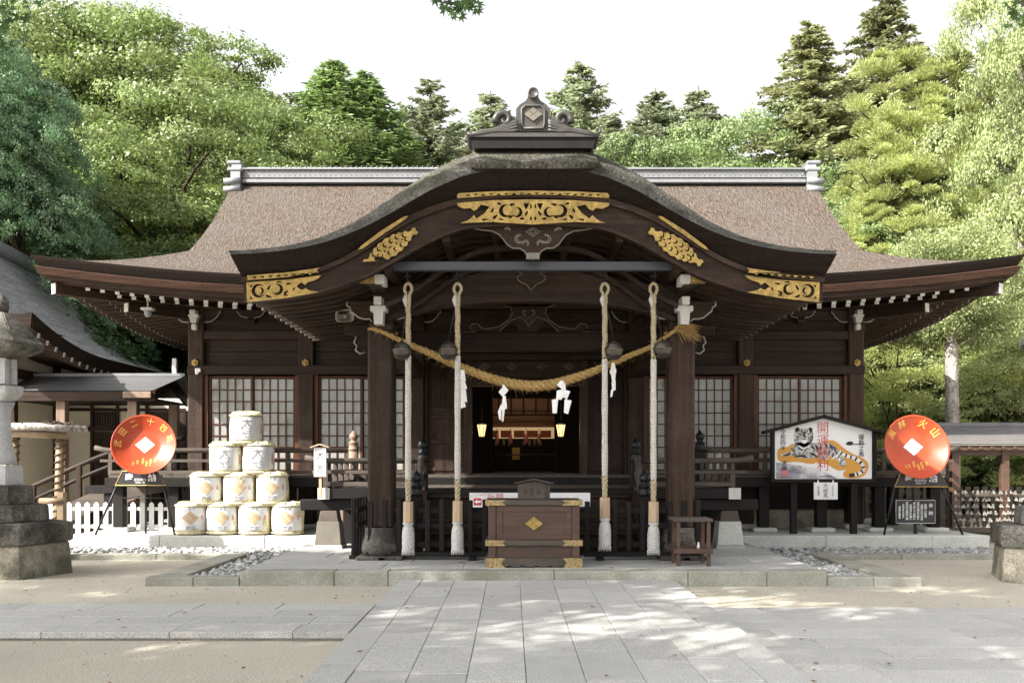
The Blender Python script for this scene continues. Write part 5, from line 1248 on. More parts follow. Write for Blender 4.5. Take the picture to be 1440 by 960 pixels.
paint([blob([(1093,640),(1094,632),(1100,629),(1108,628),(1114,624),(1130,622),(1150,622),(1165,619),(1172,619),(1180,624),(1188,631),(1200,638),(1212,643),(1220,650),(1221,658),(1216,667),(1208,671.5),(1196,672),(1187,670),(1186,664),(1190,660),(1180,661),(1170,657),(1163,653),(1150,650),(1140,652),(1120,649),(1105,650),(1095,647)])], 2, 'ochre_ground', M['ochre'])
body = [blob([(1116,626),(1122,622),(1138,622),(1152,622),(1166,622),(1174,627),(1180,634),(1187,645),(1190,650),(1188,655),(1182,655),(1178,648),(1168,641),(1162,647),(1150,644),(1136,644),(1120,643),(1116,640),(1100,641),(1099,637),(1112,635)]),
        blob([(1117,621),(1116,612),(1119,605),(1125,602.5),(1132,602),(1139,603),(1143,608),(1143.5,616),(1141,622),(1136,626),(1130,629),(1123,626)])]
paint(body, 3, 'tiger', M['fur'])
paint([blob([(1118.5,607),(1118,603),(1121,600.5),(1124,602),(1123.5,606)]), blob([(1137,604),(1138,601),(1141.5,601.5),(1142.5,605),(1140.5,608)])], 3.6, 'tiger_ears', M['black_ink'])
st = []
def stroke(x0, y0, x1, y1, w, bend=0):
    dx, dy = x1-x0, y1-y0; L = math.hypot(dx, dy); nx, ny = -dy/L, dx/L; top = []; bot = []
    for i in range(7):
        f = i/6; ww = w*math.sin(PI*(.1+.85*f))/2; o = bend*math.sin(PI*f); top.append((x0+dx*f+nx*(o+ww), y0+dy*f+ny*(o+ww))); bot.append((x0+dx*f+nx*(o-ww), y0+dy*f+ny*(o-ww)))
    return top+bot[::-1]
for a in ((1129,611,1133,614.5,3.5),(1131,606,1131,611,3),(1124.5,610,1127,611.5,1.6),(1135.5,610.5,1138,609.5,1.6),(1128,617.5,1134,617.5,1.4),(1119,612,1122,615,1.5),(1119,617,1123,619,1.5),(1142.5,612,1139.5,615,1.5),(1142,617,1138,619.5,1.5),(1126,604,1128,607.5,1.4),(1136,604,1134,607.5,1.4),(1121,608,1123,609,1.2),(1140,607,1138,608.5,1.2),
          (1101,640.5,1112,638,2.6),(1116,642,1133,640.5,2.4),(1122,628,1128,634,2),(1136,629,1130,635,2),(1140,626,1146,632,2.6),(1146,624,1151,634,2.8),(1138,636,1150,642,3),(1153,624,1156,632,2),(1160,623,1164,630,2),(1166,623,1171,632,2.4),(1172,628,1176,637,2.2),(1167,632,1165,640,2),(1172,636,1170,643,2),(1178,634,1174,640,1.8),(1181,640,1177,645,1.8),(1185,646,1181,650,1.6),(1183,655.5,1189,654,1.2),(1112,630,1117,635,1.8),(1126,640,1136,643,2)): st.append(stroke(*a))
paint(st, 4.6, 'tiger_stripes', M['black_ink'])
paint([blob([(1127,618.5),(1135,618.5),(1134,622),(1131,623.5),(1128,622)])]+[stroke(1123,626,1131,630,2.2, 1), stroke(1140,625,1131,630,2.2,-1), stroke(1174,636,1182,648,3), stroke(1169,646,1176,640,2)], 4.2, 'tiger_muzzle', M['sign_white'])
tl = [(1180,635),(1186,639),(1193,641.5),(1200,643),(1207,647),(1213,653),(1214.5,660),(1209,665),(1202,667),(1194,668.5)]
tail = []; tb = []
for i in range(len(tl)-1):
    for s in range(3):
        f0, f1 = s/3, (s+1)/3; p = [tl[i][q]+(tl[i+1][q]-tl[i][q])*f0 for q in (0,1)]; q = [tl[i][w_]+(tl[i+1][w_]-tl[i][w_])*f1 for w_ in (0,1)]
        d = math.hypot(q[0]-p[0], q[1]-p[1]); n = (-(q[1]-p[1])/d*2.6, (q[0]-p[0])/d*2.6); sq_ = [(p[0]+n[0], p[1]+n[1]), (q[0]+n[0], q[1]+n[1]), (q[0]-n[0], q[1]-n[1]), (p[0]-n[0], p[1]-n[1])]
        (tb if s == 1 or (i > 7 and s < 3) else tail).append(sq_)
paint(tail, 3.2, 'tiger_tail', M['sign_white']); paint(tb, 3.8, 'tiger_tail_rings', M['black_ink'])
def brush(s, size, px, py, m, name, sp=.85, bold=.0): 
    return link(name, facing(text_mesh(s, size, .001, vertical=True, spacing=sp, bold=bold), (XX(px, ED), ED-.011, ZZ(py, ED))), m, TB)
brush('開運勝利', .235, 1157, 628.5, M['red_ink'], 'red_lettering', .97, -.002); brush('令和四年', .105, 1101, 618.5, M['black_ink'], 'lettering', .95); brush('寅歳', .10, 1103, 655, M['black_ink'], 'lettering', .95); brush('躍動之風', .105, 1211, 626.5, M['black_ink'], 'lettering', .98)
paint([stroke(1192,624.5,1219,624,1.2), blob([(1189,624),(1193,620.5),(1199,621),(1199,624),(1195,626)])], 5, 'ink_sword', M['black_ink']); paint([stroke(1151,670,1172,669,1.0)]+[stroke(1153+3*i,668.3,1154.5+3*i,670.5,.8) for i in range(6)], 5.2, 'ink_signature', M['black_ink'])
paint([[(1099,660),(1108,660),(1108,669),(1099,669)]], 5, 'red_seal', M['pink_ink'])
T = thing('small_notice', 'small white notice hanging below the tiger tablet', 'notice', (XX(1161, ED-.06), ED-.06, ZZ(702, ED)))
b = MB(); D_ = ED-.06; b.box(XX(1144.5, D_), XX(1178, D_), D_, D_+.012, ZZ(702, D_), ZZ(678, D_), .002); b.box(XX(1150, D_), XX(1152, D_), D_+.013, D_+.03, ZZ(690, D_), ZZ(675, D_), .001); b.box(XX(1171, D_), XX(1173, D_), D_+.013, D_+.03, ZZ(690, D_), ZZ(675, D_), .001); P_ = b.build('board', M['sign_white'], T)
ms = [facing(text_mesh(s, z, .001, vertical=True, spacing=.95), (XX(px, D_), D_-.002, ZZ(690, D_))) for s, z, px in (('大絵馬', .095, 1161), ('令和四年壬寅', .035, 1171), ('宮司謹書', .045, 1151))]
[link('lettering', m_, M['black_ink'], P_) for m_ in ms]
# ------------------------------------------------------------------ small fittings
c = at(485, 444, 15.4); T = thing('horn_speaker', 'grey horn loudspeaker under the left porch eave', 'loudspeaker', c)
b = MB(); w_, h_ = .145, .10; rows = []
for y, k, mm in ((.30,.25,0),(.22,.28,0),(.02,.92,0),(-.02,1.0,0),(-.025,.97,0),(.0,.86,0),(.14,.32,0),(.17,.02,0)):
    rows.append([(c.x+w_*k*math.copysign(abs(math.cos(a))**.5, math.cos(a)), c.y+y, c.z+h_*k*math.copysign(abs(math.sin(a))**.5, math.sin(a))) for a in [2*PI*i/28 for i in range(29)]])
b.grid(rows); b.lathe((c.x, c.y+.12, c.z), [(.03, 0), (.034, .07), (.02, .10), (.001, .105)], 12, M=Matrix.Rotation(PI/2, 3, 'X')); b.build('horn', M['speaker'], T)
b = MB(); b.tube([(c.x, c.y+.22, c.z), (c.x+.05, c.y+.22, c.z+.22), (c.x+.05, c.y+.22, c.z+.42)], .014, 6); b.build('bracket', M['iron'], T)
c = at(208, 438, 18.5); T = thing('eave_lamp', 'small round glass lamp under the left eave of the hall', 'lamp', c)
b = MB(); b.box(c.x-.11, c.x+.11, c.y-.09, c.y+.09, c.z+.02, c.z+.07, .01); b.cyl((c.x, c.y, c.z+.06), (c.x, c.y, c.z+.22), .015); b.build('fitting', M['speaker'], T)
b = MB(); b.lathe((c.x, c.y, c.z+.018), [(.065, 0), (.07, -.03), (.06, -.09), (.03, -.12), (.001, -.125)], 16); b.build('globe', M['tile'], T)
c = at(279, 522, 19.8); T = thing('wall_lamp', 'little white lamp box on the left corner pillar', 'lamp', c)
b = MB(); b.box(c.x-.055, c.x+.055, c.y-.06, c.y+.02, c.z-.02, c.z+.06, .012); b.lathe((c.x-.02, c.y-.03, c.z-.021), [(.035, 0), (.035, -.03), (.001, -.05)], 12); b.build('lamp_body', M['sign_white'], T)
# little roofed wooden sign on the deck post
D_ = 16.05; T = thing('prayer_sign', 'small white roofed wooden sign fixed to the left deck railing', 'sign', (XX(449, D_), D_, ZZ(671, D_)))
b = MB(); b.box(XX(441.5, D_), XX(458.5, D_), D_, D_+.025, ZZ(670, D_), ZZ(629, D_), .003); P_ = b.build('board', M['sign_white'], T)
b = MB(); b.box(XX(448, D_), XX(452, D_), D_+.026, D_+.06, ZZ(700, D_), ZZ(640, D_), .003); b.build('post', M['pale_wood'], T)
b = MB()
for s in (-1, 1): b.bar((XX(450, D_), D_+.01, ZZ(624.5, D_)), (XX(450+s*13, D_), D_+.01, ZZ(629, D_)), .12, .02)
b.build('roof', M['pale_wood'], T)
link('lettering', facing(text_mesh('大志', .14, .002, vertical=True, spacing=1.5), (XX(450, D_), D_-.002, ZZ(650, D_))), M['black_ink'], P_)
# ------------------------------------------------------------------ stone lanterns
LC = Vector((-7.33, 14.25, -.03))
T = thing('stone_lantern', 'tall weathered stone lantern on a stepped base at the left edge', 'stone lantern', LC, 'stone lanterns before the hall')
lz = lambda y: ZZ(y, 14.25)-0
def hexl(name, prof, m, rot=R(12), n=6, sm_=False, par=T):
    b = MB(); b.lathe((LC.x, LC.y, 0), prof, n, smooth=sm_, rot=rot)
    if n == 6: bmesh.ops.bevel(b.bm, geom=[e for e in b.bm.edges if e.calc_length() > .08], offset=.014, segments=2, affect='EDGES')
    for v in b.bm.verts:
        v.co += Vector((mnoise.noise(v.co*5), mnoise.noise(v.co*5+Vector((9,0,0))), mnoise.noise(v.co*5+Vector((0,9,0)))))*.014
    return b.build(name, M[m], par)
hexl('base', [(.99, -.06), (.97, .02), (.93, .44), (.001, .44)], 'wornbase'); hexl('base_slab', [(.001,.445), (.97, .445), (.99, .50), (.985, .70), (.94, .735), (.001, .735)], 'dark_stone')
hexl('lower_step', [(.001,.74), (.66, .74), (.67, .78), (.655, .98), (.001, .985)], 'dark_stone'); hexl('upper_step', [(.001,.99), (.455, .99), (.46, 1.02), (.45, 1.25), (.001, 1.255)], 'dark_stone'); hexl('plinth', [(.001,1.26), (.315, 1.26), (.31, 1.54), (.001, 1.545)], 'pale_stone')
hexl('shaft', [(.001,1.55), (.23, 1.55), (.20, 1.68), (.155, 1.9), (.14, 2.12), (.15, 2.3), (.19, 2.44), (.001, 2.445)], 'pale_stone', n=20, sm_=True)
hexl('lamp_platform', [(.001,2.45), (.19, 2.45), (.31, 2.54), (.32, 2.66), (.26, 2.68), (.001, 2.685)], 'pale_stone')
b = MB()
for k in range(6):
    a = R(12+60*k); b.box(LC.x+.185*math.cos(a)-.035, LC.x+.185*math.cos(a)+.035, LC.y+.185*math.sin(a)-.035, LC.y+.185*math.sin(a)+.035, 2.69, 3.06)
b.lathe((LC.x, LC.y, 0), [(.15, 2.69), (.15, 3.06)], 6, smooth=False, rot=R(12)); b.build('fire_box', M['pale_stone'], T)
hexl('roof_cap', [(.001,3.065), (.22, 3.065), (.50, 3.13), (.585, 3.18), (.60, 3.27), (.50, 3.36), (.33, 3.55), (.2, 3.68), (.13, 3.72), (.001, 3.72)], 'dark_stone'); hexl('finial', [(.001,3.725), (.10, 3.725), (.13, 3.80), (.12, 3.9), (.06, 3.97), (.001, 4.0)], 'dark_stone', n=16, sm_=True)
c = copy_tree(T); c.location = (7.52, 13.55, -.03); c['label'] = 'stone lantern on a stepped base at the right edge, only its foot in view'
# ------------------------------------------------------------------ rope-wrapped log arbour
D_ = 16.6; T = thing('log_arbour', 'low arbour of logs with a rope-wrapped post beside the left lantern', 'arbour', (XX(60, D_), D_, 0))
rnd = random.Random(8)
for px in (82, 18):
    p0, p1 = Vector((XX(px-3, D_), D_, 0)), Vector((XX(px+3, D_), D_, ZZ(612, D_))); b = MB(); b.tube([p0, p0.lerp(p1, .5)+Vector((.01, 0, 0)), p1], [.075, .07, .07], 10); p = b.build('post', M['bamboo'], T)
    b = MB(); b.tube([p0.lerp(p1, i/220)+Vector((math.cos(i*.5)*.078, math.sin(i*.5)*.078, 0)) for i in range(221)], .013, 5); b.build('wrapped_rope', M['trunk'], p)
for k in range(4): b = MB(); y = D_-.22+.15*k; b.tube([(XX(3, D_), y, ZZ(601, D_)+.02*rnd.random()), (XX(60, D_), y, ZZ(600, D_)), (XX(104+3*k, D_), y, ZZ(603, D_))], .062, 9); b.build('roof_log', M['trunk_pale'], T)
b = MB(); b.tube([(XX(8, D_), D_-.1, ZZ(609, D_)), (XX(100, D_), D_-.1, ZZ(612, D_))], .065, 9); b.build('cross_log', M['bamboo'], T)
b = MB()
for i in range(60):
    x = XX(rnd.uniform(6, 98), D_); y = D_+rnd.uniform(-.28, .25); z = ZZ(598, D_)+.02; b.tube([(x, y, z), (x+rnd.uniform(-.1,.1), y+rnd.uniform(-.05,.05), z+rnd.uniform(.0,.05)), (x+rnd.uniform(-.2,.2), y-.03, z-rnd.uniform(0,.08))], [.016,.013,.008], 4)
b.build('bark_thatch', M['trunk'], T)
b = MB(); b.tube([(XX(56, 16.2), 16.2, ZZ(704, 16.2)), (XX(92, 16.2), 16.2, ZZ(704, 16.2))], .05, 8); b.build('low_rail', M['bamboo'], T)
b = MB(); b.box(XX(82, 16.25), XX(91, 16.25), 16.2, 16.34, -.02, ZZ(692, 16.25)); b.build('rail_post', M['bamboo'], T)
# ------------------------------------------------------------------ white picket fence
D_ = 19.3; T = thing('picket_fence', 'low white painted picket fence behind the left dish sign', 'fence', (XX(150, D_), D_, .1))
b = MB(); x = XX(45, D_); i = 0
while x < XX(262, D_):
    b = MB(); z1 = ZZ(706, D_); b.prism([(x-.047, .12), (x+.047, .12), (x+.047, z1-.03), (x, z1+.01), (x-.047, z1-.03)], D_, D_+.022); b.build('picket', M['fence_white'], T); x += .178
for z in (.3, .64): b = MB(); b.box(XX(42, D_), XX(264, D_), D_+.024, D_+.06, z, z+.07); b.build('fence_rail', M['fence_white'], T)
# ------------------------------------------------------------------ neighbouring hall on the left
NB_ = thing('side_building', 'cream walled shrine office with grey shingle roof behind the left lantern', 'building', (-12, 22, 0))
RX, EX = -12.7, -9.45
def side_roof(y, s):                             # s 0 ridge .. 1 eave
    f = (y-19.6)/9.2; x = RX+(EX-RX)*s
    k = max(0, 1-(y-19.6)/3.6); z0 = 6.75-.05*max(0, y-24)
    return Vector((x, y, z0-(z0-3.98)*(1-(1-s)**1.55)*1.0 + .55*k**2*s - .9*k*(1-s)**1.2))
b = MB(); b.grid([[side_roof(19.6+9.2*i/24, j/20) for j in range(21)] for i in range(25)])
b.grid([[Vector((2*RX-p.x, p.y, p.z)) for p in [side_roof(19.6+9.2*i/24, j/20) for j in range(21)]] for i in range(25)], flip=True)
RO = b.build('roof', M['slate'], NB_, weld=True)
b = MB(); e = [side_roof(19.6+9.2*i/24, 1) for i in range(25)]; b.grid([e, [p-Vector((.03, 0, .30)) for p in e], [p-Vector((1.2, 0, .2)) for p in e]], smooth=False)
e = [side_roof(19.6, j/20) for j in range(21)]; e = [Vector((2*RX-p.x, p.y, p.z)) for p in e[::-1]]+e[1:]; b.grid([e, [p+Vector((0, .05, -.30)) for p in e], [p+Vector((0, 1.5, -.28)) for p in e]], smooth=False); b.build('eave_boards', M['woodX'], RO, recalc=False)
b = MB(); b.tube([side_roof(19.8+9*i/10, 0)+Vector((0, 0, .12)) for i in range(11)], .2, 10); b.build('ridge_cap', M['tile'], RO)
b = MB()
for k in range(22):
    y = 19.9+.38*k; p = side_roof(y, 1)-Vector((.02, 0, .34)); b.bar(p, p+Vector((-1.4, 0, .38)), .09, .10)
b.build('rafter', M['woodX'], RO)
for k in range(22):
    y = 19.9+.38*k; p = side_roof(y, 1)-Vector((.005, 0, .34)); b = MB(); b.bar(p, p+Vector((-.013, 0, .003)), .085, .095); b.build('rafter_end', M['white'], RO)
b = MB(); b.box(-14.8, -10.8, 21.4, 28.2, 0, 4.3, .01); b.build('wall', M['plaster'], NB_)
b = MB(); b.box(-14.85, -10.75, 21.36, 21.5, 3.4, 3.6); b.box(-10.81, -10.7, 21.4, 28.2, 3.4, 3.6)
for y in (21.45, 23.5, 25.6, 28): b.box(-10.86, -10.68, y-.09, y+.09, 0, 4.2)
for x in (-14.6, -12.7): b.box(x-.09, x+.09, 21.33, 21.5, 0, 4.2)
b.build('timber_frame', M['woodV'], NB_)
p = side_roof(20.1, .95); b = MB(); b.prism([(p.x-1.1, p.z-.1), (p.x-.5, p.z-.34), (p.x+.1, p.z-.42), (p.x+.1, p.z-.52), (p.x-.6, p.z-.46), (p.x-1.15, p.z-.2)], 19.72, 19.75); b.build('gilded_trim', M['gold'], RO)
# covered corridor joining the two halls
CO = thing('covered_corridor', 'low covered corridor with dark metal roof joining the halls on the left', 'corridor', (XX(140, 22), 22, 0))
xl, xr = XX(-80, 22.3), XX(259, 22.3); zr = ZZ(529, 22.3); ze = ZZ(549, 21.2); xe = XX(214, 21.2)
b = MB(); b.face([(xl, 21.2, ze), (xe, 21.2, ze), (xr, 22.3, zr), (xl, 22.3, zr)]); b.face([(xl, 22.3, zr), (xr, 22.3, zr), (xe+.4, 23.4, ze), (xl, 23.4, ze)])
RO = b.build('roof', M['plate_roof'], CO, recalc=False)
b = MB(); b.bar((xl, 22.3, zr+.03), (xr+.03, 22.3, zr+.03), .09, .07); b.build('ridge_bar', M['tile'], RO)
b = MB(); b.box(xl, xe-.01, 21.22, 21.30, ze-.22, ze-.012, .006); b.prism([(21.22, ze-.22), (21.22, ze-.012), (22.3, zr-.012), (23.38, ze-.012), (23.38, ze-.22), (22.3, zr-.25)], xe-.008, xe+.05, 'x'); b.build('fascia', M['woodX'], RO)
b = MB(); b.box(xl, xe-.02, 21.31, 23.38, ze-.20, ze-.15, .004); b.build('corridor_ceiling', M['black_wood'], RO)
b = MB(); b.box(xe-.6, xe-.0, 21.12, 21.2, ze-.16, ze-.02, .01); b.build('gutter', M['pink_wood'], RO)
for px, y in ((188, 21.45), (88, 21.45), (245, 22.9), (-20, 21.45), (13, 22.9)): b = MB(); b.box(XX(px, y)-.10, XX(px, y)+.10, y-.1, y+.1, .0, ze-.205, .012); b.build('post', M['pink_wood'], CO)
b = MB(); b.box(XX(246, 22.5)-.05, XX(246, 22.5)+.05, 22.45, 22.55, zr, zr+.42); b.build('vent_pipe', M['fence_white'], CO)
b = MB(); b.box(xl, xr, 23.9, 24.0, 0, 3.1, .01); WL = b.build('wall', M['plaster'], CO)
def wp(x0, x1, y0, y1, m, name, dd=23.87, th=.028):
    b = MB(); b.box(XX(x0, dd), XX(x1, dd), dd-th, dd, ZZ(y1, dd), ZZ(y0, dd), .005); return b.build(name, M[m], WL)
for x0 in (38, 90, 128, 164, 205, -5): wp(x0, x0+4, 560, 740, 'woodV', 'wall_post', th=.06)
wp(-10, 262, 600, 606, 'woodX', 'wall_beam', th=.05); wp(-10, 262, 574, 578, 'woodX', 'wall_beam', th=.05)
for x0, x1, y0, y1 in ((42.5, 89.5, 579, 700), (132.5, 163.5, 579, 599.5)):
    L_ = wp(x0, x1, y0, y1, 'black_wood', 'lattice_window'); b = MB(); k = x0+2
    while k < x1-1: b.box(XX(k, 23.8), XX(k+1.6, 23.8), 23.80, 23.83, ZZ(y1, 23.8), ZZ(y0, 23.8), .003); k += 3.6
    b.build('lattice', M['grey_wood'], L_)
wp(168.5, 204.5, 607, 660, 'grey_wood', 'door_panel')
for x0, x1, y0 in ((-60, -5.5, 579), (0, 37.5, 607), (132.5, 163.5, 607), (209.5, 262, 579)): wp(x0, x1, y0, 740, 'woodV', 'boarded_panel')
# arched ramp with railings
RP = thing('ramp_bridge', 'curved timber ramp with railings rising to the hall veranda on the left', 'ramp', (XX(150, 20.6), 20.6, 0))
def rampz(f): return ZZ(738, 20.6)+(VZ-ZZ(738, 20.6)+.0)*(math.sin(f*PI/2)**1.15)
xa, xb = XX(40, 20.6), AX-6.95
def rpt(f, dz, y): return (xa+(xb-xa)*f, y, rampz(f)+dz)
b = MB()
for y0, y1, d0, d1 in ((20.3, 21.2, -.06, 0.),): b.grid([[rpt(i/20, 0, y0) for i in range(21)], [rpt(i/20, 0, y1) for i in range(21)]], flip=False)
b.build('ramp_deck', M['grey_wood'], RP)
b = MB()
for i in range(20): b.hexa([rpt(i/20, -.34, 20.2), rpt((i+1)/20, -.34, 20.2), rpt((i+1)/20, -.34, 20.296), rpt(i/20, -.34, 20.296), rpt(i/20, .05, 20.2), rpt((i+1)/20, .05, 20.2), rpt((i+1)/20, .05, 20.296), rpt(i/20, .05, 20.296)])
b.build('side_beam', M['grey_wood'], RP)
for dz, r in ((.72, .05), (.45, .04)): b = MB(); b.tube([rpt(i/20, dz, 20.25) for i in range(21)], r, 8); b.build('handrail', M['woodX'], RP)
for f in (.08, .36, .64, .9): p = Vector(rpt(f, .06, 20.25)); b = MB(); b.box(p.x-.05, p.x+.05, 20.205, 20.295, p.z, p.z+.66); b.build('rail_post', M['woodV'], RP)
b = MB(); b.box(XX(125, 19.9), XX(166, 19.9), 19.7, 19.95, ZZ(693, 19.9), ZZ(682, 19.9), .01); b.box(XX(150, 19.9), XX(167, 19.9), 19.75, 19.95, .1, ZZ(693.3, 19.9), .01); b.build('ramp_trestle', M['black_wood'], RP)
# ------------------------------------------------------------------ paper racks on the right
M['paper_old'] = mat('aged_paper', (.22,.205,.185), .8, .25, (9,9,9), bump=0, island=.35)
D_ = 19.6; T = thing('fortune_rack', 'roofed wooden rack with rows of tied paper fortunes right of the hall', 'paper rack', (XX(1420, D_), D_, 0))
x0, x1 = XX(1318, D_), XX(1560, D_); zt, zl = ZZ(599, D_+.5), ZZ(624, D_-.25)
b = MB(); b.hexa([(x0, D_-.25, zl-.03), (x1, D_-.25, zl-.03), (x1, D_+.5, zt-.03), (x0, D_+.5, zt-.03), (x0, D_-.25, zl), (x1, D_-.25, zl), (x1, D_+.5, zt), (x0, D_+.5, zt)]); b.hexa([(x0, D_+.5, zt-.03), (x1, D_+.5, zt-.03), (x1, D_+1.25, zl-.03), (x0, D_+1.25, zl-.03), (x0, D_+.5, zt), (x1, D_+.5, zt), (x1, D_+1.25, zl), (x0, D_+1.25, zl)])
RO = b.build('roof', M['rack_roof'], T)
b = MB()
for k in range(9): f = k/9; b.bar((x0, D_-.25+.75*f, zl+(zt-zl)*f+.012), (x1, D_-.25+.75*f, zl+(zt-zl)*f+.012), .02, .025)
b.box(x0, x1, D_+.42, D_+.58, zt-.01, zt+.07); b.build('roof_batten', M['tile_dark'], RO)
b = MB(); b.box(x0+.1, x1-.1, D_-.05, D_+.05, ZZ(640, D_), ZZ(632, D_)); b.box(x0, x1, D_-.22, D_-.16, zl-.12, zl-.035); k = x0+.05
while k < x1: b.box(k, k+.05, D_-.28, D_+1.2, zl-.10, zl-.045, .004); k += .22
b.build('roof_beam', M['box_wood'], T)
for px in (1342, 1412, 1482, 1550): b = MB(); b.box(XX(px, D_)-.075, XX(px, D_)+.075, D_-.07, D_+.07, 0, zl-.05); b.build('post', M['box_wood'], T)
b = MB(); PB = MB(); rnd = random.Random(21)
for row in range(6):
    z = ZZ(690+9.5*row, D_)
    b.tube([(x0+.3, D_-.09, z), (x1-.1, D_-.09, z)], .004, 4)
    x = x0+.32
    while x < x1-.12:
        a = rnd.uniform(-.4, .4); w = .016; l = rnd.uniform(.04, .075)
        for s in (-1, 1):
            d = Vector((s*rnd.uniform(.2, .8)*.05, rnd.uniform(-.03, .01), -l)); q = Vector((x, D_-.09, z)); u = Vector((w, 0, w*.4*s)); PB.face([q-u, q+u, q+u+d, q-u+d])
        PB.box(x-.013, x+.013, D_-.10, D_-.08, z-.014, z+.012, .002); x += rnd.uniform(.05, .16)
b.build('wire', M['iron'], T); tag(PB.build('paper_fortune', M['paper_old'], T, recalc=False), 'rows of folded white paper fortunes tied to the wires', kind='stuff')
b = MB(); b.box(x0+.1, x1, D_+.1, D_+.15, ZZ(752, D_), ZZ(746, D_)); b.box(x0+.1, x1, D_-.12, D_-.07, ZZ(748, D_), ZZ(741, D_)); b.box(x0+.2, x1, D_+.02, D_+.06, ZZ(698, D_), ZZ(694, D_)); b.build('rack_rail', M['grey_wood'], T)
# fence of planks behind, in the shade
D_ = 23.5; T = thing('plank_fence', 'dark slatted fence in the shade behind the paper rack', 'fence', (10.5, D_, 0))
b = MB(); x = 7.7
while x < 16: b.box(x, x+.13, D_, D_+.025, .05, 1.0, .004); x += .2
b.build('slats', M['grey_wood'], T); b = MB(); b.box(7.6, 16.1, D_+.03, D_+.08, .25, .34); b.box(7.6, 16.1, D_+.03, D_+.08, .8, .89); b.build('fence_rail', M['grey_wood'], T)
# ------------------------------------------------------------------ hills and trees
HF = mat('forest_floor', (.085,.075,.045), .95, .4, (.8,.8,.8), fine=(8,.4), bump=.6, bd=.05)
def hillz(x, y):
    d = max(0, y-34); s = max(0, -x-9)*.10+max(0, x-11)*.03
    return min(11, (d*.16 + s*min(1, d/12)*2.0))*min(1, d/6) - .02
b = MB(); b.grid([[(x, y, hillz(x, y)+(.35*mnoise.noise((x*.15, y*.15, 0)) if y > 36 else 0)) for x in range(-90, 91, 4)] for y in range(33, 121, 4)])
tag(b.build('hill', HF, recalc=False, loc=(0,0,0)), kind='structure')
def leaf_mesh(name, C, U, V):
    """one quad per leaf from centres and two half-axes (n,3)"""
    n = len(C); co = np.empty((n, 4, 3)); co[:,0] = C-U; co[:,1] = C-V; co[:,2] = C+U; co[:,3] = C+V
    me = bpy.data.meshes.new(name); me.vertices.add(n*4); me.vertices.foreach_set('co', co.reshape(-1))
    me.loops.add(n*4); me.loops.foreach_set('vertex_index', np.arange(n*4)); me.polygons.add(n)
    me.polygons.foreach_set('loop_start', np.arange(0, n*4, 4)); me.polygons.foreach_set('loop_total', np.full(n, 4))
    me.update(calc_edges=True); return me
def unit(a): return a/np.maximum(np.linalg.norm(a, axis=1, keepdims=True), 1e-9)
def leaves(rng, C, size, up=.6, asp=.55, N=None):
    n = len(C); N = N if N is not None else unit(rng.normal(size=(n,3))*(1-up)+np.array([0,0,1.])*up+rng.normal(size=(n,3))*.35); A = unit(np.cross(N, rng.normal(size=(n,3)))); B = np.cross(N, A); s = size*rng.uniform(.6, 1.35, (n,1))
    return A*s, B*s*asp
def limb(b, p0, p1, r0, r1, rnd, sag=.1, n=6):
    p0 = Vector(p0); p1 = Vector(p1); L = (p1-p0).length; pts = []; mid = Vector((rnd.uniform(-1,1), rnd.uniform(-1,1), rnd.uniform(-.2,1)))*L*sag
    for i in range(n+1): f = i/n; pts.append(p0.lerp(p1, f)+mid*math.sin(PI*f))
    b.tube(pts, [r0+(r1-r0)*i/n for i in range(n+1)], 7, caps=False); return pts
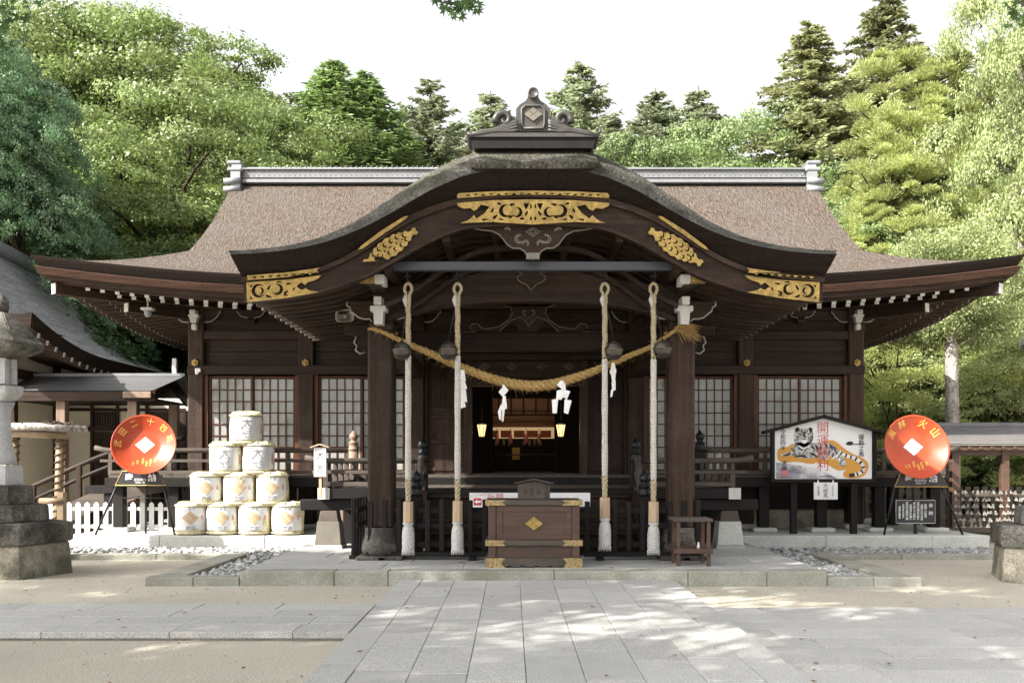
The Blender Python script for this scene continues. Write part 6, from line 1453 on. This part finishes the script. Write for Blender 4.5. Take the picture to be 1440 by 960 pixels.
def broad(seed, H, Rr, npad, nleaf, size, base=.28, flat=.30, lay=.5):
    """rounded broadleaf: forking limbs carrying separate flat layers of leaves; trunk and crown meshes, origin at the foot"""
    rnd = random.Random(seed); rng = np.random.default_rng(seed); b = MB()
    top = Vector((rnd.uniform(-.4,.4), rnd.uniform(-.4,.4), H*.6)); tr = limb(b, (0,0,-.3), top, H*.020, H*.010, rnd, .04, 8)
    pads = []
    def env(a, t_): return Rr*(max(.02, math.sin(PI*min(.98, .16+.84*t_)))**.62)*(.82+.34*mnoise.noise((math.cos(a)*1.3+seed, math.sin(a)*1.3, t_*2.5+seed)))
    k = 0
    while len(pads) < npad and k < npad*20:
        k += 1; a = rnd.uniform(0, 2*PI); t_ = rnd.random()**.85; z = H*(base+(1-base)*t_)*.97; rr = env(a, t_)*(1 if rnd.random() < .75 else rnd.uniform(.3, .9))
        p = Vector((math.cos(a)*rr, math.sin(a)*rr, z)); pr = Rr*rnd.uniform(.17, .34)
        if any((Vector((p.x-q.x, p.y-q.y, (p.z-q.z)*1.8))).length < lay*(pr+r_) for q, r_ in pads): continue
        pads.append((p, pr))
        if k % 3: q0 = tr[min(8, max(2, int(8*(z-H*.22)/(H*.6))))]; pts = limb(b, q0, p-Vector((0,0,pr*.12)), H*.0095*(.6+rr/Rr*.5), H*.0020, rnd, .12, 5)
    C = []; Nn = []
    for p, pr in pads:                           # umbrella-shaped layer made of many small tufts
        n = int(nleaf*(pr/(Rr*.25))**2*rnd.uniform(.8, 1.2)); m = max(8, int(34*rnd.uniform(.8, 1.2)))
        th = rng.uniform(0, 2*PI, m); rr_ = rng.random(m)**.55; cl = np.stack([np.cos(th)*rr_, np.sin(th)*rr_, flat*1.15*(1-rr_**2)+rng.normal(size=m)*.07-flat*.4], 1)
        ci = rng.integers(0, m, n); q = cl[ci]+rng.normal(size=(n,3))*np.array([.10,.10,.065])*(.7+.8*rng.random((m,1)))[ci]; tilt = np.array([p.x, p.y])/Rr*.42; q[:,2] -= q[:,:2]@tilt
        c_ = np.array(p)+q*pr*1.12; C.append(c_); o = q.copy(); o[:,2] = o[:,2]*1.6+.45; Nn.append(unit(o+.55*(q-cl[ci])/.12*.5+rng.normal(size=(n,3))*.55))
    C = np.concatenate(C); U, V = leaves(rng, C, size, N=np.concatenate(Nn)); return b.mesh('trunk'), leaf_mesh('crown', C, U, V)
def conifer(seed, H, Rr, base=.12, whorl=.55, droop=.25, size=.26, taper=.85, per=7, dens=1.0, upturn=.3):
    rnd = random.Random(seed); rng = np.random.default_rng(seed); b = MB(); b.tube([(0,0,-.3), (.05,.03,H*.5), (0,0,H*.99)], [H*.014, H*.009, .02], 8)
    C = []; U = []; V = []; z = H*base
    while z < H*.985:
        f = (z-H*base)/(H*(1-base)); L0 = Rr*(1-f)**taper*(.6+.4*min(1, f*6+.35))
        for k in range(per):
            if rnd.random() < .12: continue
            a = rnd.uniform(0, 2*PI); L = L0*rnd.uniform(.6, 1.12)+.12; d = Vector((math.cos(a), math.sin(a), 0)); sd = Vector((-d.y, d.x, 0)); m = max(3, int(L/.17*dens)); zz = z+rnd.uniform(-.2,.2)
            br = [Vector((0,0,zz))+d*(L*t)+Vector((0,0,-droop*L*t+upturn*L*t*t*(1 if f < .7 else 1.5))) for t in (0, .33, .66, 1)]; b.tube(br, [.03+.012*L, .02+.006*L, .014, .006], 4, caps=False)
            for i in range(m):
                t_ = (i+rnd.random())/m; t_ = .1+.9*t_; p = Vector((0,0,zz))+d*(L*t_)+Vector((0,0,-droop*L*t_+upturn*L*t_*t_))
                w = (1-abs(t_-.5)*.9)*.34*L+.16
                for s in (-1, 1):
                    for q in range(2):
                        l = w*rnd.uniform(.35, 1.0)*.62; dr = (sd*s*rnd.uniform(.5,1)+d*rnd.uniform(.25,.9)+Vector((0,0,rnd.uniform(-.35,.15)))).normalized(); c = p+dr*l*rnd.uniform(.3,1.0)
                        ax = dr*size*rnd.uniform(.6,1.2); C.append(c); U.append(ax); V.append(dr.cross(Vector((rnd.gauss(0,1),rnd.gauss(0,1),rnd.gauss(0,1)))).normalized()*size*.30)
        z += whorl*rnd.uniform(.75, 1.2)*(1.15-.5*f)
    return b.mesh('trunk'), leaf_mesh('crown', np.array([v[:] for v in C]), np.array([v[:] for v in U]), np.array([v[:] for v in V]))
def plume(seed, H, Rr, npuff, nleaf, size, base=.05, pr=.9, upw=.9, shape=1.0):
    """cypress-like crown of upright feathery plumes"""
    rnd = random.Random(seed); rng = np.random.default_rng(seed); b = MB(); tr = limb(b, (0,0,-.3), (0,0,H*.93), H*.016, .03, rnd, .01, 8)
    C = []; U = []; V = []
    for k in range(npuff):
        f = rnd.random()**.8; z = H*(base+(1-base)*f*.95); a = rnd.uniform(0, 2*PI); rr = Rr*((1-f)**.75*shape+.08+.14*math.sin(f*9+a*2))*rnd.uniform(.55, 1.0)
        p = np.array([math.cos(a)*rr, math.sin(a)*rr, z]); s = pr*rnd.uniform(.6, 1.25)*(1.05-.45*f)
        if k % 2 == 0: limb(b, (0,0,max(0, z-rr*.6)), p, .05, .015, rnd, .05, 3)
        D = rng.normal(size=(nleaf,3)); D[:,2] = np.abs(D[:,2])*1.2+upw*.5; D += np.array([math.cos(a), math.sin(a), 0])*.5; D = unit(D); l = s*(rng.random((nleaf,1))**.6)
        c = p+D*l; C.append(c); S = size*rng.uniform(.6,1.3,(nleaf,1)); U.append(D*S); V.append(unit(np.cross(D, rng.normal(size=(nleaf,3))))*S*.28)
    C = np.concatenate(C); U = np.concatenate(U); V = np.concatenate(V); return b.mesh('trunk'), leaf_mesh('crown', C, U, V)
KIND = {}
def tree(kind, name, label, group, px, ptop, D, mats, z0=None, sx=1.0, rz=0.0, cat='tree', x=None):
    tm, cm, H0 = KIND[kind]; X = XX(px, D) if x is None else x; g = hillz(X, D) if z0 is None else z0; H = ZZ(ptop, D)-g; s = H/H0
    T = thing(name, label, cat, (X, D, g), group, rz); T.scale = (s*sx, s*sx, s)
    for nm, me, m in (('trunk', tm, mats[0]), ('crown', cm, mats[1])):
        o = bpy.data.objects.new(nm, me); COL.objects.link(o); o.parent = T; ORG[o.name] = Vector(T.location)
        if len(me.materials) == 0: me.materials.append(None)
        o.material_slots[0].link = 'OBJECT'; o.material_slots[0].material = M[m]
    return T
for nm, fn, H in (('mapleA', lambda: broad(1, 14, 6.0, 50, 3600, .058, lay=.82), 14), ('mapleB', lambda: broad(2, 14, 5.4, 46, 3600, .058, .26, lay=.82), 14), ('mapleC', lambda: broad(3, 14, 6.8, 54, 3600, .058, .24, .28, .82), 14), ('mapleD', lambda: broad(4, 14, 6.2, 34, 3600, .056, .46, .26, .9), 14),
                  ('bush', lambda: broad(5, 6, 3.2, 52, 2500, .042, .05, .36, .7), 6), ('firA', lambda: conifer(11, 18, 6.6, .12, .42, .28, .16, .80, 11, 2.1), 18), ('firB', lambda: conifer(12, 18, 6.0, .25, .55, .16, .17, .80, 9, 2.1), 18), ('cedar', lambda: conifer(13, 20, 8.4, .05, .42, .16, .18, .80, 11, 1.8, .05), 20),
                  ('feather', lambda: conifer(14, 16, 4.6, .02, .22, -.40, .12, .95, 13, 2.1, .1), 16), ('gold', lambda: plume(21, 14, 4.4, 430, 560, .05, .05, .62), 14), ('cypress', lambda: broad(22, 12, 3.2, 75, 3800, .034, .06, .62, .62), 12)):
    a, c = fn(); KIND[nm] = (a, c, H)
G1 = 'broadleaf trees on the left hillside'
L1 = ['tall broadleaf tree whose crown tops the left skyline', 'broad leafy tree at the far left of the hillside, behind the blue-green cypress', 'leafy tree right of the tallest on the left skyline', 'leafy tree where the left skyline slopes down toward the ridge', 'rounded tree nearest the left end of the tiled ridge', 'bright leafy tree in front of the left hillside, above the eave',
      'spreading tree at mid height of the left hillside', 'low leafy tree just behind the left roof slope', 'lower tree filling the gap left of the main roof', 'tree deep in the left wood behind the front row', 'second tree deep in the left wood, nearer the ridge', 'pale leafy tree above the left eave tip', 'tree at the far left behind the shingle roof']
TL = [('mapleA', 150, 14, 44, .0), ('mapleB', 55, 22, 42, 1.0), ('mapleC', 225, 32, 45, 2.0), ('mapleA', 305, 88, 46, 3.1), ('mapleB', 372, 140, 47, 4.0), ('mapleC', 240, 128, 37, 5.0),
      ('mapleB', 140, 110, 38, .6), ('mapleD', 345, 190, 40, 1.7), ('mapleD', 120, 205, 34, 2.6), ('mapleB', 20, 90, 56, 3.0), ('mapleA', 285, 110, 58, 4.4), ('mapleD', 205, 225, 33, 5.5), ('mapleD', 15, 190, 36, 2.2)]
for (k, px, pt, D, rz), lb in zip(TL, L1): tree(k, 'broadleaf_tree', lb, G1, px, pt, D, ('trunk', 'leaf_maple'), rz=rz, sx=1.12)
for i, (px, pt, D) in enumerate(((60, 300, 40), (160, 300, 39), (260, 290, 40), (350, 270, 41), (110, 340, 33), (215, 345, 32))):
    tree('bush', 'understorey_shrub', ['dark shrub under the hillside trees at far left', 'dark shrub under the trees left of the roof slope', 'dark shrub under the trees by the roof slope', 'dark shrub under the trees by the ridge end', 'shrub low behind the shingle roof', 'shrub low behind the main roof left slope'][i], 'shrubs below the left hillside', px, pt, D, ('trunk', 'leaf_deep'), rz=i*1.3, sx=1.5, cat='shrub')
G2 = 'blue-green cypresses at the left edge'
for k, px, pt, D, lb, rz in (('cypress', 20, 60, 27, 'soft blue-green cypress towering at the left edge', 0), ('cypress', -55, 20, 26, 'blue-green cypress at the left edge, mostly outside the frame', 2), ('cypress', 35, 300, 30, 'small blue-green cypress above the shingle roof', 4)): tree(k, 'cypress_tree', lb, G2, px, pt, D, ('trunk', 'leaf_cypress'), rz=rz, sx=.8 if pt < 100 else 1.1)
tree('feather', 'dawn_redwood', 'fresh green feathery conifer left of the porch ridge, its left spire', 'pair of feathery conifers', 468, 84, 45, ('trunk', 'leaf_feather'), rz=.4, sx=1.7); tree('feather', 'dawn_redwood', 'fresh green feathery conifer left of the porch ridge, its right and shorter spire', 'pair of feathery conifers', 515, 102, 46, ('trunk', 'leaf_feather'), rz=2.4, sx=1.7)
G3 = 'fir trees behind the hall roof'
FR = [('firB', 605, 110, 50, 'sparse fir left of the porch ornament'), ('firB', 572, 150, 52, 'small sparse fir beside the feathery conifers'), ('firA', 690, 122, 56, 'fir rising right behind the left of the porch ornament'), ('firA', 815, 80, 52, 'large fir right of the porch ornament'), ('firA', 860, 160, 54, 'lower fir on the right flank of the large one'), ('firA', 922, 118, 56, 'fir between the large fir and the pale trees'), ('firA', 982, 115, 58, 'slender fir farthest right above the ridge'), ('firB', 640, 175, 55, 'small fir just left of the porch ornament')]
for i, (k, px, pt, D, lb) in enumerate(FR): tree(k, 'fir_tree', lb, G3, px, pt, D, ('trunk', 'leaf_fir'), rz=i*1.1, z0=0)
G4 = 'pale broadleaf trees above the right half of the ridge'
for i, (k, px, pt, D, lb) in enumerate((('mapleB', 905, 190, 44, 'pale rounded tree just above the right half of the porch roof'), ('mapleA', 1005, 172, 50, 'pale broadleaf tree mid way along the right ridge'), ('mapleC', 1075, 165, 46, 'pale broadleaf tree above the right end of the ridge'), ('mapleB', 945, 192, 56, 'pale tree behind the slender firs'), ('mapleC', 560, 205, 55, 'pale tree low behind the ridge left of the ornament'))): tree(k, 'broadleaf_tree', lb, G4, px, pt, D, ('trunk', 'leaf_green'), rz=i*1.9, z0=0, sx=.95)
G5 = 'cedars on the right'
for i, (px, pt, D, lb, sx) in enumerate(((1138, 22, 44, 'layered cedar with a pointed top right of the ridge end', .92), (1245, -25, 46, 'taller dark cedar whose top leaves the frame', .85), (1195, 95, 50, 'cedar between the two tall ones', .9))): tree('cedar', 'cedar_tree', lb, G5, px, pt, D, ('trunk', 'leaf_cedar'), rz=i*2.1+.5, sx=sx, z0=0)
tree('gold', 'golden_cypress', 'large yellow-green plumed cypress right of the roof', None, 1290, 42, 33, ('trunk', 'leaf_gold'), z0=0, sx=1.15); tree('gold', 'golden_cypress', 'smaller yellow-green cypress low behind the right eave', None, 1255, 215, 31, ('trunk', 'leaf_gold'), z0=0, rz=2, sx=1.35)
tree('mapleC', 'pine_tree', 'pale feathery tree leaning in from the upper right edge', None, 1475, -90, 30, ('trunk_pale', 'leaf_pine'), z0=0, rz=1.0, sx=.5)
G6 = 'bright broadleaf trees right of the hall'
TR_ = [('mapleA', 1175, 230, 36, 'bright green tree directly behind the right roof slope', 'leaf_green'), ('mapleC', 1440, 250, 38, 'light green tree high on the right edge', 'leaf_green'), ('mapleB', 1420, 365, 29, 'bright green tree under the right eave tip', 'leaf_pine'), ('mapleA', 1290, 400, 34, 'green tree seen below the right eave', 'leaf_green'), ('mapleC', 1230, 400, 44, 'shaded tree deep below the right eave', 'leaf_green'), ('mapleB', 1350, 150, 48, 'tall green tree behind the golden cypress', 'leaf_green'), ('mapleA', 1450, 60, 45, 'tall tree at the far right edge', 'leaf_pine')]
for i, (k, px, pt, D, lb, lf) in enumerate(TR_): tree(k, 'broadleaf_tree', lb, G6, px, pt, D, ('trunk', lf), rz=i*1.4, z0=0, sx=1.1)
G7 = 'leafy shrubs behind the paper rack'
for i, (px, pt, D, lb, lf) in enumerate(((1245, 540, 32, 'bright shrub beside the right corner of the hall', 'leaf_pine'), (1400, 505, 33, 'big bright shrub behind the paper rack', 'leaf_pine'), (1310, 560, 31, 'low bright shrub behind the right dish sign', 'leaf_green'), (1470, 470, 31, 'tall bright shrub at the right edge', 'leaf_pine'), (1275, 490, 36, 'taller shrub in the gap below the eave', 'leaf_green'), (1440, 580, 29, 'low shrub behind the rack at the right edge', 'leaf_green'))): tree('bush', 'leafy_shrub', lb, G7, px, pt, D, ('trunk', lf), rz=i*1.7, z0=0, sx=1.15, cat='shrub')
T = thing('bare_trunk_tree', 'straight pale trunk standing behind the right dish sign', 'tree', (XX(1338, 24), 24, 0))
b = MB(); b.tube([(XX(1339, 24), 24, -.1), (XX(1340, 24), 24, 1.5), (XX(1338, 24), 24, 4.2), (XX(1337, 24), 24, 6.0)], [.20, .165, .15, .05], 12); rnd = random.Random(2)
for k in range(7): z = 4.3+.2*k; a = rnd.uniform(0, 6); limb(b, (XX(1337, 24), 24, z), (XX(1337, 24)+math.cos(a)*1.0, 24+math.sin(a)*1.0, z+.7), .035, .012, rnd)
b.build('trunk', M['trunk_pale'], T)
rng = np.random.default_rng(77); C = []
for k in range(60): a = rng.uniform(0, 6.28); z = rng.uniform(4.6, 7.0); r = rng.uniform(.2, 1.5); q = unit(rng.normal(size=(1500,3)))*rng.random((1500,1))**.5*np.array([.7,.7,.4]); C.append(np.array([XX(1337,24)+r*math.cos(a), 24+r*math.sin(a), z])+q)
C = np.concatenate(C); U, V = leaves(rng, C, .034, .2); link('crown', leaf_mesh('crown', C, U, V), M['leaf_pine'], T)
# ------------------------------------------------------------------ the maples over the forecourt, whose shade falls on the porch
def shade_tree(seed, pos, pads, label, sprays=()):
    rnd = random.Random(seed); rng = np.random.default_rng(seed); T = thing('maple_tree', label, 'tree', pos, 'maples over the forecourt'); P0 = Vector(pos)
    b = MB(); ft = P0+Vector((.3, .2, 6.5)); limb(b, P0-Vector((0,0,.3)), ft, .32, .2, rnd, .03, 8); C = []
    for x, y, z, r, n in pads:
        p = Vector((x, y, z)); limb(b, ft-Vector((0,0,rnd.uniform(0,1.5))), p-Vector((0,0,.2)), .07, .015, rnd, .1)
        q = unit(rng.normal(size=(n,3)))*rng.random((n,1))**.5*np.array([r, r, r*.45]); C.append(np.array(p)+q)
    for (x, y, z), (x1, y1, z1) in sprays: limb(b, (x1, y1, z1), (x, y, z), .02, .006, rnd, .05)
    b.build('trunk', M['trunk'], T); C = np.concatenate(C); U, V = leaves(rng, C, .085, .55, .7); link('crown', leaf_mesh('crown', C, U, V), M['leaf_shade'], T); return T
rnd = random.Random(31); pads1 = []; pads2 = []
def canopy(n, x0, x1, y0, y1, r0, r1, nl, ok=lambda x, y: True, dst=pads1):
    k = 0
    while k < n:
        x, y, z = rnd.uniform(x0, x1), rnd.uniform(y0, y1), rnd.uniform(10.2, 12.2)
        if ok(x-1.05*(z-11)*-1, y): dst.append((x-(z-11)*1.05, y-(z-11)*.7, z, rnd.uniform(r0, r1), int(nl*rnd.uniform(.7, 1.2)))); k += 1
canopy(75, -12.8, -2.0, 6.6, 9.0, .7, 1.1, 420)                      # over the porch gable
canopy(108, -14.5, -4.0, -1.5, 6.4, .6, 1.15, 380, dst=pads2); canopy(52, -20.5, -13.0, -1.8, 5.5, .6, 1.1, 360, dst=pads2); canopy(34, -19.0, -13.8, 5.0, 8.3, .6, .9, 380, dst=pads2)            # over the paving, with gaps
def spray(T, px, py, D, n, rr, size, label=None, droop=1):
    rng_ = random.Random(px); b = MB(); c = at(px, py, D)
    for i in range(n):
        p = c+Vector((rng_.gauss(0, rr), rng_.gauss(0, rr*.5), rng_.gauss(0, rr*.75))); nrm = Vector((rng_.uniform(-.5,.5), -1, rng_.uniform(-.4,.9))).normalized(); u = nrm.orthogonal().normalized(); u = Matrix.Rotation(rng_.uniform(0, 6.28), 3, nrm) @ u; v = nrm.cross(u); s = size*rng_.uniform(.7, 1.2)
        pts = []
        for k in range(7):                      # seven-lobed leaf
            a = R(-135+45*k); l = (1, .95, .8, .8)[abs(k-3)]*s; pts.append(p+u*math.sin(a)*l+v*math.cos(a)*l-nrm*l*.15)
            if k < 6: a2 = R(-135+45*k+22.5); pts.append(p+u*math.sin(a2)*s*.42+v*math.cos(a2)*s*.42)
        cv = b.bm.verts.new(p); vs = [b.bm.verts.new(q) for q in pts]
        for i2 in range(len(vs)-1): b.bm.faces.new((cv, vs[i2], vs[i2+1]))
    b.tube([c+Vector((0, 0, rr*1.8)), c+Vector((.02, 0, 0)), c-Vector((0,0,rr))], [.005, .004, .002], 4); return b.build('leaf_spray', M['leaf_shade'], T, recalc=False)
s1 = at(648, 8, 5.2); s2 = at(8, 8, 6); s3 = at(1437, 22, 6)
T1 = shade_tree(41, (-14.5, 3.0, 0), pads1, 'spreading maple left of the forecourt, its canopy shading the porch')
T2 = shade_tree(42, (-13.0, -4.5, 0), pads2, 'maple behind the viewpoint whose leaf sprays hang into the top of the view', [((s1.x, s1.y, s1.z+.1), (-6, 4.5, 10)), ((s2.x, s2.y, s2.z+.1), (-8, 5, 10)), ((s3.x, s3.y, s3.z+.05), (2.5, 3.0, 10))])
spray(T2, 648, 4, 5.2, 34, .05, .042); spray(T2, 620, -12, 5.2, 22, .05, .042); spray(T2, 6, 12, 6, 60, .10, .045); spray(T2, -20, 50, 6, 40, .10, .045); spray(T2, 1441, 22, 6, 16, .05, .05)
